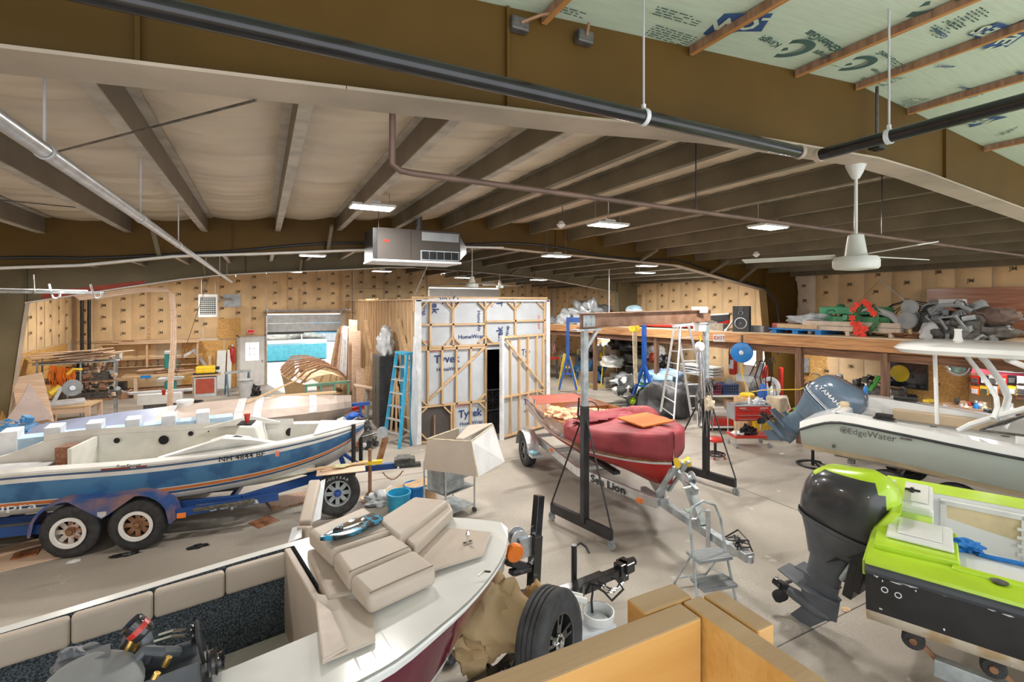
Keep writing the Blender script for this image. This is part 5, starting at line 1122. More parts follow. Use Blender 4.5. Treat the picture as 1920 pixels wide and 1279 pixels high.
for y0_, y1_, z0, z1 in ((12.9, 11.9, 2.9, 1.9), (17.5, 15.8, 2.7, 1.0), (14.2, 12.6, 2.5, 1.2)): a.bar((SX-.03, y0_, z0), (SX-.03, y1_, z1), .03, .09, up=(1, 0, 0))
a.build('side_brace', m_pinex, sh)
# the open door leaf, hinged on the right post, swung out to the left
hx, hy = SXR-.05, SY-.05; p_ = fz(943, 825, 0); dx_, dy_ = p_.x-hx, p_.y-hy; dl = math.hypot(dx_, dy_)
Md = Matrix.Translation((hx, hy, 0)) @ Matrix.Rotation(math.atan2(dy_, dx_), 4, 'Z')
a = MB(); a.T = Md
for k, u in enumerate((.03, .2, .42, .62, .82)): a.b2((u*dl, -.035, .05), (u*dl+.045, .035, 2.5-.03*k))
a.b2((0, -.03, 2.45), (dl, .03, 2.5)); a.b2((0, -.03, 1.0), (dl, .03, 1.045)); a.b2((0, -.03, .05), (dl, .03, .1)); a.bar((.06, .04, 1.08), (dl*.95, .04, 2.4), .03, .05, up=(0, 0, 1)); a.bar((.06, .04, .9), (.3, .04, 1.02), .03, .04); a.build('door_leaf_frame', m_stud, sh)
a = MB(); a.T = Md; a.b2((0, -.05, .05), (dl, -.04, 2.5)); a.build('door_leaf_wrap', m_tyvek, sh)
a = MB(); a.T = Md; a.b2((dl, -.06, 0), (dl+.06, .04, 2.52)); a.build('door_edge', m_tape, sh)
tx = MB()
def sign(t, cx, cy, size, m, rz=0, bold=.0):
    x, z = s2(cx, cy); tx.m = m; ca, sa = math.cos(rz), math.sin(rz); tx.text(t, frame_at((x, SY+.028, z), (ca, 0, sa), (-sa, 0, ca)), size, bold)
for t, cx, cy, sz, r in (('Tyvek', 265, 652, .26, 0), ('HomeWrap', 277, 715, .125, 0), ('Tyvek', 412, 995, .25, 0), ('HomeWrap', 420, 1055, .125, 0), ('HomeWrap', 420, 510, .14, 0), ('ek', 190, 330, .25, -PI/2), ('Wrap', 122, 335, .13, -PI/2), ('HomeWr', 467, 410, .13, -PI/2), ('vek', 600, 492, .25, PI/2), ('eWrap', 648, 485, .13, PI/2), ('Tyvek', 285, 282, .22, PI), ('T', 595, 300, .22, -PI/2)): sign(t, cx, cy, sz, 0, r, .02 if sz > .2 else .012)
for t, cx, cy, r in (('DUPONT', 210, 600, 0), ('DUPONT', 362, 945, 0), ('DUPONT', 122, 545, 0), ('DUPONT', 845, 420, -PI/2), ('DU', 550, 305, -PI/2)): sign(t, cx, cy, .09, 1, r, .01)
tx.T = None
for t, u, z, sz, m in (('Tyv', .45, 2.05, .22, 0), ('Home', .45, 1.8, .11, 0), ('Tyv', .4, .78, .22, 0), ('Hom', .42, .55, .11, 0), ('DUPONT', .4, .95, .07, 1)):
    tx.m = m; v = Md @ Vector((u*dl, -.036, z)); e = -(Md.to_3x3() @ Vector((1, 0, 0))); q = Md.to_3x3() @ Vector((0, .0, 0)); tx.text(t, frame_at(v+(Md.to_3x3() @ Vector((0, .002, 0))), e, (0, 0, 1)), sz, .01)
tx.build('wrap_print', [m_tyb, m_tyr], sh)
fan = thing('box_fan', 'black box fan in the dark doorway of the shed', 'fan', fy(922, 812, SY+.3)*Vector((1, 1, 0)) if False else Vector((fy(922, 800, SY+.25).x, SY+.25, 0)))
a = MB(); a.b2((-.27, -.05, .55), (.27, .05, .57)); a.b2((-.27, -.05, 1.07), (.27, .05, 1.09)); a.b2((-.27, -.05, .55), (-.25, .05, 1.09)); a.b2((.25, -.05, .55), (.27, .05, 1.09)); a.build('housing', m_grey, fan)
a = MB()
for r in (.05, .1, .15, .2, .25): a.tube([(r*math.cos(t), -.05, .82+r*math.sin(t)) for t in [i*PI/12 for i in range(24)]], .003, 4, True)
for k in range(8): a.tube([(0, -.05, .82), (.25*math.cos(k*PI/4), -.05, .82+.25*math.sin(k*PI/4))], .003, 4)
a.build('grille', m_grey, fan); MB().b2((-.2, -.25, 0), (.2, .25, .54)).build('support_box', m_black, fan)
# ================================================================ gantry cranes
def gantry():
    t = thing('gantry_crane', 'black rolling gantry crane with a rusty steel I-beam over the red boat', 'gantry', (0, 0, 0))
    L0, L1 = Vector((3.93, 6.36, .2)), Vector((4.16, 5.22, .2)); R0, R1 = Vector((7.02, 7.05, .2)), Vector((7.26, 5.75, .2))
    for a, b, nm in ((L0, L1, 'left'), (R0, R1, 'right')):
        m = MB(); m.bar(a, b, .07, .14); m.build('foot_beam', m_black, t, bevel=.004)
        mid = (a*.42+b*.58); d = (b-a).normalized()
        m = MB(); m.bar(mid, Vector((mid.x, mid.y, 1.85)), .095, .095, up=(0, 1, 0)); m.build('lower_post', m_black, t, bevel=.005)
        m = MB(); m.bar(Vector((mid.x, mid.y, 1.8)), Vector((mid.x, mid.y, 2.93)), .08, .08, up=(0, 1, 0)); m.build('upper_post', m_galvd, t, bevel=.005)
        for e in (a, b):
            m = MB(); m.tube([e+Vector((0, 0, .07)), Vector((mid.x, mid.y, 1.78))], .014, 6); m.build('brace_rod', m_black, t)
            m = MB(); m.lathe([(.02, -.02), (.055, -.022), (.06, -.01), (.06, .01), (.055, .022), (.02, .02)], e*1+Vector((0, 0, -.14))-d*(.05 if e is a else -.05)*0, (1, .2, 0), 16); m.build('caster_wheel', m_grey, t, smooth=True)
            m = MB(); m.bar(e+Vector((-.035, 0, -.07)), e+Vector((-.035, 0, -.15)), .03, .006); m.bar(e+Vector((.035, 0, -.07)), e+Vector((.035, 0, -.15)), .03, .006); m.box(e+Vector((0, 0, -.072)), (.08, .08, .008)); m.build('caster_fork', m_galvd, t)
    A_, B_ = Vector((4.0, 5.72, 3.05)), Vector((7.3, 6.32, 3.08)); m = MB(); m.bar(A_, B_, .012, .2); m.bar(A_+Vector((0, 0, .1)), B_+Vector((0, 0, .1)), .13, .014); m.bar(A_-Vector((0, 0, .1)), B_-Vector((0, 0, .1)), .13, .014); m.build('i_beam', M('rusty_beam', (.2, .095, .055), .7, .1, 0, 4, .1, 20, col2=(.34, .2, .13)), t)
    m = MB(); d = (B_-A_).normalized()
    for e, s_ in ((A_, 1), (B_, -1)):
        m.bar(e-d*.12*s_+Vector((0, 0, -.13)), e+d*.38*s_+Vector((0, 0, -.13)), .13, .03); m.bar(e+Vector((.0, 0, -.4))+d*s_*.12, e+d*s_*.35+Vector((0, 0, -.14)), .04, .05)
    m.build('end_plate', m_galv, t); 
    m = MB()
    for k in range(2):
        for q in range(2): m.lathe([(.014, 0), (.014, .015)], A_+d*(.12+.1*k)+Vector((0, -.01, -.05+.09*q)), (.18, -1, 0), 8)
    m.box(A_+d*.17+Vector((.0, -.012, -.01)), (.24, .01, .17), math.atan2(d.y, d.x)); m.build('splice_plate', m_galvd, t)
    return A_, B_, d
gA, gB, gd_ = gantry()
tr = thing('chain_hoist', 'chain hoist hanging from the right end of the rusty gantry beam', 'hoist', gB-gd_*.35)
MB().b2((-.09, -.07, -.28), (.09, .07, -.12)).b2((-.1, -.1, .05), (.1, -.08, .16)).b2((-.1, .08, .05), (.1, .1, .16)).b2((-.1, -.1, -.14), (.1, .1, -.12)).build('trolley', m_wplas, tr, bevel=.01)
MB().lathe([(.07, -.05), (.085, -.03), (.085, .03), (.07, .05)], (0, 0, -.55), (0, 1, 0), 16).build('hoist_body', m_wplas, tr, smooth=True)
a = MB(); a.tube([(0, 0, -.28), (.0, 0, -.38), (.03, 0, -.42), (0, 0, -.47)], .012, 6); a.build('top_hook', m_yel, tr)
a = MB(); rnd = random.Random(2)
for k in range(7):
    x0 = rnd.uniform(-.06, .06); y0_ = rnd.uniform(-.05, .05); z1 = rnd.uniform(-1.5, -.9)
    a.tube([(x0*.3, y0_*.3, -.6), (x0, y0_, -.8), (x0*1.5+.05, y0_, z1), (x0*1.2+.1, y0_, z1+.02), (x0+.06, y0_, -.8), (x0*.3+.02, y0_, -.62)], .008, 5)
a.build('hoist_chain', m_galv, tr)
a = MB(); pm = Vector((7.14, 6.32, 0))
for k in range(22):
    r = rnd.uniform(.07, .16); z0 = rnd.uniform(1.55, 2.05); z1 = rnd.uniform(.85, 1.7); an = rnd.uniform(0, 6.3)
    a.tube([pm+Vector((.08*math.cos(an), .08*math.sin(an), z0)), pm+Vector((r*math.cos(an), r*math.sin(an), (z0+z1)/2)), pm+Vector((r*math.cos(an+.3), r*math.sin(an+.3), z1)), pm+Vector((r*math.cos(an+.8), r*math.sin(an+.8), (z0+z1)/2)), pm+Vector((.08*math.cos(an+.5), .08*math.sin(an+.5), z0+.03))], .011, 5)
tag(a.build('hanging_ropes', M('old_rope', (.2, .19, .18), .8, .2, .4, 20), None), 'tangle of grey ropes and chains draped around the right gantry post', 'rope', stuff=True)
tag(MB().blob((0, 0, 0), (.09, .08, .12), 9, .4, 2).build('cream_rag', m_cloth, None, loc=pm+Vector((0, -.12, 1.5)), smooth=True), 'cream rag tied around the ropes on the right gantry post', 'rag')
tag(MB().tube([(-.03, 0, .25), (-.05, 0, .0), (.0, .0, -.1), (.05, 0, 0), (.04, .05, -.3)], .014, 6).build('hook_cord', m_black, None, loc=(4.07, 5.8, 1.7)), 'black cord hooked on the left post of the black gantry', 'cord')
def bluestand(c, d, h, label, sp=.55):
    t = thing('blue_gantry_leg', label, 'gantry leg', c, math.atan2(d.y, d.x))
    MB().bar((0, 0, 1.25), (0, 0, h), .11, .11, up=(0, 1, 0)).build('mast', m_blue, t, bevel=.006)
    for s_ in (-1, 1):
        MB().bar((s_*sp, 0, .14), (s_*.03, 0, 1.35), .07, .1, up=(0, 1, 0)).build('leg', m_blue, t, bevel=.005)
        MB().cyl((s_*sp, 0, 0), (s_*sp, 0, .14), .03).build('foot', m_galvd, t)
    MB().bar((-sp*.55, 0, .72), (sp*.55, 0, .72), .05, .05).bar((0, .03, .72), (0, .03, 1.3), .05, .05, up=(1, 0, 0)).build('cross_brace', m_blue, t)
    return t
t = bluestand(Vector((10.55, 11.65, 0)), Vector((.12, -1, 0)), 2.66, 'blue gantry leg with splayed feet behind the maroon boat cover')
t = bluestand(Vector((9.95, 15.0, 0)), Vector((.9, -.45, 0)), 2.62, 'blue gantry leg with a yellow-marked bracket near the shed corner', .32)
MB().b2((-.05, -.06, 2.6), (.75, .06, 2.78)).build('top_bracket', m_blue, t, bevel=.005); MB().lathe([(.1, 0), (.1, .02)], (.6, -.07, 2.66), (0, -1, 0), 8).build('yellow_badge', m_yel, t)
t = thing('yellow_engine_stand', 'yellow steel stand behind the far blue gantry leg', 'stand', (10.2, 15.4, 0), -.4)
MB().bar((-.35, 0, 0), (-.1, 0, 1.4), .08, .14, up=(0, 1, 0)).build('leg', m_yel, t); MB().bar((.4, 0, 0), (.05, 0, 1.3), .08, .14, up=(0, 1, 0)).build('leg', m_yel, t); MB().bar((-.25, 0, .9), (.2, 0, .9), .06, .08).build('crossbar', m_yel, t)
# ---------------------------------------------------------------- ladders
def ladder(name, label, top, feet, n, mat, smat, w=.04, loc=None):
    t = thing(name, label, 'ladder', (0, 0, 0))
    for k, (A_, B_, rung) in enumerate(feet):
        (tA, tB) = top[k]
        MB().bar(A_, tA, w, w*1.8).build('side_rail', mat, t); MB().bar(B_, tB, w, w*1.8).build('side_rail', mat, t)
        for i in range(1, n+1):
            u = i/(n+1); p, q = Vector(A_).lerp(tA, u), Vector(B_).lerp(tB, u); MB().bar(p, q, rung, .025).build('step', smat, t)
    return t
d0 = 13.8
tp = [(fd(1264, 615, 13.8), fd(1277, 613, 13.5)), (fd(1270, 612, 14.0), fd(1291, 611, 13.9))]
l = ladder('aluminium_stepladder', 'tall aluminium stepladder standing open left of the right gantry post', tp, [(fz(1237, 785, 0), fz(1262, 806, 0), .03), (fz(1298, 788, 0), fz(1338, 786, 0), .09)], 7, m_alu, m_alu, .035)
MB().bar(fd(1262, 613, 13.8), fd(1292, 610, 13.8), .2, .04).build('top_cap', m_alu, l)
l = ladder('fibreglass_stepladder', 'blue fibreglass stepladder leaning on the left front corner of the shed', [(Vector((3.0, 11.2, 2.12)), Vector((2.86, 11.62, 2.1))), (Vector((3.12, 11.3, 2.1)), Vector((3.02, 11.7, 2.1)))], [(Vector((2.78, 11.05, 0)), Vector((2.55, 11.6, 0)), .09), (Vector((3.08, 11.2, 0)), Vector((2.98, 11.75, 0)), .03)], 6, m_cyan, m_alu, .04)
MB().box((2.99, 11.45, 2.13), (.24, .5, .05), .2).build('top_cap', m_cyan, l)
# step stool with hoop handle
t = thing('step_stool', 'folding two-step stool with a hoop handle behind the wooden railing', 'step stool', (0, 0, 0))
s0, s1 = fz(1299, 1125, 0), fz(1362, 1150, 0)   # front feet
f0, f1 = fd(1299, 1112, 5.3), fd(1360, 1130, 5.15)
FL_, FR_ = Vector((f0.x, f0.y, 0)), Vector((f1.x, f1.y, 0))
cx_ = fz(1345, 1105, 0); ux_ = Vector((.97, -.22, 0)); uy_ = Vector((.22, .97, 0)); W2 = .21
O_ = Vector((4.42, 3.82, 0))
def Q(a, b, c): return O_+ux_*a+uy_*b+Vector((0, 0, c))
m = MB(); m.tube([Q(-W2-.03, -.12, 0), Q(-W2, .03, .55), Q(-W2+.01, .1, .85), Q(-W2+.06, .13, 1.0), Q(0, .14, 1.06), Q(W2-.06, .13, 1.0), Q(W2-.01, .1, .85), Q(W2, .03, .55), Q(W2+.03, -.12, 0)], .014, 8); m.build('front_hoop', m_galvd, t, smooth=True)
for s_ in (-1, 1):
    MB().tube([Q(s_*W2, .03, .55), Q(s_*(W2-.02), .42, 0)], .012, 6).build('rear_leg', m_galvd, t); MB().tube([Q(s_*W2, -.06, .27), Q(s_*(W2-.02), .25, .22)], .008, 5).build('strut', m_galvd, t)
MB().tube([Q(-W2, .35, .1), Q(W2, .35, .1)], .01, 6).build('rear_crossbar', m_galvd, t)
for z, y in ((.24, -.1), (.5, -.02)):
    m = MB(); m.box(Q(0, y+.05, z), (2*W2, .24, .035), math.atan2(ux_.y, ux_.x))
    for k in range(7): m.box(Q(0, y-.04+.03*k, z+.019), (2*W2-.02, .008, .004), math.atan2(ux_.y, ux_.x))
    m.build('step', m_grey, t, bevel=.006)
# ---------------------------------------------------------------- overhead things
t = thing('radiant_heater_tube', 'black enamelled heater tube slung just below the nearest beam', 'heater tube', (0, 0, 0))
MB().tube([(-1.2, 1.9, 4.24), (3.0, 1.9, 4.24)], .036, 20).build('tube', m_blacktube, t, smooth=True)
MB().lathe([(.036, 0), (.043, .0), (.043, .03), (.036, .03)], (2.96, 1.9, 4.24), (1, 0, 0), 20).build('end_ring', m_flange, t, smooth=True)
t2 = thing('radiant_heater_tube', 'black heater tube running towards the camera at top right', 'heater tube', (0, 0, 0))
MB().tube([(3.15, 1.9, 4.24), (3.15, -1.8, 4.24)], .036, 20).build('tube', m_blacktube, t2, smooth=True)
MB().lathe([(.036, 0), (.043, .0), (.043, .03), (.036, .03)], (3.15, 1.9, 4.24), (0, -1, 0), 20).build('end_ring', m_flange, t2, smooth=True)
for par, p, ax in ((t, fy(1207, 215, 1.9), (1, 0, 0)), (t2, fx(1667, 245, 3.15), (0, 1, 0))):
    p = Vector((p.x, p.y, 4.24)); g = MB(); g.tube([p+Vector((0, 0, .06)), Vector((p.x, p.y, roof(p.x)))], .006, 6); g.build('hanger_rod', m_lgrey, par)
    g = MB(); g.lathe([(.037, -.012), (.043, -.012), (.043, .012), (.037, .012)], p, ax, 20, False); g.box(p+Vector((0, 0, .05)), (.016, .016, .03)); g.build('hanger_ring', m_tape, par, smooth=True)
t = thing('flue_pipe', 'long galvanised pipe slung from the ceiling at the upper left', 'pipe', (0, 0, 0))
m = MB(); m.tube([(-.82, .4, 3.945), (-.82, 17.2, 3.945)], .032, 16); m.build('tube', m_galv, t, smooth=True)
for py_ in ((120, 315), (312, 435), (258, 405)):
    pass
for k, y in enumerate((2.75, 4.6, 6.5, 9.5, 12.5, 15.0)):
    g = MB(); g.lathe([(.033, -.015), (.037, -.012), (.037, .012), (.033, .015)], (-.82, y, 3.945), (0, 1, 0), 18, False); g.tube([(-.82, y, 3.98), (-.82, y, roof(-.82)-.02)], .006, 6); g.build('hanger_rod', m_lgrey, t, smooth=True)
m = MB(); m.tube([(.56, 2.36, 4.24), (.56, 2.36, 3.97), (.6, 2.37, 3.945), (.66, 2.37, 3.94), (10.2, 3.0, 4.0)], .016, 10)
tag(m.build('gas_pipe', M('brown_pipe', (.16, .1, .075), .5, .2, .2, 6), None, smooth=True), 'thin brown gas pipe dropping from the nearest beam and crossing the ceiling', 'pipe')
for x, lab in ((2.75, 'left'), (5.55, 'right')):
    p = Vector((x, 2.37+(x-.66)*.066, 3.96+(x-.66)*.006)); tag(MB().tube([(0, 0, 0), (0, 0, roof(x)-.26-p.z)], .005, 6).build('pipe_hanger', m_black, None, loc=p), 'dark hanger rod of the brown gas pipe, the %s one of two' % lab, 'hanger')
tag(MB().tube([fy(480, 188, 2.3), fy(300, 235, 2.9), fy(110, 284, 3.6)], .006, 5).build('brace_wire', m_iron, None), 'dark bracing wire crossing the pale ceiling at upper left', 'wire')
tag(MB().tube([fd(0, 375, 5), fd(100, 385, 5.6), fd(225, 396, 6.4)], .006, 5).build('brace_wire', m_iron, None), 'thin dark wire running beside the leftmost roof purlins', 'wire')
def cfan(loc, ztop, R, angs, label, s=1):
    t = thing('ceiling_fan', label, 'ceiling fan', loc)
    z = ztop-loc[2]
    MB().lathe([(.075*s, 0), (.07*s, -.02), (.05*s, -.07), (.03*s, -.11), (.02*s, -.12)], (0, 0, z), n=20).build('canopy', m_fan, t, smooth=True)
    MB().cyl((0, 0, .2), (0, 0, z-.1), .013*s, 10).build('downrod', m_fan, t, smooth=True)
    MB().lathe([(.02*s, .24), (.055*s, .23), (.075*s, .1), (.08*s, .06), (.15*s, .05), (.165*s, .02), (.165*s, -.03), (.15*s, -.05), (.05*s, -.06)], n=28).build('motor', m_fan, t, smooth=True)
    for a in angs:
        a = math.radians(a); m = MB(); R3 = Matrix.Rotation(a, 3, 'Z') @ Matrix.Rotation(.16, 3, 'X'); m.box(R3 @ Vector((R*.58, 0, .06)), (R*.84, .13*s, .008), R=R3); m.build('blade', m_fan, t, bevel=.003)
cfan((4.35, 2.3, 3.63), 4.44, .86, (115, -125, -5), 'large cream ceiling fan on a long rod at the upper right')
cfan((4.8, 11.64, 3.75), 4.78, .75, (10, 130, 250), 'cream ceiling fan just above the shed roofline', 1)
cfan((8.4, 17.5, 3.95), 4.6, .7, (20, 140, 260), 'distant small ceiling fan right of the shed ceiling fan', .9)
t = thing('hanging_furnace', 'grey-brown hanging furnace unit with a louvred outlet under the ceiling', 'heater', (1.45, 7.3, 3.92))
m_fur = M('furnace_brown_grey', (.055, .045, .038), .6, .2, .05, 3)
MB().b2((.06, 0, .03), (1.36, .7, .5)).build('cabinet', m_fur, t, bevel=.006); MB().b2((0, .02, .04), (.06, .68, .49)).build('end_panel', m_black, t); MB().b2((-.01, -.02, 0), (1.37, .72, .03)).build('drip_pan', m_tape, t)  # white bottom slab stands for the lit lower edge of the cabinet
m = MB(); m.b2((.73, -.008, .34), (1.33, 0, .47)); m.build('grey_panel', m_grey, t); m = MB(); m.b2((.71, -.012, .04), (1.33, 0, .19)); m.build('outlet_frame', m_galvd, t)
m = MB()
for k in range(5): m.b2((.73+.12*k, -.016, .055), (.84+.12*k, -.011, .175))
m.build('louvre_opening', m_dark, t); MB().prism([(1.36, .05, .05), (1.36, .05, .47), (1.56, .25, .3), (1.56, .25, .2)], (0, .5, 0)).build('duct_cone', m_galv, t)
MB().b2((.56, -.003, .05), (.565, 0, .48)).build('panel_seam', m_dark, t); MB().b2((.15, -.004, .29), (.24, 0, .32)).build('badge', m_redp, t); MB().cyl((.78, .35, .5), (.78, .35, .85), .06).build('flue', m_iron, t)
m = MB(); 
for x in (.1, 1.3): m.cyl((x, .1, .5), (x, .1, .85), .005, 6)
m.build('hanger_rod', m_iron, t)
t = thing('unit_heater', 'white louvred unit heater hanging high by the back wall', 'heater', (-2.0, 20.5, 2.8))
MB().b2((0, 0, 0), (.58, .35, .82)).build('cabinet', m_wplas, t, bevel=.01)
m = MB(); m.b2((.05, -.005, .1), (.53, 0, .72)); m.build('louvre_opening', m_dark, t); m = MB()
for k in range(9): m.b2((.05, -.02, .13+.068*k), (.53, -.005, .15+.068*k))
for k in range(1, 8): m.b2((.05+.06*k-.004, -.015, .1), (.05+.06*k+.004, -.005, .72))
m.build('louvre', m_wplas, t); m = MB()
for x in (.08, .5): m.cyl((x, .15, .82), (x, .15, 1.74), .006, 6)
m.build('hanger_rod', m_galv, t)
t = thing('foil_vent_panel', 'silver foil panel with a vent pipe beside the unit heater', 'vent', (-1.35, YB-.08, 3.15))
MB().b2((0, 0, 0), (.6, .02, .5)).build('foil_sheet', m_tarp, t); MB().cyl((-.1, -.8, .3), (.3, 0, .3), .05).build('vent_pipe', m_galv, t)
# door opener arm / track at the far left
t = thing('track_hoist', 'suspended white-edged steel track with hooks at the far left', 'track', (0, 0, 0))
MB().bar(fd(-20, 547, 9), fd(196, 549, 9.6), .09, .05).build('track_rail', m_galvd, t); MB().bar(fd(-20, 541, 9), fd(165, 545, 9.6), .04, .02).build('upper_rail', m_tape, t)
for px in (98, 176):
    MB().tube([fd(px-6, 533, 9.3), fd(px-2, 548, 9.3), fd(px+2, 558, 9.3), fd(px+8, 560, 9.3), fd(px+14, 556, 9.3), fd(px+15, 548, 9.3)], .018, 8).build('hook', m_tape, t, smooth=True)
MB().bar(fd(63, 515, 9.2), fd(65, 548, 9.2), .035, .01, up=(1, 0, 0)).build('perforated_hanger', m_iron, t)
tag(MB().bar((0, 0, 0), (0, -.5, .4), .03, .02).build('strip_light', m_tape, None), 'thin white strip fixed on the left wall', 'strip').matrix_world = Matrix.Translation((XL+.05, 18, 3.0))
for k, (a, b) in enumerate((((1142, 488), (1142, 593)), ((803, 494), (775, 560)), ((660, 500), (661, 600)), ((392, 520), (330, 705)))):
    d = (15.5, 14, 19.5, 17)[k]; pa, pb = fd(*a, d), fd(*b, d)
    tag(MB().tube([pa-pb, (0, 0, 0)], .014 if k < 3 else .01, 6).build('pull_rope', (m_tape, m_tape, m_iron, m_iron)[k], None, loc=pb), ('white cord hanging down to the loft beside the silver tarp', 'white cord slanting from the furnace down to the shed top', 'dark rod hanging at the far left corner of the shed', 'long dark cord slanting past the unit heater')[k], 'cord')
for k, (px, py, d) in enumerate(((1052, 425, 8), (1418, 480, 10.5))):
    p = fd(px, py, d); t = thing('bare_bulb_fixture', ('small round light fixture hanging left of the light over the shed', 'small round light fixture hanging left of the big fan')[k], 'light fixture', p)
    MB().lathe([(.03, .09), (.05, .06), (.075, .03), (.05, 0), (.01, -.03)], n=14).build('lamp_shade', m_wplas, t, smooth=True); MB().tube([(0, 0, .08), (.02, 0, .2), (.03, 0, roof(p.x)-p.z-.05)], .007, 5).build('cord', m_iron, t)
for k, (px, py) in enumerate(((972, 48), (1094, 72))):
    p = fy(px, py, 2.19); t = thing('wire_clamp', ('rusty anchor clamp with a rod on the nearest beam, left of two', 'small dark clamp on the nearest beam, right of two')[k], 'clamp', p)
    MB().b2((-.05, -.03, -.035), (.05, .02, .035)).build('clamp_body', m_iron, t, bevel=.01); MB().tube([(0, -.03, 0), (.1, -.06, .05), (.16, -.07, .07)] if k == 0 else [(0, -.03, 0), (0, -.05, .06)], .008, 6).build('clamp_rod', m_rust, t)
t = thing('junction_box', 'black conduit and box on the nearest beam above the fan canopy', 'conduit', (4.28, 2.12, 4.5))
MB().b2((-.05, -.05, 0), (.05, .03, .09)).build('box_body', m_black, t); MB().tube([(.02, 0, .09), (.02, 0, .5)], .012, 8).build('conduit', m_iron, t)
# ---------------------------------------------------------------- railing under the camera
for nm, a, b, lab in (('rail_board', (-.3, .467, 2.6), (.523, .505, 2.88), 'long pine rail board crossing the bottom edge of the photo'),
                      ('rail_board', (.528, -.3, 2.6), (.562, .505, 2.88), 'pine rail board running away to the right from the rail corner'),
                      ('rail_post', (.462, .508, 1.2), (.55, .546, 2.88), 'blunt pine post end outside the left of the rail corner'),
                      ('rail_post', (.566, .415, 1.2), (.598, .503, 2.88), 'pine post end outside the right of the rail corner')):
    c = [(p+q)/2 for p, q in zip(a, b)]; m = MB(); m.b2([p-q for p, q in zip(a, c)], [p-q for p, q in zip(b, c)])
    for i, f_ in enumerate(m.f): m.mi[i] = 1 if i == 1 else 0
    o = m.build(nm, [m_rail2, m_rail], None, bevel=.003, loc=c); tag(o, lab, 'rail' if nm == 'rail_board' else 'post')
s = MB()
for x, y, z in ((.44, .466, 2.78), (.44, .466, 2.7)): s.lathe([(.006, 0), (.005, .002)], (x-.0, y, z), (0, -1, 0), 10)
for y, z in ((.42, 2.8), (.42, 2.7)): s.lathe([(.006, 0), (.005, .002)], (.527, y, z), (-1, 0, 0), 10)
tag(s.build('screw_heads', m_iron, None), 'dark screw heads in the pine rail boards', 'screws')
st = struct(MB().b2((-1.5, -2.2, 1.1), (.52, .46, 1.2)).build('floor_loft', m_deck))
# ================================================================ loft along the right wall
def DZ(y): return 2.6-.0144*(y-4.7)
MX = 11.2
lf = MB(); Y_a, Y_b = 2.6, 20.6
lf.add([(MX, Y_a, DZ(Y_a)), (XR-.02, Y_a, DZ(Y_a)), (XR-.02, Y_b, DZ(Y_b)), (MX, Y_b, DZ(Y_b)), (MX, Y_a, DZ(Y_a)-.03), (XR-.02, Y_a, DZ(Y_a)-.03), (XR-.02, Y_b, DZ(Y_b)-.03), (MX, Y_b, DZ(Y_b)-.03)], [(0, 1, 2, 3), (7, 6, 5, 4), (0, 3, 7, 4), (0, 4, 5, 1), (2, 6, 7, 3)])
loft = struct(lf.build('floor_loft_right', m_deck))
m = MB(); m.bar((MX+.03, Y_a, DZ(Y_a)-.16), (MX+.03, Y_b, DZ(Y_b)-.16), .06, .25); m.build('rim_joist', m_joist, loft)
m = MB(); m.bar((MX+.16, Y_a, DZ(Y_a)-.38), (MX+.16, Y_b, DZ(Y_b)-.38), .12, .18); m.build('carrier_beam', wood('dark_carrier', (.13, .06, .03), (.24, .12, .065), .8, 'y'), loft)
for k in range(25):
    y = Y_a+.2+.61*k
    if y < Y_b: MB().bar((MX+.06, y, DZ(y)-.16), (XR-.05, y, DZ(y)-.16), .045, .24).build('joist', m_joist, loft)
m_post = wood('old_post_wood', (.12, .06, .035), (.24, .13, .08), .8, 'z')
for px, x in ((1116, 11.3), (1231, 11.3), (1500, 11.3), (1660, 11.3)):
    Yp = x/math.tan(TH+math.atan((px-960)/F)); MB().b2((x-.06, Yp-.06, 0), (x+.06, Yp+.06, DZ(Yp)-.3)).build('loft_post', m_redp if px == 1660 and False else m_post, loft)
def on(px, X, dz=0):
    p = fx(px, 600, X); return Vector((X, p.y, DZ(p.y)+dz))
def mk(name, label, cat, loc, rz=0, group=None, **k): return thing(name, label, cat, loc, rz, group)
# loudspeaker
p = on(1391, 11.45); t = mk('loudspeaker', 'tall black loudspeaker with grey ringed drivers at the loft edge', 'loudspeaker', p, .85+PI/2*0)
t.rotation_euler = (0, 0, math.radians(-62)+PI/2*0)
MB().b2((-.2, -.17, 0), (.2, .17, .68)).build('speaker_cabinet', M('speaker_black', (.05, .052, .056), .5), t, bevel=.008)
for z, r in ((.23, .155), (.5, .055), (.61, .04)):
    MB().lathe([(r, 0), (r, .012), (r*.86, .014), (r*.82, .004)], (0, -.17, z), (0, -1, 0), 28, False).build('driver_ring', m_galv, t, smooth=True)
    MB().lathe([(r*.82, .003), (r*.3, -.02), (r*.25, .0), (r*.02, .01)], (0, -.165, z), (0, -1, 0), 24, False).build('driver_cone', m_grey, t, smooth=True)
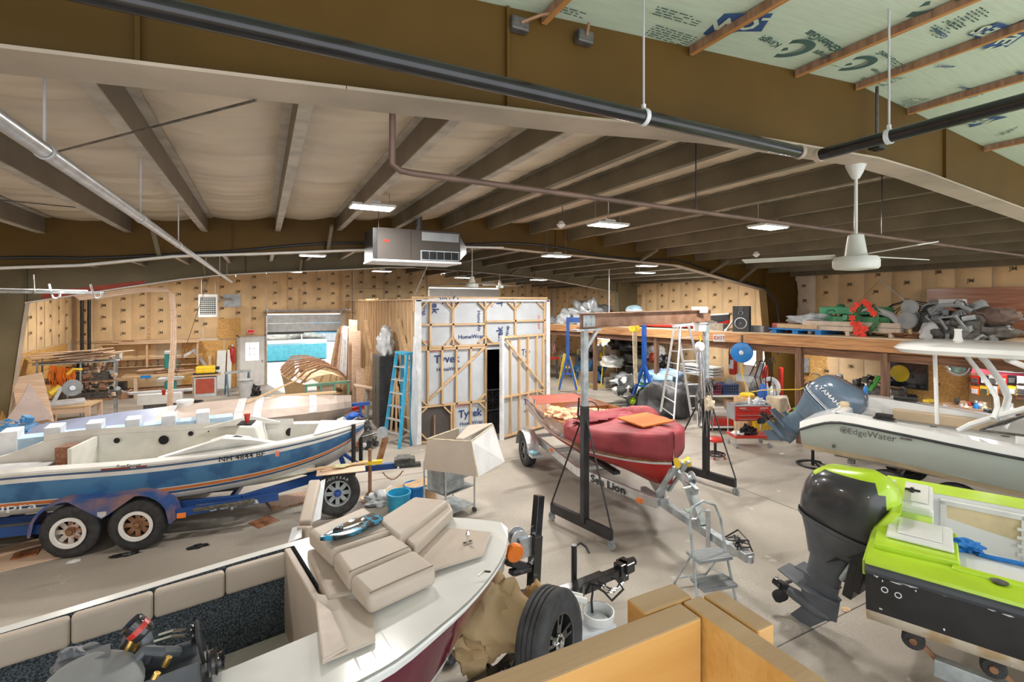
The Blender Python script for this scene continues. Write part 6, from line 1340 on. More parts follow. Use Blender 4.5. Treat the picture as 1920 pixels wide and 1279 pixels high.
# black boat on the loft
pA, pB = on(1184, 12.0), on(1368, 11.95); d = pB-pA; L = d.length
bt = mk('rowing_boat', 'black boat with a red bottom and pale rim stored on the loft', 'boat', (pA.x, pA.y, pA.z-.0), math.atan2(d.y, d.x))
KL = [(0, .5, .42, .42, .08, .05), (L*.4, .58, .4, .45, .06, .03), (L*.75, .4, .44, .25, .09, .05), (L*.93, .14, .5, .06, .16, .12), (L, .02, .52, .01, .3, .26)]
hull_parts(bt, KL, 26, [(.06, 1), (.7, 0), (1, 2)], [m_merc, m_gelold, m_redhull], .05, .15, m_lgrey, m_gelold, x_in=(.2, L*.85), stern=0)
tx = MB(); tx.text('NH 1720 AU', frame_at((L*.72, -.43, .36), (1, -.0, 0), (0, 0, 1)), .13, .01); 
T_ = frame_at((L*.70, -.475, .33), (1, .33, 0), (0, 0, 1)); tx = MB(); tx.text('NH 1720 AU', T_, .13, .012); tx.build('registration_lettering', m_flow, bt)
p = on(1200, 12.1, .45); t = mk('small_outboard', 'old pale blue outboard powerhead standing over the loft boat stern', 'outboard motor', p+Vector((-.1, .2, 0)), -1)
MB().blob((0, 0, .14), (.3, .17, .17), 3, .06).build('cowling', M('old_blue_cowl', (.28, .42, .5), .4, 0, .15, 5), t, smooth=True); MB().loft([sell(0, .1, .31, .185), sell(0, .14, .31, .185)], cap=False).build('cowling_band', m_white, t); MB().b2((-.05, -.05, -.45), (.08, .05, .0)).build('leg', m_grey, t)
# silver tarp heap etc
def lump(name, label, cat, p, r, mat, seed, amp=.4, fr=1.8, flat=.35, **kw):
    return tag(MB().blob((0, 0, 0), r, seed, amp, fr, 28, 20, flat=r[2]*flat).build(name, mat, None, loc=Vector(p)+Vector((0, 0, r[2]*flat)), smooth=True, ang=80), label, cat)
lump('silver_tarp', 'crumpled silver tarp heap on the loft behind the shed corner', 'tarp', on(1108, 12.2), (.75, .8, .62), m_tarp, 3, .6, 2.3)
lump('plastic_bundle', 'clear plastic wrapped bundle left of the silver tarp heap', 'bundle', on(1062, 12.0), (.4, .5, .42), m_poly, 5, .35)
lump('brown_canvas', 'tan cloth heap between the silver tarp and the loft boat', 'cloth', on(1165, 12.3), (.4, .4, .25), m_canvas, 8, .4)
lump('grey_bag', 'dark grey sack at the far end of the loft edge', 'bag', on(1036, 11.6), (.3, .3, .22), m_grey, 9, .3)
t = mk('wooden_chair_frame', 'brown bentwood frame standing behind the silver tarp', 'frame', on(1088, 13.0))
MB().tube([(-.3, 0, 0), (-.32, 0, .7), (-.1, 0, 1.0), (.2, 0, .95), (.3, 0, .5), (.3, 0, 0)], .035, 6).build('bent_strip', m_mahog, t, smooth=True)
# near engine crate with wreath
def crate_at(px, X, w, dp, h, label, mat=m_pinex, rz=0):
    t = mk('wooden_crate', label, 'crate', on(px, X), rz)
    for k in range(2):
        for sx in (-1, 1): MB().b2((sx*w/2-.012, -dp/2, .1+k*h/2), (sx*w/2+.012, dp/2, .1+(k+1)*h/2-.01)).build('side_board', mat, t)
        for sy in (-1, 1): MB().b2((-w/2, sy*dp/2-.012, .1+k*h/2), (w/2, sy*dp/2+.012, .1+(k+1)*h/2-.01)).build('side_board', mat, t)
    for x in (-1, 0, 1): MB().b2((-w/2, x*dp*.42-.04, 0), (w/2, x*dp*.42+.04, .09)).build('skid', mat, t)
    return t
R90 = -PI/2
t = crate_at(1615, 12.1, 1.1, 2.0, .22, 'pale wooden pallet crate holding the green engine on the loft', M('pale_grey_wood', (.58, .47, .38), .8, 0, .12, 5))
e = mk('green_engine', 'green painted engine in the pallet crate behind the red flowers', 'engine', on(1612, 12.25, .12))
m = MB(); m = clut((.38, .8, .42), [0], 60, 7); m.b2((-.3, -.75, .0), (.3, .6, .3)); m.build('engine_block', M('engine_green', (.05, .24, .1), .5, 0, .35, 9, .3, 20), e, bevel=.02); MB().b2((-.28, -.6, .35), (.2, .75, .52)).build('valve_cover', M('bright_green', (.06, .32, .16), .4), e, bevel=.02)
m = MB(); m.tube([(-.3, -.1, .45), (-.35, -.4, .5), (-.35, -.8, .35), (-.3, -1.0, .1)], .07, 10); m.build('exhaust_hose', m_lgrey, e, smooth=True)
w_ = mk('flower_wreath', 'red poinsettia wreath hanging on the front of the engine crate', 'wreath', on(1624, 11.45, .28))
m = MB(); m.tube([(.0, .2*math.cos(a), .12+.26*math.sin(a)) for a in [i*PI/9 for i in range(18)]], .05, 6, True)
rnd = random.Random(8)
for k in range(60):
    a = rnd.uniform(0, 6.28); c = Vector((rnd.uniform(-.06, .03), .23*math.cos(a), .12+.32*math.sin(a))); dd = Vector((rnd.uniform(-.5, 0), rnd.uniform(-1, 1), rnd.uniform(-1, 1))).normalized()*rnd.uniform(.06, .13); o_ = dd.orthogonal().normalized()*.02
    m.add([c, c+dd*.5+o_, c+dd, c+dd*.5-o_], [(0, 1, 2, 3)])
m.build('greenery', m_leaf, w_)
for k, (y, z) in enumerate(((.2, .3), (.12, .4), (-.02, .46), (-.1, .4), (-.2, .22), (-.14, .3), (.22, .12), (.2, .0), (.14, -.08), (.08, -.02), (.04, -.14), (.14, -.2), (0, -.24), (.06, -.32), (-.04, -.1))):
    m = MB()
    for q in range(12):
        a = q*PI/6; r = .085 if q % 2 else .05; c = Vector((-.08-.015*(q % 2), y, z)); e1 = Vector((-.02, math.cos(a), math.sin(a))); e2 = Vector((0, -math.sin(a), math.cos(a)))
        m.add([c, c+e1*r*.5+e2*.03, c+e1*r+Vector((-.03, 0, 0)), c+e1*r*.5-e2*.03], [(0, 1, 2, 3)])
    m.build('flower', m_flow, w_)
t = mk('blue_pallet', 'bright blue pallet with wood and plastic strapped on it', 'pallet', on(1512, 11.9))
for y in (-.55, 0, .55): MB().b2((-.45, y-.07, 0), (.45, y+.07, .09)).build('pallet_block', m_blplas, t)
MB().b2((-.5, -.65, .09), (.5, .65, .12)).build('pallet_deck', m_blplas, t)
tag(MB().b2((-.4, -.5, 0), (.4, .5, .1)).build('lumber_bundle', m_pinex, None, loc=on(1512, 11.9, .125), bevel=.005), 'short lumber bundle strapped on the blue pallet', 'lumber')
lump('clear_wrapping', 'crumpled clear plastic wrapping on top of the lumber bundle', 'plastic', on(1520, 12.0, .23), (.4, .45, .17), m_poly, 6, .5)
t = mk('fuel_can', 'faded red fuel tank near the steel column on the loft', 'fuel can', on(1468, 11.95)); MB().b2((-.16, -.22, 0), (.16, .22, .24)).build('tank_body', M('faded_red', (.45, .1, .08), .5, 0, .2, 6), t, bevel=.04); MB().cyl((0, .1, .24), (0, .1, .3), .03).build('tank_cap', m_black, t)
lump('black_scraps', 'black tangled hose beside the faded red fuel tank', 'hose', on(1483, 12.3), (.2, .25, .15), m_rubber, 2, .6)
tag(MB().b2((-.12, -.3, 0), (.12, .3, .16)).build('dark_tray', m_grey, None, loc=on(1418, 11.7), bevel=.01), 'dark flat box between the loudspeaker and the column', 'box')
tag(MB().b2((-.12, -.35, 0), (.12, .35, .2)).build('concrete_block', m_concrete, None, loc=on(1342, 11.5), bevel=.01), 'grey block at the loft edge left of the loudspeaker', 'block')
tag(MB().tube([(0, 0, 0), (.1, -.15, .25), (.05, -.3, .5)], .03, 8).build('bent_bracket', m_galv, None, loc=on(1360, 11.4), smooth=True), 'grey bracket arm left of the loudspeaker', 'bracket')
# brown black engine and belts
e = mk('salvaged_engine', 'dismantled grey and brown marine engine on the loft behind the hardtop', 'engine', on(1782, 12.1))
m = MB(); m = clut((.42, .75, .6), [0]*3, 90, 3); m.m = 0; m.b2((-.3, -.6, .0), (.3, .5, .35)); m.build('engine_block', [m_iron, m_grey, m_galvd], e)
for k, (x, y, z, r) in enumerate(((-.45, .48, .62, .15), (-.5, .5, .35, .17), (-.5, .02, .08, .13))): MB().lathe([(r, -.03), (r*.8, -.01), (r*.8, .01), (r, .03), (r*.4, .035), (r*.15, .05)], (x, y, z), (-1, .15, 0), 22).build('pulley', m_grey if k < 2 else m_black, e, smooth=True)
m = MB(); m.tube([(-.4, -.1, .2), (-.45, .0, .42), (-.45, -.25, .45), (-.4, -.4, .2)], .03, 8); m.tube([(-.3, .2, .5), (-.35, .05, .65), (-.25, -.2, .68), (-.2, -.4, .55)], .04, 8); m.build('engine_hose', m_grey, e, smooth=True)
m = MB(); m.blob((-.1, -.7, .45), (.22, .38, .17), 5, .2, 2); m.build('exhaust_manifold', M('old_brown_iron', (.17, .12, .1), .7, .3, .3, 9), e, smooth=True); m = MB(); m.blob((-.1, -.7, .18), (.22, .35, .15), 3, .2, 2); m.build('exhaust_manifold', m_iron, e, smooth=True)
MB().b2((-.25, -.3, .62), (-.1, .1, .78)).build('carburettor', m_lgrey, e, bevel=.02); m = MB(); m.bar((-.45, .45, 0), (-.45, .5, .3), .06, .05); m.bar((.2, .45, 0), (.2, .45, .3), .06, .05); m.build('support_leg', m_pinex, e)
# glossy veneer sheet leaning on the wall
tag(MB().b2((-.02, -2.6, 0), (.02, 1.8, 1.0)).build('veneer_sheet', m_veneer, None, loc=Vector((XR-.16, 3.9, DZ(4)+.02)), bevel=.003), 'glossy reddish mahogany sheet standing along the right wall on the loft', 'sheet')
tag(MB().b2((-.03, -.06, 0), (.0, .06, .98)).build('pale_strip', m_gelold, None, loc=Vector((XR-.2, 3.2, DZ(3)+.02))), 'pale vertical strip in front of the mahogany sheet', 'strip')
for k, (a, b, r, mt, lb) in enumerate((((1650, 525), (1725, 588), .012, m_tape, 'white thin pole leaning against the kraft wall right of the wreath'), ((1608, 568), (1650, 526), .01, m_stud, 'thin stick leaning against the kraft wall above the green engine'))):
    pa, pb = fx(*a, 13.55), fx(*b, 13.3); mid = (pa+pb)/2; tag(MB().tube([pa-mid, pb-mid], r, 6).build('thin_pole', mt, None, loc=mid), lb, 'pole')
m = MB(); rnd = random.Random(12)
for k in range(5): r = rnd.uniform(.28, .5); m.tube([(.05*k-.1, -.2+r*math.cos(a)*1.3, .42+r*.8*math.sin(a)) for a in [i*PI/10*1.2-.6 for i in range(14)]], .01, 5)
tag(m.build('cable_loops', m_rubber, None, loc=on(1690, 12.4)), 'loops of black cable standing between the crate and the dismantled engine', 'cable')
lump('brown_debris', 'brown scraps on the loft in front of the cable loops', 'scraps', on(1705, 11.8), (.25, .35, .1), m_rust, 14, .5, 3)
lump('corner_bin_lump', 'pale block under the dismantled engine pulleys', 'block', on(1745, 11.7), (.15, .18, .24), m_lgrey, 15, .2)
# ================================================================ under the loft
def fxp(px, py, X): return fx(px, py, X)
def table(name, label, px0, px1, X, z, mat, dp=.7, leg=True, shelf=False, lm=None):
    y1 = fx(px0, 600, X).y; y0_ = fx(px1, 600, X).y; t = mk(name, label, 'table', (X, (y0_+y1)/2, 0)); h = (y1-y0_)/2
    MB().b2((0, -h, z-.04), (dp, h, z)).build('table_top', mat, t)
    for x in (.05, dp-.05):
        for y in (-h+.05, h-.05): MB().b2((x-.03, y-.03, 0), (x+.03, y+.03, z-.04)).build('leg', lm or mat, t)
    if shelf: MB().b2((.02, -h+.03, .3), (dp-.02, h-.03, .33)).build('shelf', mat, t)
    return t, y0_, y1
def bottle(name, label, p, r, h, mat, cap=m_white, group=None):
    t = thing(name, label, 'bottle', p, 0, group); MB().lathe([(r*.9, 0), (r, .01), (r, h*.6), (r*.85, h*.68), (r*.38, h*.8), (r*.35, h*.88)], n=14).build('bottle_body', mat, t, smooth=True)
    MB().lathe([(r*.42, h*.86), (r*.42, h), (r*.2, h)], n=10).build('bottle_cap', cap, t, smooth=True); return t
t, ya, yb_ = table('work_table', 'grey steel work table of bottles under the loft behind the blue-grey outboard', 1512, 1600, 12.2, .95, m_galvd, .8)
items = [(1483, .05, .3, m_black, 'black spray bottle at the left end of the grey work table'), (1490, .06, .26, m_grey, 'grey oil jug on the grey work table'), (1497, .08, .3, m_blplas, 'blue jug on the grey work table'), (1506, .05, .22, m_black, 'short black can right of the blue jug'), (1513, .07, .3, m_wplas, 'white jug with dark cap on the grey work table'), (1522, .06, .28, m_iron, 'dark jug right of the white jug on the work table')]
for k, (px, r, h, mt, lb) in enumerate(items):
    y = fx(px+25, 600, 12.3).y; bottle('shop_bottle', lb, (12.35, y, .95), r, h, mt, m_black)
t, ya, yb_ = table('rear_bench', 'dark bench along the wall under the loft holding motor parts', 1600, 1700, 12.8, 1.0, m_iron, .9)
t, _, _ = table('parts_bench', 'dark bench full of bottles and blister packs at the right under the loft', 1795, 1990, 12.7, 1.05, m_iron, 1.0)
# TV, lamp, sign
y0_, y1_ = fx(1738, 700, 13.5).y, fx(1668, 700, 13.5).y
t = mk('television', 'flat black television hung from the wall under the loft', 'television', (13.55, (y0_+y1_)/2, 1.65)); hw = (y1_-y0_)/2
MB().b2((-.03, -hw, -.35), (.03, hw, .35)).build('tv_body', m_black, t, bevel=.01); MB().b2((-.034, -hw+.02, -.32), (-.03, hw-.02, .33)).build('screen', M('tv_screen', (.012, .014, .018), .08, 0, .1, 3, coat=1), t); MB().b2((-.02, -.05, .35), (.02, .05, .6)).build('hanger_bracket', m_iron, t)
m = MB(); m.lathe([(.001, 0), (.2, 0), (.2, .001)], (-.036, hw*.45, -.02), (-1, 0, 0), 24); m.build('screen_picture', M('screen_yellow', (.55, .4, .02), .3), t)
t = mk('oval_mirror_lamp', 'chrome oval lamp hanging below the loft left of the phone-number sign', 'lamp', fx(1797, 687, 11.5))
MB().lathe([(.16, -.02), (.19, 0), (.16, .03), (.14, .03)], (0, 0, 0), (-1, -.4, -.2), 30, False).build('chrome_ring', m_chrome, t, smooth=True); MB().lathe([(.14, 0), (.1, .02), (.03, .025)], (0, 0, 0), (-1, -.4, -.2), 24).build('lens', M('green_glass', (.25, .36, .32), .1, .5, .4, 14), t, smooth=True); MB().cyl((0, 0, .15), (0, 0, .3), .01).build('hanger', m_iron, t)
c = fx(1895, 688, 12.6); t = mk('business_sign', 'white oval sign with a red surround and a phone number hung under the loft', 'sign', c, 0)
Ts = frame_at((0, 0, 0), (.35, -.93, 0), (0, 0, 1))
m = MB(); m.T = Ts; m.b2((-.62, -.16, -.02), (.7, .12, -.01)); m.build('sign_board', M('sign_red', (.4, .03, .06), .5), t)
m = MB(); m.T = Ts; m.prism([(.6*math.cos(a), .0+.12+.23*math.sin(a)*1.0, 0) for a in [PI+PI*i/20 for i in range(21)]], (0, 0, .006)); m.build('sign_oval', m_white, t)
m = MB(); m.T = Ts; m.tube([(.57*math.cos(a), .12+.21*math.sin(a), .008) for a in [PI+PI*i/20 for i in range(21)]], .006, 4); 
m.text('603-520-9092', Matrix.Translation((0, -.02, .01)), .1, .01); m.build('sign_lettering', m_black, t)
# pegboard of blister packs
cols = [m_redp, m_wplas, m_black, m_org, m_lgrey, m_yel]
for r in range(2):
    for k in range(7):
        px = (1828, 1846, 1862, 1880, 1898, 1915, 1930)[k]; p = fx(px, (712, 732)[r], 13.3); 
        t = thing('blister_pack', 'hanging packs of parts over the right bench', 'package', p, 0, 'blister packs over the right bench') 
        MB().b2((-.01, -.07, -.09), (.0, .07, .09)).build('card_back', cols[(k*2+r*3) % 6], t); MB().b2((-.04, -.05, -.07), (-.01, .05, .03)).build('blister', m_poly if (k+r) % 2 else m_iron, t, bevel=.01)
MB_ = MB(); MB_.b2((-.02, -1.3, -.35), (.0, 1.2, .25)); pb = tag(MB_.build('tool_board', m_mahog, None, loc=Vector((13.36, 3.6, 1.75))), 'dark board behind the hanging packs over the right bench', 'board')
for k, (px, py, mt, lb, r, h) in enumerate(((1830, 748, m_blplas, 'blue bottle on the right bench beside the cream one', .05, .28), (1846, 748, M('cream_plastic', (.6, .55, .35), .4), 'cream bottle on the right bench', .05, .26), (1890, 752, m_grey, 'grey bottle at the right end of the bench', .05, .3), (1898, 752, m_wplas, 'white bottle at the right end of the bench', .05, .32), (1812, 745, m_wplas, 'small white bottle left of the blue one on the right bench', .04, .2))):
    y = fx(px, py, 12.85).y; bottle('bench_bottle', lb, (12.85, y, 1.05), r, h, mt)
tag(clut((.25, .5, .2), [0]*4, 30, 21, ('box', 'cyl')).build('bench_clutter', [m_card, m_iron, m_redp, m_lgrey], None, loc=(12.95, fx(1805, 740, 12.9).y, 1.05)), 'heap of small boxes on the left end of the right bench', 'clutter')
# blue bottle and grille on the boat gunwale (D)
b = bottle('spray_bottle', 'blue and white bottle standing on the far gunwale of the pale green boat', Vector((9.38, 5.62, 0))+Matrix.Rotation(hD, 3, 'Z') @ Vector((.55, 1.12, 1.49)), .04, .22, m_blplas)
tag(MB().b2((-.1, -.05, 0), (.1, .05, .05)).build('yellow_pad', m_yel, None, loc=Vector((9.38, 5.62, 0))+Matrix.Rotation(hD, 3, 'Z') @ Vector((1.5, 1.08, 1.49)), bevel=.01), 'yellow sponge on the far gunwale by the black rod holder', 'sponge')
# bike and motor parts by the wall
t = mk('red_machine', 'tall red machine with hoses under the loft beside the blue hose reel', 'machine', (12.3, fx(1440, 700, 12.3).y, 0))
MB().b2((-.25, -.55, .25), (.35, .35, .5)).build('machine_base', m_redp, t, bevel=.03); MB().b2((-.1, -.45, .5), (.0, -.36, 1.6)).build('mast', m_redp, t, bevel=.02); MB().b2((-.1, .0, .5), (.02, .12, 1.6)).build('mast', m_redp, t, bevel=.02)
MB().lathe([(.28, 0), (.32, .03), (.28, .06), (.2, .06)], (-.12, -.15, 1.0), (-1, 0, .2), 26, False).build('clear_drum', m_lgrey, t, smooth=True); MB().box((-.2, .1, 1.5), (.1, .14, .4), R=Matrix.Rotation(.5, 3, 'X')).build('tool_head', m_lgrey, t, bevel=.02); MB().box((-.2, -.1, .95), (.1, .14, .4), R=Matrix.Rotation(-.4, 3, 'X')).build('tool_head', m_lgrey, t, bevel=.02); MB().cyl((-.2, .35, 0), (-.2, .35, 1.1), .04).build('chrome_post', m_chrome, t); MB().b2((-.35, .2, 1.1), (-.1, .75, 1.3)).build('grey_arm', m_lgrey, t, bevel=.02)
m = MB(); 
for k in range(5): m.tube([(-.1, -.3+.1*k, 1.7), (-.25, -.35+.13*k, 1.9-.05*k), (-.3, -.3+.16*k, 1.3), (-.2, -.2+.1*k, .8)], .014, 6)
m.build('hose', m_black, t, smooth=True); wheel(t, (-.1, -.75, .2), (-1, 0, 0), .2, .1, 'alloy', m_redp, m_grey)
t = mk('hose_reel', 'round blue hose reel hanging under the loft edge', 'hose reel', fx(1391, 661, 11.02))
MB().lathe([(.24, -.08), (.26, -.07), (.26, -.05), (.12, -.04), (.12, .04), (.26, .05), (.26, .07), (.24, .08)], (0, 0, 0), (-1, -.6, 0), 28).build('reel_drum', M('reel_blue', (.02, .2, .55), .3), t, smooth=True); MB().lathe([(.06, .08), (.05, .12), (.02, .13)], (0, 0, 0), (-1, -.6, 0), 16).build('hub', m_white, t, smooth=True)
m = MB(); m.tube([(-.05, .0, -.1), (-.04, -.05, -.6), (0, -.2, -1.0), (.1, -.5, -.9), (.2, -1.4, -.75), (.3, -2.0, -.4)], .012, 6); m.build('yellow_hose', m_yel, t, smooth=True); MB().b2((-.02, -.02, .2), (.02, .02, .45)).build('hanger_bracket', m_iron, t)
def exting(name, label, p, s=1):
    t = thing(name, label, 'fire extinguisher', p); MB().lathe([(.07*s, 0), (.08*s, .02), (.08*s, .4*s), (.05*s, .48*s), (.025*s, .5*s)], n=18).build('cylinder', m_redp, t, smooth=True); MB().b2((-.03*s, -.03*s, .5*s), (.03*s, .03*s, .56*s)).build('valve', m_chrome, t)
    MB().b2((-.085*s, -.05*s, .12*s), (.0, .05*s, .3*s)).build('label_plate', m_white, t); MB().tube([(0, 0, .55*s), (-.1*s, .02, .5*s), (-.1*s, .02, .2*s)], .01*s, 6).build('hose', m_black, t)
exting('fire_extinguisher', 'red fire extinguisher on the wall left of the blue hose reel', fx(1375, 702, 12.6), 1.5)
exting('fire_extinguisher', 'red fire extinguisher on the back wall by the white door', Vector((-1.02, YB-.14, .95)), 1.3)
m = MB(); 
t = mk('exit_sign', 'small EXIT sign hung under the loft edge', 'sign', fx(1349, 634, 11.12)); Te = frame_at((0, 0, 0), (.6, -.8, 0), (0, 0, 1))
m = MB(); m.T = Te; m.b2((-.16, -.1, -.03), (.16, .1, .0)); m.build('sign_box', m_white, t); m = MB(); m.T = Te; m.text('EXIT', Matrix.Translation((0, 0, .004)), .14, .012); m.build('sign_letters', m_redp, t)
t = mk('exit_sign', 'red lit EXIT sign on the back wall above the white door', 'sign', Vector((-.38, YB-.12, 2.17)))
MB().b2((-.13, -.03, -.075), (.13, .03, .075)).build('sign_box', m_white, t); MB().b2((-.115, -.036, -.06), (.115, -.03, .06)).build('sign_face', M('exit_red', (.75, .03, .03), .4, emit=.5), t); m = MB(); m.text('EXIT', frame_at((0, -.038, 0), (1, 0, 0), (0, 0, 1)), .1, .01); m.build('sign_letters', m_dark, t)
# daylit window slot beyond the hose reel
wn = bpy.data.objects.new('window_1', None); C.objects.link(wn); wn['kind'] = 'structure'; yw = fx(1420, 660, 13.7).y; wn.location = (13.68, yw, 1.75)
MB().b2((-.01, -.75, -.4), (.01, .45, .4)).build('glass_pane', m_glow, wn); MB().b2((-.04, -.22, -.42), (.0, .0, .42)).b2((-.04, -.8, .4), (0, .5, .46)).b2((-.04, -.8, -.46), (0, .5, -.4)).build('window_frame', m_stud, wn)
tag(MB().b2((-.03, -.12, -.45), (0, .12, .45)).build('white_board', m_white, None, loc=fx(1405, 715, 12.9)), 'tall white board hanging below the blue hose reel', 'board')
# white shelf cart with milk crates
t = mk('shelf_cart', 'white plastic shelf cart carrying two milk crates', 'cart', (10.75, 8.98, 0), math.radians(-28))
for z in (.12, .52, .92): MB().b2((-.52, -.28, z-.04), (.52, .28, z)).build('shelf', m_wplas, t, bevel=.01)
for x in (-.49, .49):
    for y in (-.25, .25): MB().b2((x-.03, y-.03, 0), (x+.03, y+.03, .92)).build('leg', m_wplas, t)
Mc = Matrix.Translation((10.75, 8.98, 0)) @ Matrix.Rotation(math.radians(-28), 4, 'Z')
def milk(x, mat, label):
    p = Mc @ Vector((x, 0, .925)); t = thing('milk_crate', label, 'crate', p, math.radians(-28)); 
    for a, b in (((-.2, -.18, 0), (.2, -.165, .27)), ((-.2, .165, 0), (.2, .18, .27)), ((-.2, -.18, 0), (-.185, .18, .27)), ((.185, -.18, 0), (.2, .18, .27)), ((-.2, -.18, 0), (.2, .18, .015))): MB().b2(a, b).build('crate_side', mat, t)
    m = MB()
    for k in range(6):
        for q in range(3): m.b2((-.17+.06*k, -.184, .05+.07*q), (-.13+.06*k, -.18, .1+.07*q))
    m.build('side_slot', m_dark, t); return p
p = milk(-.24, M('crate_maroon', (.22, .03, .07), .5), 'maroon milk crate of black cords on the white shelf cart')
tag(MB().blob((0, 0, .2), (.19, .16, .12), 3, .6, 3).build('cord_bundle', m_black, None, loc=p, smooth=True), 'black cords piled in the maroon milk crate', 'cords')
p = milk(.2, M('crate_blue', (.03, .07, .2), .5), 'dark blue milk crate of cables on the white shelf cart')
m = MB(); 
for k in range(7): m.tube([(-.14+.045*k, -.1, .2), (-.12+.045*k, -.05, .38+.02*(k % 3)), (-.1+.045*k, .08, .2)], .01, 5)
tag(m.build('cable_bundle', m_grey, None, loc=p), 'grey cables looping out of the dark blue milk crate', 'cables')
for q, (x, z, s, mt, nm, lb) in enumerate(((0, .12, (.3, .2, .14), m_redp, 'red_tool_case', 'red plastic case on the bottom shelf of the white cart'), (.25, .52, (.14, .12, .22), m_card, 'cardboard_box', 'small carton on the middle shelf of the white cart'))):
    pp = Mc @ Vector((x, -.02, z)); tag(MB().b2((-s[0], -s[1], 0), (s[0], s[1], s[2]*1.3)).build(nm, mt, None, loc=pp, bevel=.04), lb, 'box').rotation_euler = (0, 0, math.radians(-28))
# red tool chest on wheels
t = mk('tool_chest', 'red rolling tool chest with drawers and a lower tray', 'tool chest', (10.05, 7.62, 0), math.radians(-25))
MB().b2((-.42, -.22, .62), (.42, .22, .95)).build('chest_body', m_redp, t, bevel=.01); MB().b2((-.425, -.2, .63), (-.42, .2, .94)).build('side_liner', m_grey, t)
for z, h in ((.88, .08), (.77, .045), (.68, .045)):
    dw = MB().b2((-.4, -.235, z-h/2), (.4, -.22, z+h/2)).build('drawer', m_redp, t, bevel=.004)
    if z > .8:
        for x in (-.2, .2): MB().b2((x-.07, -.25, .87), (x+.07, -.235, .885)).build('drawer_handle', m_galv, dw)
    else: MB().b2((-.38, -.248, z-.025), (.38, -.235, z-.013)).build('drawer_pull', m_galv, dw)
MB().b2((-.42, -.22, .95), (.42, .22, .965)).b2((-.42, -.22, .96), (-.41, .22, .985)).b2((.41, -.22, .96), (.42, .22, .985)).build('top_tray', m_grey, t)
MB().b2((-.42, -.22, .22), (.42, .22, .28)).build('lower_tray', m_redp, t, bevel=.01)
for x in (-.39, .39):
    for y in (-.19, .19): MB().cyl((x, y, .1), (x, y, .95), .014, 8).build('frame_tube', m_chrome, t); MB().lathe([(.05, -.018), (.055, 0), (.05, .018)], (x, y, .055), (1, .2, 0), 14).build('caster', m_grey, t, smooth=True)
tx = MB(); tx.b2((-.33, -.238, .91), (-.18, -.236, .925)); tx.b2((.15, -.238, .91), (.33, -.236, .925)); tx.build('badge', m_tape, t)
tc = Matrix.Translation((10.05, 7.62, 0)) @ Matrix.Rotation(math.radians(-25), 4, 'Z')
lump('black_rag', 'black cloth lying on the lower tray of the red tool chest', 'cloth', tc @ Vector((.0, 0, .28)), (.2, .15, .12), m_black, 6, .5, 2.5)
lump('white_rag', 'white cloth on the lower tray of the red tool chest', 'cloth', tc @ Vector((-.28, -.05, .28)), (.12, .12, .05), m_wplas, 7, .5, 2.5)
for x, lb in ((-.1, 'white aerosol can on top of the red tool chest'),): bottle('aerosol_can', lb, tc @ Vector((.02, 0, .967)), .03, .2, m_wplas)
tag(MB().b2((-.25, -.06, 0), (.25, .06, .03)).build('hand_tool', m_galv, None, loc=tc @ Vector((-.15, .05, .967)), bevel=.008), 'long silver tool lying on top of the red tool chest', 'tool')
lump('clear_bag', 'crumpled clear bag on the right of the red tool chest top', 'bag', tc @ Vector((.25, .0, .967)), (.13, .12, .09), m_poly, 9, .4, 3)
t = mk('yellow_case', 'yellow case standing on the floor behind the red tool chest', 'case', (11.0, 7.95, 0), -.4); MB().b2((-.25, -.1, 0), (.25, .1, .42)).build('case_body', m_yel, t, bevel=.02); MB().b2((-.08, -.03, .42), (.08, .03, .46)).build('handle', m_black, t)
t = mk('red_stool', 'red round stool on a black wheeled base on the open floor', 'stool', fz(1341, 858, 0))
MB().lathe([(.17, .36), (.18, .38), (.18, .41), (.16, .425), (.02, .43)], n=26).build('seat', m_redp, t, smooth=True); MB().cyl((0, 0, .08), (0, 0, .37), .03).build('column', m_black, t)
MB().lathe([(.19, .06), (.21, .07), (.21, .09), (.19, .09)], n=26, cap=False).build('base_ring', m_black, t, smooth=True)
m = MB()
for k in range(5): a = k*1.2566; m.bar((0, 0, .08), (.2*math.cos(a), .2*math.sin(a), .075), .03, .02)
m.build('base_spider', m_black, t)
for k in range(5): a = k*1.2566; MB().lathe([(.025, -.012), (.028, 0), (.025, .012)], (.2*math.cos(a), .2*math.sin(a), .028), (math.cos(a), math.sin(a), 0), 10).build('caster', m_redp, t)
t = mk('yellow_disc_tool', 'yellow round weight behind the red tool chest', 'weight', (10.9, 8.3, .95)); MB().lathe([(.15, 0), (.17, .02), (.17, .06), (.14, .08), (.03, .08)], n=20).build('disc', m_yel, t, smooth=True); MB().b2((-.25, -.2, -.95), (.2, .2, 0)).build('wooden_stand', m_stud, t)
for k in range(3):
    pp = (11.6+.1*k, 8.1+.35*k, 0); t = mk('gas_bottle', ('silver tall gas cylinder behind the red tool chest', 'blue-topped gas cylinder next to the silver one', 'dark gas cylinder nearest the loft post')[k], 'gas cylinder', pp)
    MB().lathe([(.1, 0), (.11, .03), (.11, 1.0), (.06, 1.15), (.03, 1.2)], n=16).build('cylinder_body', (m_galv, m_blue, m_iron)[k], t, smooth=True); MB().cyl((0, 0, 1.18), (0, 0, 1.28), .03).build('valve', m_chrome, t)
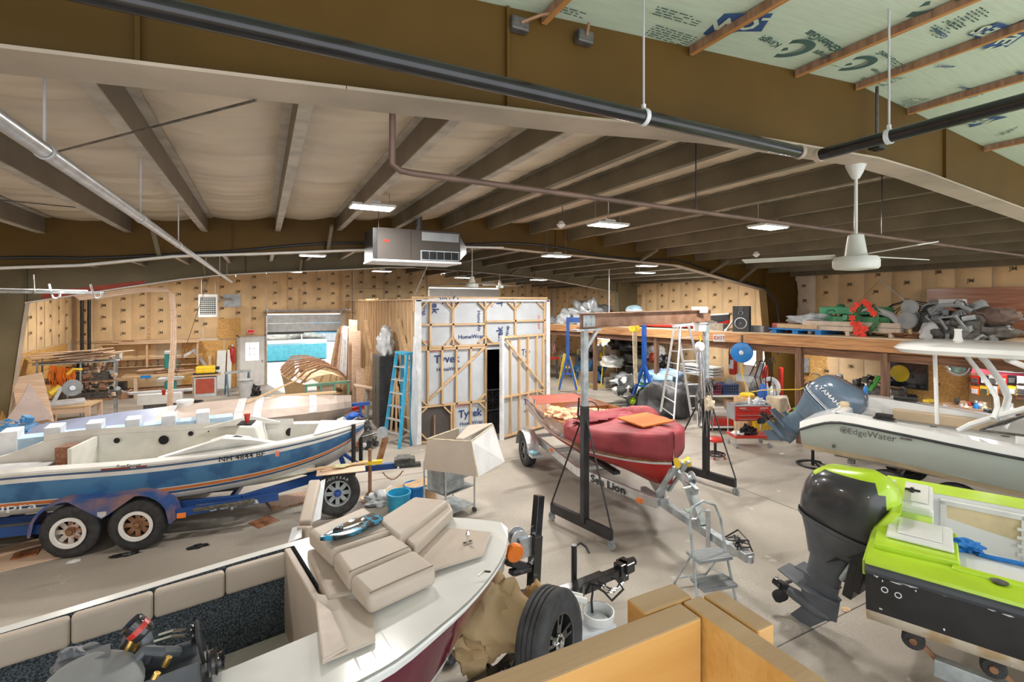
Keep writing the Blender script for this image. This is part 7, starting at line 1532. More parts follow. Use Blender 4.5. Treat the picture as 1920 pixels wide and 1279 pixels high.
# snowmobiles, cover, jet ski
lump('grey_machine_cover', 'dark grey cover draped over a machine between the blue gantry leg and stepladder', 'cover', fz(1252, 778, 0), (.72, .7, .72), M('dark_grey_cover', (.07, .07, .075), .6, 0, .15, 3, .3, 6), 2, .4, 1.6, flat=.45)
lump('grey_machine_tail', 'lower rear end of the dark grey cover touching the floor', 'cover', fz(1290, 762, 0), (.8, .5, .55), M('dark_grey_cover', (.07, .07, .075)), 4, .25, 1.2, flat=.4)
t = mk('green_snowmobile', 'lime green snowmobile behind the aluminium stepladder', 'snowmobile', Vector((11.5, 12.6, 0)), 1.3)
MB().loft([sell(x, 0, .1, .2) if False else [(x, r*math.cos(a)*1.1, h+r*math.sin(a)*.8) for a in [i*PI/6 for i in range(12)]] for x, r, h in ((-1.2, .2, .55), (-.7, .35, .6), (0, .42, .65), (.7, .34, .55), (1.2, .12, .4))]).build('body', m_green, t, smooth=True); MB().b2((-1.3, -.2, 0), (.4, .2, .35)).build('track', m_rubber, t, bevel=.1); MB().prism([(.2, -.25, .9), (.5, -.25, .85), (.25, -.2, 1.2)], (0, .5, 0)).build('windshield', m_blkgloss, t)
for y in (-.45, .45): MB().bar((.3, y, .06), (1.4, y, .06), .12, .04).build('ski', m_black, t)
t = mk('snow_sled', 'small black and lime wheeled sled frame on the floor left of the grey cover', 'sled', fz(1178, 765, 0), -.25)
MB().bar((-.9, -.2, .12), (.9, -.2, .12), .05, .05).bar((-.9, .25, .12), (.9, .25, .12), .05, .05).bar((-.9, -.2, .12), (-.9, .25, .12), .05, .05).bar((.2, -.2, .12), (.2, .25, .12), .05, .05).build('sled_frame', m_iron, t); wheel(t, (.0, -.25, .28), (0, -1, 0), .18, .1, 'alloy', m_lime, m_lime); wheel(t, (-.9, -.05, .1), (0, -1, 0), .09, .05, 'alloy', m_grey)
lump('white_black_cover', 'black and white crumpled cover left of the far blue gantry foot', 'cover', fz(1172, 762, 0)+Vector((.25, .2, .3)), (.42, .4, .42), M('white_black_cloth', (.03, .03, .03), .7, 0, 0, 2.5, .4, 8, col2=(.62, .62, .58), lo=.48, hi=.52), 12, .35, 1.6)
for k, (px, py, X_, mt, nm, lb, r, sd) in enumerate(((1240, 700, 11.6, M('blue_tarp', (.2, .33, .48), .5, 0, .2, 5, .4, 9), 'blue_tarp', 'faded blue tarp heap behind the aluminium stepladder', (.7, .5, .35), 31), (1180, 705, 12.4, m_poly, 'pale_tarp', 'pale grey tarp lying behind the stacked blocks', (.7, .6, .3), 32), (1150, 672, 12.3, m_gelold, 'white_hood', 'white plastic hood hanging over the dust machine', (.4, .5, .3), 33))):
    p = fx(px, py, X_); lump(nm, lb, 'tarp', (X_, p.y, max(.02, p.z-.3)), r, mt, sd, .4, 1.8)
# concrete blocks
bp = fz(1150, 727, 0)
n = 0
for px, nn in ((1139, 2), (1151, 3), (1163, 3)):
    q = fz(px+3, 727, 0)
    for k in range(nn):
        n += 1; t = thing('paver_block', 'grey-brown block in the small stack beside the yellow push broom', 'block', (q.x, q.y, .2*k), -.3, 'stacked grey-brown blocks'); t['label'] = 'grey-brown concrete block stacked beside the yellow push broom'
        MB().b2((-.19, -.13, 0), (.19, .13, .19)).build('block_body', m_concrete, t, bevel=.008); MB().b2((-.12, -.135, .05), (.12, -.13, .14)).build('block_face', m_concrete, t)
t = mk('cardboard_box', 'open cardboard box on the floor by the loft post', 'box', fz(1101, 716, 0), -.3); MB().b2((-.3, -.22, 0), (.3, .22, .42)).build('carton', m_card, t); MB().bar((-.3, 0, .42), (-.45, 0, .5), .4, .01).bar((.3, 0, .42), (.45, 0, .5), .4, .01).build('flap', m_card, t)
t = mk('push_broom', 'push broom with a yellow handle standing on the floor', 'broom', fz(1122, 727, 0), -.6); MB().b2((-.35, -.06, .0), (.35, .06, .1)).build('bristle_head', M('bristle', (.5, .4, .1), .9), t); MB().tube([(.1, 0, .08), (.25, .3, 1.6)], .022, 6).build('handle', m_yel, t)
# far corner shelving under the loft
t = mk('wall_shelf', 'long brown shelf of blue boxes on the wall under the loft', 'shelf', (13.3, 17.1, 0)); MB().b2((-.05, -1.3, 1.9), (.45, 1.6, 1.94)).build('shelf_board', m_joist, t); MB().b2((.1, -1.2, 1.3), (.45, -1.1, 1.9)).build('bracket', m_joist, t)
for k in range(4): t = thing('blue_box', 'blue box in the row on the long brown shelf', 'box', (13.4, 16.1+.42*k, 1.942), 0, 'blue boxes on the long brown shelf'); MB().b2((-.12, -.17, 0), (.12, .17, .2)).build('box_body', m_blplas, t, bevel=.015); MB().b2((-.13, -.18, .2), (.13, .18, .23)).build('lid', m_lgrey, t)
for y in (4.2, 8.0, 11.8):  # added lamps hidden by the joists, to brighten the space under the loft
    t = mk('strip_light', 'lit strip light tucked between the joists under the loft', 'light', (12.5, y, DZ(y)-.32), 0, 'strip lights between the loft joists'); MB().b2((-.6, -.05, .02), (.6, .05, .08)).build('housing', m_white, t); MB().b2((-.58, -.04, 0), (.58, .04, .02)).build('lit_tube', m_led, t)
    l = bpy.data.lights.new('lamp', 'AREA'); l.shape = 'RECTANGLE'; l.size = 1.1; l.size_y = .1; l.energy = 30; lo = bpy.data.objects.new('lamp', l); C.objects.link(lo); lo.parent = t; lo.location = (0, 0, -.01)
t = mk('workbench', 'cluttered workbench under a strip light in the far corner under the loft', 'workbench', (12.9, 17.4, 0)); MB().b2((-.4, -1.9, .9), (.6, 1.9, .95)).build('bench_top', m_iron, t)
for y in (-1.8, 1.8): MB().b2((-.35, y-.04, 0), (-.27, y+.04, .9)).build('leg', m_joist, t)
t = mk('strip_light', 'lit fluorescent strip above the far corner workbench', 'light', (13.3, 17.4, 1.75)); MB().b2((-.05, -.65, 0), (.05, .65, .05)).build('housing', m_white, t); MB().b2((-.04, -.62, -.02), (.04, .62, 0)).build('lit_tube', m_led, t)
l = bpy.data.lights.new('lamp', 'AREA'); l.shape = 'RECTANGLE'; l.size = .1; l.size_y = 1.2; l.energy = 22; lo = bpy.data.objects.new('lamp', l); C.objects.link(lo); lo.parent = t; lo.location = (0, 0, -.03)
rnd = random.Random(77); nm = [('can', m_redp, 'red'), ('can', m_wplas, 'white'), ('jar', m_grey, 'grey'), ('can', m_yel, 'yellow'), ('box', m_card, 'brown'), ('jug', m_blplas, 'blue'), ('box', m_black, 'black')]
for k in range(11):
    a, mt, cn = nm[k % 7]; y = 15.9+.26*k; t = thing('bench_'+a, 'small '+a+' among the row of supplies on the far corner workbench', 'container', (12.75+.1*(k % 3), y, .952), 0, 'supplies on the far corner workbench, '+a)
    h = rnd.uniform(.15, .32); (MB().lathe([(.07, 0), (.075, .01), (.075, h*.85), (.05, h)], n=12) if a != 'box' else MB().b2((-.1, -.1, 0), (.1, .1, h))).build('container_body', mt, t, smooth=a != 'box'); MB().cyl((0, 0, h), (0, 0, h+.03), .04, 8).build('lid', m_lgrey, t)
lump('bench_heap', 'white and pink heap of rags and bottles under the strip light', 'rags', (13.2, 17.3, .95), (.25, .8, .4), M('mixed_heap', (.7, .68, .62), .7, 0, 0, 6, .5, 12, col2=(.5, .2, .2), lo=.52, hi=.66), 40, .6, 3)
lump('blue_crate_heap', 'blue plastic heap below the far corner workbench', 'heap', (12.5, 17.4, 0), (.3, .9, .6), M('blue_heap', (.03, .12, .25), .6, 0, .6, 5, .4, 9), 41, .5, 3)
t = mk('small_flag', 'small striped flag hanging left of the far blue gantry leg', 'flag', fx(1039, 650, 12.2)); 
for k in range(7): m = MB(); m.grid(lambda u, v, k=k: Vector((.02*math.sin(v*7+k), (.0+.05*k+.05*u)-.15, -.25+.5*v-.12*k/7)), 1, 6); m.build('stripe', m_redp if k % 2 == 0 else m_white, t)
MB().tube([(0, -.2, .3), (0, .3, .35)], .008, 5).build('flag_pole', m_stud, t)
t = mk('shop_fan', 'round wire fan on the bench left of the far blue gantry leg', 'fan', fx(1053, 668, 12.0)); m = MB()
for r in (.08, .16, .24): m.tube([(0, r*math.cos(a), r*math.sin(a)) for a in [i*PI/9 for i in range(18)]], .006, 4, True)
m.build('grille', m_galv, t); MB().lathe([(.06, 0), (.05, .04)], ax=(-1, 0, 0), n=12).build('hub', m_grey, t); MB().b2((-.02, -.02, -.75), (.02, .02, -.24)).build('stand', m_grey, t)
t = mk('red_table', 'long table with a bright red top in the far corner under the loft', 'table', (11.0, 18.6, 0)); MB().b2((-.6, -.5, .86), (.6, .6, .92)).build('table_top', m_redp, t); 
for x in (-.5, .5): MB().b2((x-.03, -.45, 0), (x+.03, -.39, .86)).build('leg', m_iron, t)
t = mk('dark_motorbike', 'dark wheeled machine standing against the right shed corner', 'motorcycle', (8.75, 15.8, 0), 1.4); wheel(t, (-.6, 0, .35), (0, -1, 0), .35, .12, 'modular', m_grey); wheel(t, (.7, 0, .35), (0, -1, 0), .35, .12, 'modular', m_grey); MB().blob((0, 0, .8), (.5, .15, .3), 2, .3).build('body', m_black, t, smooth=True); MB().tube([(.7, 0, .35), (.5, 0, 1.2), (.5, .3, 1.3)], .03, 6).build('fork', m_iron, t)
# dark machines at the centre right under the loft
for k, (px, py, X_, r, mt, nm_, lb) in enumerate(((1172, 640, 12.3, (.5, .6, .5), m_black, 'black_bags', 'heap of black bags on the platform under the loft'), (1190, 665, 12.8, (.35, .5, .35), m_iron, 'compressor_heap', 'dark compressor parts beside the black barrel'), (1230, 655, 12.8, (.35, .3, .3), m_wplas, 'white_sack', 'white sack hanging right of the mast of the blue gantry'), (1245, 672, 12.6, (.25, .3, .3), m_black, 'black_sack', 'black sack under the white sack by the stepladder'))):
    p = fx(px, py, X_); lump(nm_, lb, 'heap', (X_, p.y, p.z-.3), r, mt, 50+k, .5, 2.2)
t = mk('black_barrel', 'black barrel beside the green-grey cabinet under the loft', 'barrel', (12.7, fx(1187, 680, 12.7).y, 0)); MB().lathe([(.28, 0), (.3, .02), (.3, .45), (.31, .46), (.3, .48), (.3, .9), (.28, .92), (.02, .9)], n=22).build('barrel_body', m_black, t, smooth=True); MB().lathe([(.305, .9), (.31, .92), (.29, .93)], n=22, cap=False).build('barrel_rim', m_grey, t)
t = mk('metal_cabinet', 'pale olive metal cabinet left of the near blue gantry mast', 'cabinet', (12.3, fx(1199, 680, 12.3).y, 0)); MB().b2((-.0, -.25, 0), (.45, .25, 1.25)).build('cabinet_body', M('olive_cabinet', (.34, .33, .24), .5), t); MB().b2((-.01, -.22, .05), (0, .22, 1.2)).build('cabinet_door', M('olive_cabinet', (.34, .33, .24)), t)
t = mk('brown_cabinet', 'dark reddish cabinet right of the near blue gantry mast', 'cabinet', (12.3, fx(1222, 680, 12.3).y, 0)); MB().b2((0, -.28, 0), (.45, .28, 1.2)).build('cabinet_body', m_mahog, t); MB().b2((-.01, -.25, .05), (0, .25, 1.15)).build('cabinet_door', m_mahog, t)
t = mk('red_lantern', 'red lantern on top of the dark reddish cabinet', 'lantern', (12.45, fx(1222, 680, 12.4).y, 1.2)); MB().lathe([(.12, 0), (.13, .02), (.13, .2), (.08, .3), (.05, .34)], n=16).build('lantern_body', m_redp, t, smooth=True); MB().tube([(0, -.1, .3), (0, 0, .42), (0, .1, .3)], .01, 6).build('handle', m_iron, t)
t = mk('wall_plank_rack', 'white stacked boards on a rack behind the chain hoist', 'boards', (12.9, fx(1305, 680, 12.9).y, .9)); 
for k in range(4): MB().b2((0, -.7, .09*k), (.5, .7, .09*k+.05)).build('white_board', m_wplas, t)
t = mk('pulley_block', 'yellow rope pulley hanging under the rusty gantry beam', 'pulley', fd(1190, 616, 11.5)); 
for s_ in (-.06, .06): MB().lathe([(.07, -.02), (.09, 0), (.07, .02)], (s_, 0, 0), (.5, 1, 0), 18).build('sheave', m_yel, t, smooth=True)
m = MB(); 
for k in range(4): m.tube([(-.06+.04*k, 0, -.06), (-.03+.03*k, 0, -.9), (.0+.03*k, 0, -1.3)], .012, 5)
m.build('pulley_rope', m_cloth, t)
t = mk('wall_panel_box', 'grey electric box on the OSB wall panel under the loft', 'electric box', (13.62, fx(1503, 680, 13.6).y, 1.55)); MB().b2((0, -.15, -.2), (.1, .15, .2)).build('box_body', m_galvd, t); MB().b2((-.01, .35, -.25), (.1, .55, .05)).build('switch_box', m_black, t)
tag(clut((.3, .7, .5), [0]*4, 60, 60).build('bench_parts', [m_iron, m_black, m_lgrey, m_grey], None, loc=(13.1, fx(1645, 700, 13.1).y, 1.0)), 'heap of motor parts on the dark bench left of the television', 'parts')
tag(clut((.3, .6, .4), [0]*3, 40, 61, ('tube', 'cyl')).build('bench_wires', [m_black, m_iron, m_grey], None, loc=(13.1, fx(1560, 680, 13.1).y, 1.0)), 'black coiled cables on the wall bench right of the OSB panel', 'cables')
t = mk('green_drill', 'green cordless tool standing on the dark bench left of the television', 'tool', (12.9, fx(1640, 690, 12.9).y, 1.2)); MB().box((0, 0, .2), (.08, .08, .4), R=Matrix.Rotation(.5, 3, 'X')).build('tool_body', m_green, t); MB().tube([(0, -.1, .4), (.0, -.25, .5)], .02, 6).build('tool_arm', m_lgrey, t)
lump('green_tarp_bit', 'bright green bag on the shelf under the grey work table', 'bag', (12.4, fx(1505, 660, 12.3).y, .35), (.25, .35, .2), m_green, 62, .4, 2)
lump('red_toolbag', 'dark red tool bags on the floor under the grey work table', 'bag', (12.3, fx(1520, 700, 12.3).y, 0), (.3, .5, .15), M('dk_red_bag', (.3, .03, .05), .6), 63, .4, 2.5)
t = mk('jerry_can', 'pale canister with a hose beside the red machine', 'canister', (11.6, fx(1457, 740, 11.6).y, .0)); MB().b2((-.18, -.2, .45), (.18, .2, .95)).build('canister_body', m_cloth, t, bevel=.04); MB().b2((-.2, -.22, 0), (.2, .22, .45)).build('canister_stand', m_iron, t); MB().tube([(0, 0, .95), (0, -.25, 1.0), (0, -.35, .7), (0, -.2, .5)], .015, 6).build('hose', m_wplas, t)
# ================================================================ left side and back wall
def solo(mb, name, mat, label, cat, loc=None, group=None, **k):
    return tag(mb.build(name, mat, None, loc=loc, **k), label, cat, group)
def lean(name, label, cat, a, b, w, th, mat, up=(1, 0, 0), group=None):
    a, b = Vector(a), Vector(b); m_ = (a+b)/2
    return solo(MB().bar(a-m_, b-m_, w, th, up), name, mat, label, cat, m_, group, bevel=.003)
# laminated strip arch
P = [fy(x, y, 15) for x, y in ((313, 752), (317, 700), (322, 640), (322, 590), (318, 548), (310, 541), (270, 541), (230, 545), (190, 552), (140, 556))]
P[0].z = 0; t = thing('wooden_arch', 'tall thin strips of wood bent over like an arch on the left', 'wood strips', (0, 0, 0))
for k in range(3):
    m = MB(); m.tube([p+Vector((.045*k, -.03*k, -.035*k)) for p in P], .028, 4); m.build('bent_strip', m_pale, t)
# plank rack
t = thing('lumber_rack', 'metal rack on the left wall heaped with grey-brown planks', 'rack', (-4.6, 18.2, 0), .12)
for x in (-.9, .0, .75):
    for y in (-.3, .3): MB().b2((x-.02, y-.02, 0), (x+.02, y+.02, 1.75)).build('upright', m_galvd, t)
for z in (.55, 1.05, 1.6): MB().b2((-1, -.35, z), (.85, .35, z+.03)).build('shelf', m_mahog if z < 1.5 else m_galvd, t)
rnd = random.Random(31)
for k in range(16):
    z = 1.64+.028*k*.5; a = rnd.uniform(-.5, .5); c = Vector((-4.7+rnd.uniform(-.35, .35), 18.1+rnd.uniform(-.3, .25), z+.03*(k % 5)))
    o = solo(MB().box((0, 0, 0), (rnd.uniform(1.0, 1.9), rnd.uniform(.12, .3), .018)), 'rough_plank', m_pale, 'rough grey-brown plank in the pile on top of the metal rack', 'plank', c, 'planks piled on the metal rack'); o.rotation_euler = (rnd.uniform(-.05, .05), rnd.uniform(-.08, .02), a)
def blobt(name, label, cat, p, r, mat, seed, amp=.4, fr=2., flat=.5):
    return tag(MB().blob((0, 0, 0), r, seed, amp, fr, 24, 16, flat=r[2]*flat).build(name, mat, None, loc=Vector(p)+Vector((0, 0, r[2]*flat)), smooth=True, ang=80), label, cat)
t = thing('orange_cords', 'bundles of orange extension cord hanging from the plank rack', 'cords', fy(116, 705, 17.75))
rnd = random.Random(5)
for k in range(14):
    x = -.25+.038*k+rnd.uniform(-.05, .05); m = MB(); m.tube([(x, 0, .3-.01*k), (x-.04, -.05, 0), (x+.03, -.03, -.4+rnd.uniform(-.08, .15)), (x+.06, .02, 0), (x+.03, 0, .3-.01*k)], .018, 5); m.build('cord_loop', m_org, t)
tag(clut((.85, .3, .38), [0]*5, 60, 71).build('shelf_clutter', [m_iron, m_mahog, m_redp, m_lgrey, m_pale], None, loc=(-4.6, 18.2, 1.08)), 'dark clutter on the middle shelf of the plank rack', 'clutter')
tag(clut((.9, .3, .3), [0]*5, 60, 72).build('shelf_clutter', [m_iron, m_pale, m_grey, m_lgrey, m_mahog], None, loc=(-4.4, 18.1, .58)), 'grey clutter on the lower shelf of the plank rack', 'clutter')
t = thing('saw_table', 'pale wooden table carrying the mitre saw', 'table', (-4.35, 16.2, 0), -.1)
MB().b2((-.5, -.4, .7), (.55, .4, .74)).build('table_top', m_pinex, t); MB().b2((-.48, -.38, .56), (.53, -.35, .7)).build('apron', m_pale, t)
for x in (-.46, .5):
    for y in (-.36, .36): MB().b2((x-.05, y-.04, 0), (x+.05, y+.04, .7)).build('leg', m_pale, t)
t = thing('mitre_saw', 'mitre saw with a round blade guard on the pale wooden table', 'saw', (-4.4, 16.2, .74), .3)
MB().b2((-.35, -.2, 0), (.35, .2, .1)).build('saw_base', m_lgrey, t, bevel=.02); MB().lathe([(.2, -.03), (.21, 0), (.2, .03)], (.1, 0, .4), (.15, -1, .1), 30).build('blade_guard', m_grey, t, smooth=True); MB().lathe([(.07, 0), (.06, .03)], (.1, -.04, .4), (.15, -1, .1), 20).build('hub', m_galv, t)
MB().bar((-.25, .0, .08), (-.1, 0, .45), .1, .08).build('saw_arm', m_lgrey, t, bevel=.01); MB().cyl((-.32, 0, .3), (-.12, .05, .45), .07).build('saw_motor', m_yel, t, smooth=True); MB().tube([(.0, 0, .75), (.12, 0, .88), (.3, 0, .85)], .03, 8).build('handle', m_yel, t)
for k, (a, b, w_, mt, lb) in enumerate(((fd(72, 800, 11.2), fd(50, 704, 11.8), .55, m_pale, 'broad pale plywood form leaning by the left column'), (fd(92, 800, 11.4), fd(62, 712, 12.0), .18, m_pale, 'narrow plywood rib in front of the broad pale form'))):
    lean('plywood_form', lb, 'plywood', a, b, w_, .02, mt, up=(.3, -1, .2))
m = MB(); c = fd(55, 770, 11)
m.prism([(-.45, 0, -.3), (.4, 0, -.25), (.12, 0, .35), (.0, 0, .62), (-.12, 0, .3)], (0, .04, 0)); o = solo(m, 'pink_boat_mould', M('pink_grey_sheet', (.5, .4, .36), .6, 0, .1, 3), 'pinkish pointed plywood mould standing at the far left', 'mould', c); o.rotation_euler = (0, 0, .45)
lean('plywood_sheet', 'OSB sheet standing on edge against the left column', 'sheet', fd(25, 820, 11.5), fd(40, 710, 12.5), .9, .02, m_osb, up=(.9, -.4, 0))
for k, (px, py, d, r, mt, lb) in enumerate(((18, 795, 9.6, (.45, .4, .22), M('light_blue_metal', (.1, .32, .6), .4, 0, .3, 5, .3, 8), 'light blue painted machine parts at the far left edge'), (20, 835, 9.0, (.4, .5, .3), m_rubber, 'dark parts below the light blue machine at the left edge'), (85, 800, 10.6, (.6, .25, .08), m_iron, 'row of dark slats beyond the blue boat'))):
    p = fd(px, py, d); tag(clut(r, [0], 34, 80+k).build('machine_parts', mt, None, loc=(p.x, p.y, p.z-.2)), lb, 'machine parts')
# shelving on the back wall
t = thing('wall_shelving', 'long wall shelving with boards and hand tools along the back wall at left', 'shelving', (0, 0, 0))
for z, d in ((1.83, .5), (1.26, .35), (.98, .3)): MB().b2((-5.0, YB-.06-d, z), (-2.1, YB-.06, z+.03)).build('shelf_board', m_pinex, t)
for x in (-5.0, -3.7, -2.15): MB().b2((x-.03, YB-.5, .98), (x+.03, YB-.42, 1.83)).build('shelf_post', m_pinex, t)
rnd = random.Random(6)
for k in range(9):
    o = solo(MB().box((0, 0, 0), (rnd.uniform(1.4, 2.7), .09, .03)), 'long_board', (m_pale, m_mahg, m_pinex)[k % 3], 'long board among those stacked on the top wall shelf', 'board', Vector((-3.5+rnd.uniform(-.3, .3), YB-.45+.05*(k % 5), 1.875+.032*(k//3))), 'boards on the top wall shelf'); o.rotation_euler = (0, rnd.uniform(-.004, .004), rnd.uniform(-.03, .03))
for k in range(12):
    x = -4.7+.22*k; t = thing('hand_clamp', 'hand tool hanging under the middle wall shelf', 'tool', (x, YB-.45, 1.24), 0, 'tools hung under the middle wall shelf'); mt = (m_iron, m_redp, m_black, m_iron)[k % 4]
    MB().b2((-.01, -.01, -.2), (.01, .01, 0)).b2((-.05, -.012, -.2), (.05, .012, -.17)).build('tool_bar', m_iron, t); MB().cyl((0, 0, -.05), (0, 0, .0), .025, 8).build('tool_grip', mt, t)
bottle('glue_bottle', 'pale bottle on the middle wall shelf', Vector((-4.5, YB-.3, 1.29)), .06, .28, m_wplas)
t = thing('wood_bench', 'long wooden bench under the wall shelving at left', 'workbench', (-3.1, 21.4, 0)); MB().b2((-1.2, -.35, .72), (1.0, .35, .78)).build('bench_top', m_pinex, t); 
for x in (-.8, .9): MB().b2((x-.05, -.33, 0), (x+.05, -.23, .72)).build('leg', m_pale, t)
MB().b2((-1.1, -.3, .25), (.9, .3, .28)).build('shelf', m_mahog, t); MB().b2((-.65, -.4, .68), (-.35, -.36, .78)).build('blue_vise', m_blplas, t)
for k in range(6): o = solo(MB().box((0, 0, 0), (rnd.uniform(.6, 1.4), .12, .03)), 'bench_offcut', (m_mahog, m_pale)[k % 2], 'wood offcut lying on the long wooden bench', 'offcut', Vector((-3.0+rnd.uniform(-.5, .5), 21.4+rnd.uniform(-.2, .2), .80+.033*k)), 'offcuts on the long wooden bench'); o.rotation_euler = (0, 0, rnd.uniform(-.3, .3))
solo(MB().b2((-.3, -.2, 0), (.3, .2, .32)), 'black_toolbox', m_black, 'black box on the floor left of the long wooden bench', 'box', Vector((-4.5, 21.3, .25)), bevel=.02); solo(MB().b2((-.4, -.25, 0), (.4, .25, .25)), 'low_stand', m_mahog, 'low brown stand under the black box', 'stand', Vector((-4.5, 21.3, 0)))
for k in range(7):
    x = -5.35+.09*k; lean('timber_offcut', 'dark timber length standing in the back left corner', 'timber', (x, 20.5-.1*k, 0), (x+.05*k-.1, 21.9, 1.1+.15*(k % 3)), .07, .05, (m_mahog, m_pale, m_iron)[k % 3], group='timber lengths in the back left corner')
for k, x in enumerate((-5.55, -5.35)): solo(MB().cyl((0, 0, 0), (0, 0, 3.9-.1*k), .05), 'black_pipe', m_black, ('left', 'right')[k]+' black vertical pipe in the back left corner', 'pipe', Vector((x, 21.9, 0)), smooth=True)
t = thing('band_saw', 'teal and white band saw standing left of the wooden arch', 'band saw', (-2.55, 18.6, 0)); t.scale = (.68, .8, 1); MB().b2((-.2, -.2, 0), (.2, .2, .45)).build('stand', m_teal, t); MB().b2((-.22, -.15, .55), (.22, .15, .85)).b2((-.05, -.1, .85), (.1, .1, 1.3)).build('lower_housing', m_teal, t, bevel=.02); MB().b2((-.22, -.15, 1.25), (.2, .15, 1.72)).build('upper_housing', m_teal, t, bevel=.03); MB().b2((-.22, -.16, 1.72), (.2, .15, 1.8)).b2((.14, -.165, 1.25), (.2, -.15, 1.72)).build('white_trim', m_wplas, t); MB().b2((-.45, -.3, .92), (.5, .3, .96)).build('saw_table_plate', m_lgrey, t); MB().cyl((.0, -.17, 1.6), (.0, -.15, 1.6), .04).build('knob', m_black, t)
t = thing('jointer', 'white machine with a long bed in front of the teal band saw', 'machine', (-2.7, 17.9, 0)); MB().b2((-.55, -.2, .3), (.55, .2, .62)).build('machine_body', m_wplas, t, bevel=.02); MB().b2((-.75, -.12, .62), (.8, .12, .68)).build('bed', m_lgrey, t); MB().b2((-.4, -.15, 0), (.4, .15, .3)).build('stand', m_iron, t)
MB().lathe([(.035, 0), (.05, .13), (.052, .13), (.04, 0)], n=14, cap=False)
def cup(p, label): solo(MB().lathe([(.03, 0), (.033, .0), (.047, .13), (.05, .13), (.05, .14), (.046, .14)], n=16), 'red_cup', m_redp, label, 'cup', p, smooth=True)
cup(fd(307, 741, 12.6), 'red cup beside the white machine at left'); cup(Vector((-1.58, 9.23, 0))+Matrix.Rotation(math.radians(-12), 3, 'Z') @ Vector((1.32, .35, 1.31)), 'red cup standing on the white console of the blue boat')
for (a, b, w_, mt, lb) in (((345, 668), (372, 652), .1, m_lgrey, 'short grey crosspiece on the OSB by the door'), ((362, 656), (392, 694), .1, m_lgrey, 'long grey slanting strip on the OSB by the door'), ((412, 735), (416, 657), .3, m_wplas, 'pointed white board leaning on the OSB wall'), ((428, 735), (431, 656), .16, m_wplas, 'narrow white board beside the pointed white one'), ((396, 735), (393, 665), .1, m_pinex, 'short pine board leaning on the OSB wall')):
    lean('leaning_board', lb, 'board', fy(*a, 21.9), fy(*b, 22.15), w_, .025, mt, up=(0, 1, 0) if w_ > .05 else (1, 0, 0))
t = thing('red_cabinet_cart', 'wooden work cart with a red front left of the white door', 'cart', fy(386, 700, 20.6)*Vector((1, 1, 0))); MB().b2((-.4, -.3, .72), (.45, .3, .76)).build('cart_top', m_pinex, t); MB().b2((-.33, -.28, .0), (.33, .28, .68)).build('cart_box', m_lgrey, t); MB().b2((-.28, -.29, .12), (.28, -.28, .64)).build('red_panel', M('brick_red', (.38, .07, .04), .6), t)
t2 = thing('yellow_planer', 'yellow bench planer on the red-fronted work cart', 'planer', t.location+Vector((0, 0, .76))); MB().b2((-.3, -.2, .05), (.3, .2, .3)).build('planer_body', m_yel, t2, bevel=.05); MB().b2((-.38, -.15, 0), (.38, .15, .05)).build('planer_bed', m_black, t2); MB().cyl((.3, 0, .2), (.42, 0, .2), .06).build('planer_motor', m_black, t2)
t = thing('sawhorse', 'blue-grey folding sawhorse in front of the white door', 'sawhorse', fy(446, 700, 20.3)*Vector((1, 1, 0)), .3); MB().b2((-.42, -.05, .78), (.42, .05, .86)).build('beam', m_galvd, t)
for x in (-.36, .36):
    for y in (-.25, .25): MB().bar((x, y, 0), (x, 0, .8), .05, .03).build('leg', M('horse_blue', (.08, .16, .22), .6), t)
t = thing('grey_bin', 'grey waste bin beside the sawhorse near the white door', 'bin', fy(461, 700, 19.8)*Vector((1, 1, 0))); MB().lathe([(.2, 0), (.24, .55), (.26, .56), (.26, .6), (.22, .58)], n=18).build('bin_body', m_lgrey, t, smooth=True); MB().lathe([(.255, .56), (.265, .58), (.25, .6)], n=18, cap=False).build('rim', m_grey, t)
blobt('black_motor', 'small black motor on the floor right of the grey bin', 'motor', fy(478, 730, 19.8)*Vector((1, 1, 0)), (.2, .18, .25), m_black, 90, .4)
blobt('black_hose_tool', 'black hose and tool on the floor right of the arch foot', 'hose', fy(345, 742, 18.5)*Vector((1, 1, 0)), (.5, .2, .15), m_black, 91, .6, 3)
# film covered hull F
Fz = thing('film_covered_hull', 'long plywood hull under clear and bluish plastic film behind the blue boat', 'boat', (-1.0, 12.6, 0), math.radians(-4))
Kf = [(-3.3, .35, .68, .2, .4, .3), (-2.4, .85, .82, .6, .4, .3), (-.5, 1.1, .95, .9, .35, .25), (1.4, .95, 1.0, .7, .4, .25), (2.3, .55, .95, .3, .5, .35), (2.95, .05, .9, .02, .7, .6)]
m = MB(); S_ = cr(Kf, [-3.3+6.25*i/36 for i in range(37)])
def ringF(r): 
    x, hb, zs, cb, zc, zk = r; hb = max(hb, .01); return [(x, -cb, zc), (x, -hb, zs-.12), (x, -hb*.8, zs+.02), (x, 0, zs+.16), (x, hb*.8, zs+.02), (x, hb, zs-.12), (x, cb, zc)]
for a, b in zip(S_[:-1], S_[1:]):
    A_, B_ = ringF(a), ringF(b)
    for i in range(6):
        m.m = 1 if a[0] < -.9 and i > 0 else 0; m.add([A_[i], B_[i], B_[i+1], A_[i+1]], [(0, 1, 2, 3)])
m.build('film_deck', [m_film, m_filmb], Fz, smooth=True)
for x in (-.75, .55, .9, 2.0):
    r = cr(Kf, [x])[0]; q = ringF(r); q2 = ringF(cr(Kf, [x+.16])[0]); m = MB()
    for i in range(5): m.add([Vector(q[i])+Vector((0, -.005, .012)), Vector(q2[i])+Vector((0, -.005, .012)), Vector(q2[i+1])+Vector((0, 0, .012)), Vector(q[i+1])+Vector((0, 0, .012))], [(0, 1, 2, 3)])
    m.build('tape_strip', m_lgrey, Fz)
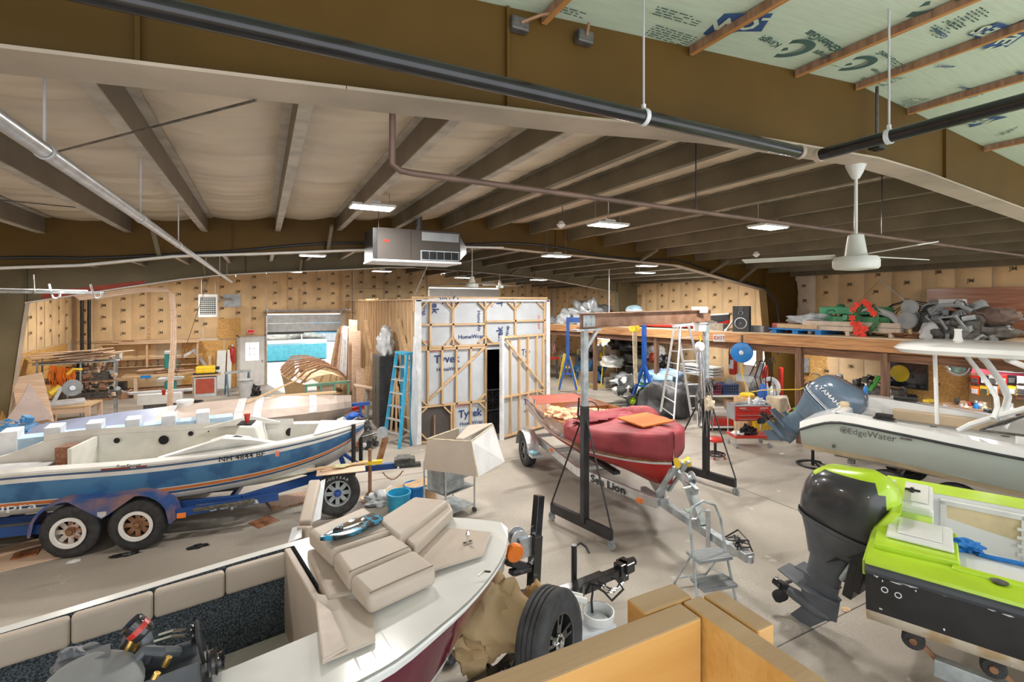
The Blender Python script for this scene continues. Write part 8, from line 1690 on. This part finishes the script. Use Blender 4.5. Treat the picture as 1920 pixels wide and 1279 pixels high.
m = MB(); m.bar((.7, -.4, 1.12), (2.0, .6, 1.5), .03, .03); solo(m, 'thin_batten', m_stud, 'thin pale batten slanting over the film-covered hull', 'batten', Vector((-1.0, 12.6, .0)))
MB().b2((1.2, .0, 1.13), (2.6, .12, 1.17)).build('loose_board', m_pinex, Fz)
t = thing('joint_bucket', 'white plastic bucket on the film-covered hull', 'bucket', fd(347, 792, 10.6)); t.location.z = .86; MB().lathe([(.13, 0), (.155, .3), (.165, .3), (.165, .33), (.15, .33)], n=22).build('pail', m_wplas, t, smooth=True); MB().lathe([(.16, .33), (.165, .345), (.02, .35)], n=22).build('lid', m_wplas, t)
# pale blue foam boxes in a row
t = thing('foam_form_row', 'row of white-taped pale blue foam forms between the two hulls at left', 'foam forms', (-3.2, 11.05, 0), math.radians(5)); m_foam = M('pale_blue_foam', (.42, .58, .72), .6, 0, .1, 4)
MB().b2((-1.5, -.05, .35), (2.9, .3, .72)).build('foam_base', m_foam, t)
for k in range(8): MB().b2((-1.5+.54*k, -.07, .36), (-1.28+.54*k, .32, .86)).build('taped_form', m_tape, t, bevel=.01)
t.location = Vector((-3.4, 11.0, .33)); MB().b2((-1.4, 0, -.33), (-1.3, .25, .35)).b2((2.6, 0, -.33), (2.7, .25, .35)).build('form_leg', m_pinex, t)
# skeletal boat G in front of the garage door
G_ = thing('skeleton_boat', 'old boat skeleton of brown ribs and a green transom frame before the garage door', 'boat', (1.5, 16.9, 0), math.radians(98))
Kg = [(-1.6, .62, .95, .6, .4, .3), (0, .85, 1.0, .8, .4, .25), (1.6, .7, 1.1, .5, .5, .3), (2.6, .1, 1.2, .05, .8, .7)]
m = MB(); S_ = cr(Kg, [-1.6+4.2*i/20 for i in range(21)])
for a, b in zip(S_[:-1], S_[1:]):
    for sg in (-1, 1): m.add([(a[0], sg*a[1], a[2]), (b[0], sg*b[1], b[2]), (b[0], sg*b[3], b[4]), (a[0], sg*a[3], a[4])], [(0, 1, 2, 3)])
m.build('hull_skin', m_canvas, G_, solid=.02)
for k in range(9):
    r = cr(Kg, [-1.3+.42*k])[0]; MB().tube([(r[0], -r[1], r[2]), (r[0], -r[1]*.6, r[2]+.28), (r[0], 0, r[2]+.45-.02*k), (r[0], r[1]*.6, r[2]+.28), (r[0], r[1], r[2])], .035, 4).build('rib', m_mahog, G_)
m = MB()
for y in (-.6, -.2, .2, .6): m.b2((-1.66, y-.03, .45), (-1.6, y+.03, .95))
m.b2((-1.66, -.63, .9), (-1.6, .63, .97)); m.b2((-1.66, -.63, .42), (-1.6, .63, .48)); m.build('green_transom', M('pale_green_frame', (.2, .42, .3), .6), G_)
MB().b2((-1.75, -.6, 0), (-1.6, .6, .35)).build('orange_trestle', M('rusty_orange', (.45, .18, .06), .7, 0, .4, 8), G_); MB().grid(lambda u, v: Vector((-1.5+1.5*u, -.6+1.2*v, 1.0+.18*math.sin(PI*v)+.05*noise.noise(Vector((u*6, v*6, 1))))), 12, 10).build('tan_sheet', M('tan_sheet', (.6, .44, .27), .7, 0, .12, 4, .3, 8), G_, smooth=True, solid=.01)
solo(MB().b2((-.25, -.03, 0), (.25, .03, .95)), 'plywood_stand', m_pale, 'pale plywood panel standing right of the green transom frame', 'panel', fy(611, 700, 15.4)*Vector((1, 1, 0)))
# boards leaning between the garage door and shed
rnd = random.Random(15)
for k, (x0, x1, yb_, yt, mt) in enumerate(((612, 636, 700, 618, m_pinex), (619, 640, 712, 612, m_mahog), (624, 645, 720, 615, m_mahog), (632, 648, 735, 613, m_pale), (640, 651, 742, 612, m_tape), (646, 653, 745, 622, m_tape), (652, 656, 748, 615, m_mahog), (660, 662, 748, 600, m_pale), (668, 668, 745, 620, m_pale), (676, 676, 718, 690, m_pale), (684, 690, 715, 688, m_pinex))):
    d0 = 17.8-.32*k; a = fd(x0, yb_, d0); a.z = 0.0; b = fd(x1, yt, d0+.9); lean('leaning_timber', 'tall board leaning against the left side of the shed near the garage door', 'board', a, b, .28 if mt in (m_pale, m_tape) else .14, .025, mt, up=(.2, -1, 0), group='boards leaning on the shed side')
for k in range(12):
    p = fz(645+rnd.uniform(-20, 25), 762+rnd.uniform(-8, 8), 0); o = solo(MB().box((0, 0, 0), (rnd.uniform(.8, 1.7), rnd.uniform(.1, .35), .025)), 'floor_plank', (m_pale, m_pinex, m_mahog)[k % 3], 'plank in the untidy heap on the floor by the shed side', 'plank', Vector((p.x, p.y+.5, .03+.045*k)), 'planks heaped on the floor by the shed side'); o.rotation_euler = (rnd.uniform(-.05, .05), rnd.uniform(-.15, .15), rnd.uniform(0, 3))
t = thing('router_table', 'small metal-legged work table with a tilted board beside the black cabinet', 'table', fd(685, 790, 14)*Vector((1, 1, 0))); MB().box((0, 0, .9), (.6, .5, .04), R=Matrix.Rotation(.25, 3, 'Y')).build('table_board', m_pale, t); MB().cyl((.05, 0, 0), (.05, 0, .85), .05).build('pedestal', m_galvd, t); MB().b2((-.2, -.2, .0), (.3, .2, .04)).build('foot_plate', m_iron, t)
t = thing('blue_roller_stand', 'bright blue roller stand on the floor left of the black cabinet', 'stand', fd(676, 800, 12.2)*Vector((1, 1, 0))); MB().b2((-.22, -.05, .75), (.22, .05, .83)).build('roller', m_blue, t); MB().bar((0, 0, .1), (0, 0, .78), .05, .05, up=(0, 1, 0)).build('column', m_blue, t); MB().bar((-.3, -.1, .03), (.3, .1, .03), .05, .04).bar((-.2, .2, .03), (.2, -.2, .03), .05, .04).build('foot', m_blue, t)
blobt('yellow_power_tool', 'yellow and black power tool in the clutter behind the blue boat bow', 'power tool', fd(640, 800, 11.3)-Vector((0, 0, .2)), (.22, .18, .2), M('yellow_black', (.75, .6, .05), .4, 0, 0, 4, 0, 5, col2=(.03, .03, .03), lo=.5, hi=.53), 95, .4)
tag(clut((.6, .5, .6), [0]*5, 60, 96).build('dark_tool_heap', [m_iron, m_black, m_mahg, m_lgrey, m_blue], None, loc=fd(655, 812, 11.2)*Vector((1, 1, 0))), 'dark heap of tools behind the blue boat bow', 'tools')
blobt('white_blue_bag', 'white and light blue bag on the hull end by the plank heap', 'bag', fd(612, 770, 12.2)-Vector((0, 0, .1)), (.25, .2, .16), M('bag_white_blue', (.75, .78, .8), .5, 0, 0, 3, .3, 8, col2=(.35, .6, .75), lo=.55, hi=.6), 97, .3)
t = thing('red_sawhorse', 'low red sawhorse in the clutter left of the blue roller stand', 'sawhorse', fd(650, 790, 12.4)*Vector((1, 1, 0)), .5); MB().b2((-.5, -.05, .55), (.5, .05, .63)).build('beam', m_redp, t)
for x in (-.4, .4): MB().bar((x, -.2, 0), (x, 0, .55), .05, .03).bar((x, .2, 0), (x, 0, .55), .05, .03).build('leg', m_redp, t)
# black cabinet with wrapped item
t = thing('black_cabinet', 'tall black riveted metal cabinet beside the shed', 'cabinet', (2.72, 12.83, 0))
MB().b2((0, 0, 0), (.44, .95, 1.92)).build('cabinet_body', M('cabinet_black', (.045, .05, .055), .35, .3, .3, 4), t, bevel=.006); MB().b2((-.01, .04, .05), (0, .46, 1.86)).b2((-.01, .49, .05), (0, .92, 1.86)).build('cabinet_door', m_iron, t); MB().b2((-.03, .5, .9), (-.01, .53, 1.1)).build('door_handle', m_chrome, t)
MB().b2((.33, -.004, .02), (.336, 0, 1.9)).build('panel_seam', m_dark, t); m = MB()
for z in (.3, .8, 1.3, 1.7):
    for x in (.06, .28): m.lathe([(.008, 0), (.006, .005)], (x, -.002, z), (0, -1, 0), 6)
m.build('rivet', m_lgrey, t)
w_ = blobt('wrapped_fan', 'plastic-wrapped round item on top of the black cabinet', 'wrapped item', (2.95, 13.2, 1.92), (.2, .24, .42), m_poly, 98, .35, 2.2, .8)
for k in range(4): lean('leaning_stud', 'pine stud leaning beside the black cabinet', 'timber', (2.78+.11*k, 12.5-.12*k, 0), (3.12, 12.9-.1*k, 1.75-.2*k), .09, .04, m_pinex, group='studs leaning beside the black cabinet')
blobt('white_sheet', 'white housewrap hanging loose at the left corner of the shed', 'sheet', (3.14, 11.1, .0), (.07, .09, 1.15), m_tyvek, 99, .3, 1.5, .9)
# ---------------------------------------------------------------- on the open floor
t = thing('wire_rack_cart', 'galvanised wire cart on wheels under the beige seat shell', 'cart', (2.62, 7.28, 0), math.radians(22))
for x in (-.3, .3):
    for y in (-.25, .25): MB().cyl((x, y, .08), (x, y, .85), .014, 8).build('upright', m_galv, t); MB().lathe([(.04, -.015), (.045, 0), (.04, .015)], (x, y, .045), (1, .3, 0), 12).build('caster', m_iron, t)
for z in (.12, .42, .6): MB().b2((-.3, -.25, z), (.3, .25, z+.012)).build('wire_shelf', m_galvd, t)
MB().b2((-.32, -.22, .45), (.1, .15, .78)).build('sheet_metal_box', m_galvd, t)
s = thing('seat_shell', 'beige vinyl box seat shell with white lining lying on the wire cart', 'seat shell', (0, 0, 0))
a = [fd(802, 823, 7.3), fd(883, 828, 7.15), fd(896, 894, 7.1), fd(794, 880, 7.3)]; b = [fd(859, 803, 8.0), fd(924, 797, 7.9), fd(946, 866, 7.8), fd(858, 868, 8.0)]
m = MB(); m.add(a, [(0, 1, 2, 3)]); m.build('front_panel', m_beige, s, solid=.02); m = MB(); m.add([a[1], b[1], b[2], a[2]], [(0, 1, 2, 3)]); m.build('side_lining', m_wplas, s, solid=.015); m = MB(); m.add([a[0], b[0], b[3], a[3]], [(0, 1, 2, 3)]); m.build('side_panel', m_beige, s, solid=.015); m = MB(); m.add([b[0], b[1], b[2], b[3]], [(0, 1, 2, 3)]); m.build('back_lining', m_wplas, s, solid=.015)
m = MB(); m.prism([a[1].lerp(a[0], .18)+Vector((0, 0, .0)), b[1], b[0].lerp(b[1], .3), a[0].lerp(a[1], .65)], (0, 0, .04)); m.build('top_pad', m_beige, s, bevel=.015, seg=3, smooth=True)
m = MB(); m.tube([a[0], a[1], a[2]], .014, 6); m.tube([a[1], b[1], b[2]], .014, 6); m.tube([a[0], b[0]], .014, 6); m.build('rim_piping', m_cloth, s)
tb_ = thing('tall_bolster', 'tall beige bolster standing wrapped in plastic behind the near boat', 'bolster', (0, 0, 0))
p0, p1, p2 = fd(591, 905, 5.8), fd(572, 985, 5.3), fd(548, 1150, 5.05); p2.z = .03; MB().bar(p0, p1, .13, .12).build('upper_cushion', m_beige, tb_, bevel=.025, seg=3, smooth=True); MB().bar(p1, p2, .13, .12).build('lower_cushion', m_beige, tb_, bevel=.025, seg=3, smooth=True)
sd = Vector((.11, .06, 0)); m = MB(); m.add([p0+sd*.6, p1+sd*.6, p1+sd*1.5, p0+sd*1.1], [(0, 1, 2, 3)]); m.build('plastic_wrap', m_poly, tb_, solid=.004); m = MB(); m.add([fd(540, 1018, 5.1), fd(566, 1008, 5.1), fd(566, 985, 5.3), fd(548, 990, 5.3)], [(0, 1, 2, 3)]); m.build('plastic_flap', m_poly, tb_, solid=.004)
for k, (px, py, sz, rz, mt, nm_, lb) in enumerate(((495, 979, (.32, .3, .012), .5, m_mahg, 'plywood_square', 'small brown square board on the floor beside the blue trailer'), (550, 938, (.75, .5, .03), .2, m_mahog, 'wood_pad', 'old board with a hole on the floor under the trailer tongue'), (622, 952, (.35, .3, .04), .3, m_mahog, 'wood_pad', 'old board right under the white-lettered spare tire'), (700, 935, (.4, .25, .02), -.1, m_pinex, 'wood_pad', 'pale board under the rusty tongue jack'), (40, 1050, (1.0, .5, .015), .2, m_pale, 'cardboard_sheet', 'large pale flattened sheet on the floor by the rusty wheel'), (20, 1035, (.9, .25, .03), .35, m_pale, 'floor_offcut', 'broad offcut on the pale sheet at the left edge'), (48, 1043, (.25, .18, .02), .1, m_mahg, 'small_offcut', 'small brown offcut on the pale sheet at the left edge'))):
    p = fz(px, py, 0); o = solo(MB().b2((-sz[0]/2, -sz[1]/2, 0), (sz[0]/2, sz[1]/2, sz[2])), nm_, mt, lb, 'board', p+Vector((0, 0, .016 if k > 4 else 0)), bevel=.003); o.rotation_euler = (0, 0, rz)
for k, (px, py, r, mt, nm_, lb, c_) in enumerate(((371, 1026, (.11, .05, .018), m_black, 'black_glove', 'black glove lying on the open floor left of centre', 'glove'), (236, 1041, (.14, .05, .018), m_black, 'black_strap', 'black strip on the floor below the rusty trailer wheel', 'strap'), (138, 1053, (.06, .05, .006), m_wplas, 'paper_scrap', 'white paper scrap on the floor by the trailer wheel', 'paper'), (891, 845, (.12, .1, .06), m_wplas, 'paper_wad', 'white crumpled paper on the floor left of the red boat trailer wheel', 'paper'), (719, 944, (.26, .16, .13), m_poly, 'white_plastic_bag', 'white plastic bag on the floor left of the blue tubs', 'bag'), (956, 1052, (.05, .04, .006), m_wplas, 'paper_disc', 'small white paper on the floor near the winch post', 'paper'), (1466, 851, (.05, .03, .004), m_wplas, 'paper_chip', 'white scrap on the floor below the red tool chest', 'paper'), (1586, 1143, (.045, .03, .006), m_pinex, 'wood_chip', 'small pale wood chip on the floor right of the black outboard skeg', 'chip'), (80, 1003, (.12, .1, .08), m_black, 'black_block', 'black bag on the step behind the first rusty wheel', 'bag'))):
    blobt(nm_, lb, c_, fz(px, py, 0), r, mt, 110+k, .45, 2.4, .6)
for k, (px, py, mt, lb) in enumerate(((748, 962, m_cyan, 'light blue plastic tub under the slanting board'), (778, 945, m_blplas, 'dark blue plastic tub right of the light blue one'))):
    t = thing('blue_tub', lb, 'tub', fz(px, py, 0)); MB().lathe([(.15, 0), (.18, .3), (.19, .3), (.19, .33), (.17, .33), (.14, .03)], n=22, cap=False).build('tub_body', mt, t, smooth=True); MB().lathe([(.14, .03), (.02, .03)], n=22).build('tub_base', mt, t)
lean('pine_board', 'long pine board lying across the two blue tubs', 'board', fd(724, 925, 7.9), fd(806, 901, 8.1), .16, .02, m_pinex, up=(0, -.5, 1))
t = thing('small_carton', 'small carton of white parts right of the blue tubs', 'box', fz(803, 935, 0)); MB().b2((-.1, -.1, 0), (.1, .1, .25)).build('carton', m_card, t); MB().blob((.12, 0, .27), (.12, .1, .06), 3, .5).build('white_parts', m_wplas, t)
solo(MB().b2((-.1, -.07, 0), (.1, .07, .01)), 'leaflet', M('green_leaflet', (.3, .45, .35), .6, 0, .4, 20), 'green printed leaflet on the floor beside the silver trailer tongue', 'leaflet', fz(1297, 958, 0)).rotation_euler = (0, 0, -.4)
# outdoors beyond the garage door
t = thing('covered_boat', 'turquoise boat with a black top parked outside the garage door', 'boat', (.9, 32, -.4)); MB().loft([[(x, -w_, .4), (x, -w_*1.1, 1.3), (x, w_*1.1, 1.3), (x, w_, .4)] for x, w_ in ((-2.6, .9), (1, 1), (2.6, .5))]).build('hull', M('turq', (.08, .4, .5), .4), t); MB().b2((-2.2, -.8, 1.9), (1.3, .8, 2.05)).build('canvas_top', m_black, t); 
for x in (-2.1, 1.2): MB().cyl((x, -.7, 1.2), (x, -.7, 1.95), .03).build('top_post', m_chrome, t)
t = thing('blue_covered_craft', 'light blue covered craft farther out in the yard', 'boat', (6.6, 46, 0)); MB().blob((0, 0, 1.2), (3, 1, .7), 3, .15).build('cover', M('cyan_cover', (.05, .4, .65), .5), t, smooth=True); MB().b2((-1.5, -.4, 0), (1.5, .4, .8)).build('support', m_lgrey, t)
for k in range(3): blobt('yard_heap', ('left', 'middle', 'right')[k]+' pale heap far out in the yard beyond the garage door', 'heap', (3+3.5*k, 52+3*k, -.05), (4, 2.5, 1.2), M('yard_heap', (.5, .48, .42), .9, 0, .4, 1.5), 130+k, .4)
# ---------------------------------------------------------------- separate loose pieces of repeated parts
def split_loose(o):
    me = o.data; n = len(me.vertices); par = list(range(n))
    def find(i):
        while par[i] != i: par[i] = par[par[i]]; i = par[i]
        return i
    for e in me.edges:
        a, b = find(e.vertices[0]), find(e.vertices[1])
        if a != b: par[a] = b
    isl = {}
    for p in me.polygons: isl.setdefault(find(p.vertices[0]), []).append(p)
    if len(isl) < 2: return
    first = True
    for ps in isl.values():
        vi = sorted({v for p in ps for v in p.vertices}); mp = {v: i for i, v in enumerate(vi)}
        nm = bpy.data.meshes.new(me.name); nm.from_pydata([me.vertices[v].co[:] for v in vi], [], [[mp[v] for v in p.vertices] for p in ps])
        for m_ in me.materials: nm.materials.append(m_)
        for q, p in zip(nm.polygons, ps): q.material_index = p.material_index; q.use_smooth = p.use_smooth
        if first: tgt = o; first = False
        else: tgt = o.copy(); C.objects.link(tgt)
        tgt.data = nm
SPL = ('windscreen_base', 'rail', 'stiffener', 'step_board', 'corner_brace', 'brass_fitting', 'thru_hull', 'rod_holder', 'side_brace', 'bunk', 'deck_fitting', 'marker_light', 'louvre_opening', 'hanger_rod', 'side_slot', 'rivet', 'upper_stud', 'deck_cleat', 'rod_holder_base', 'side_vent', 'marker_light', 'form_leg', 'splice_plate', 'wall_hole', 'console_opening')
for o in list(C.objects):
    if o.type == 'MESH' and o.parent and o.name.split('.')[0] in SPL: split_loose(o)
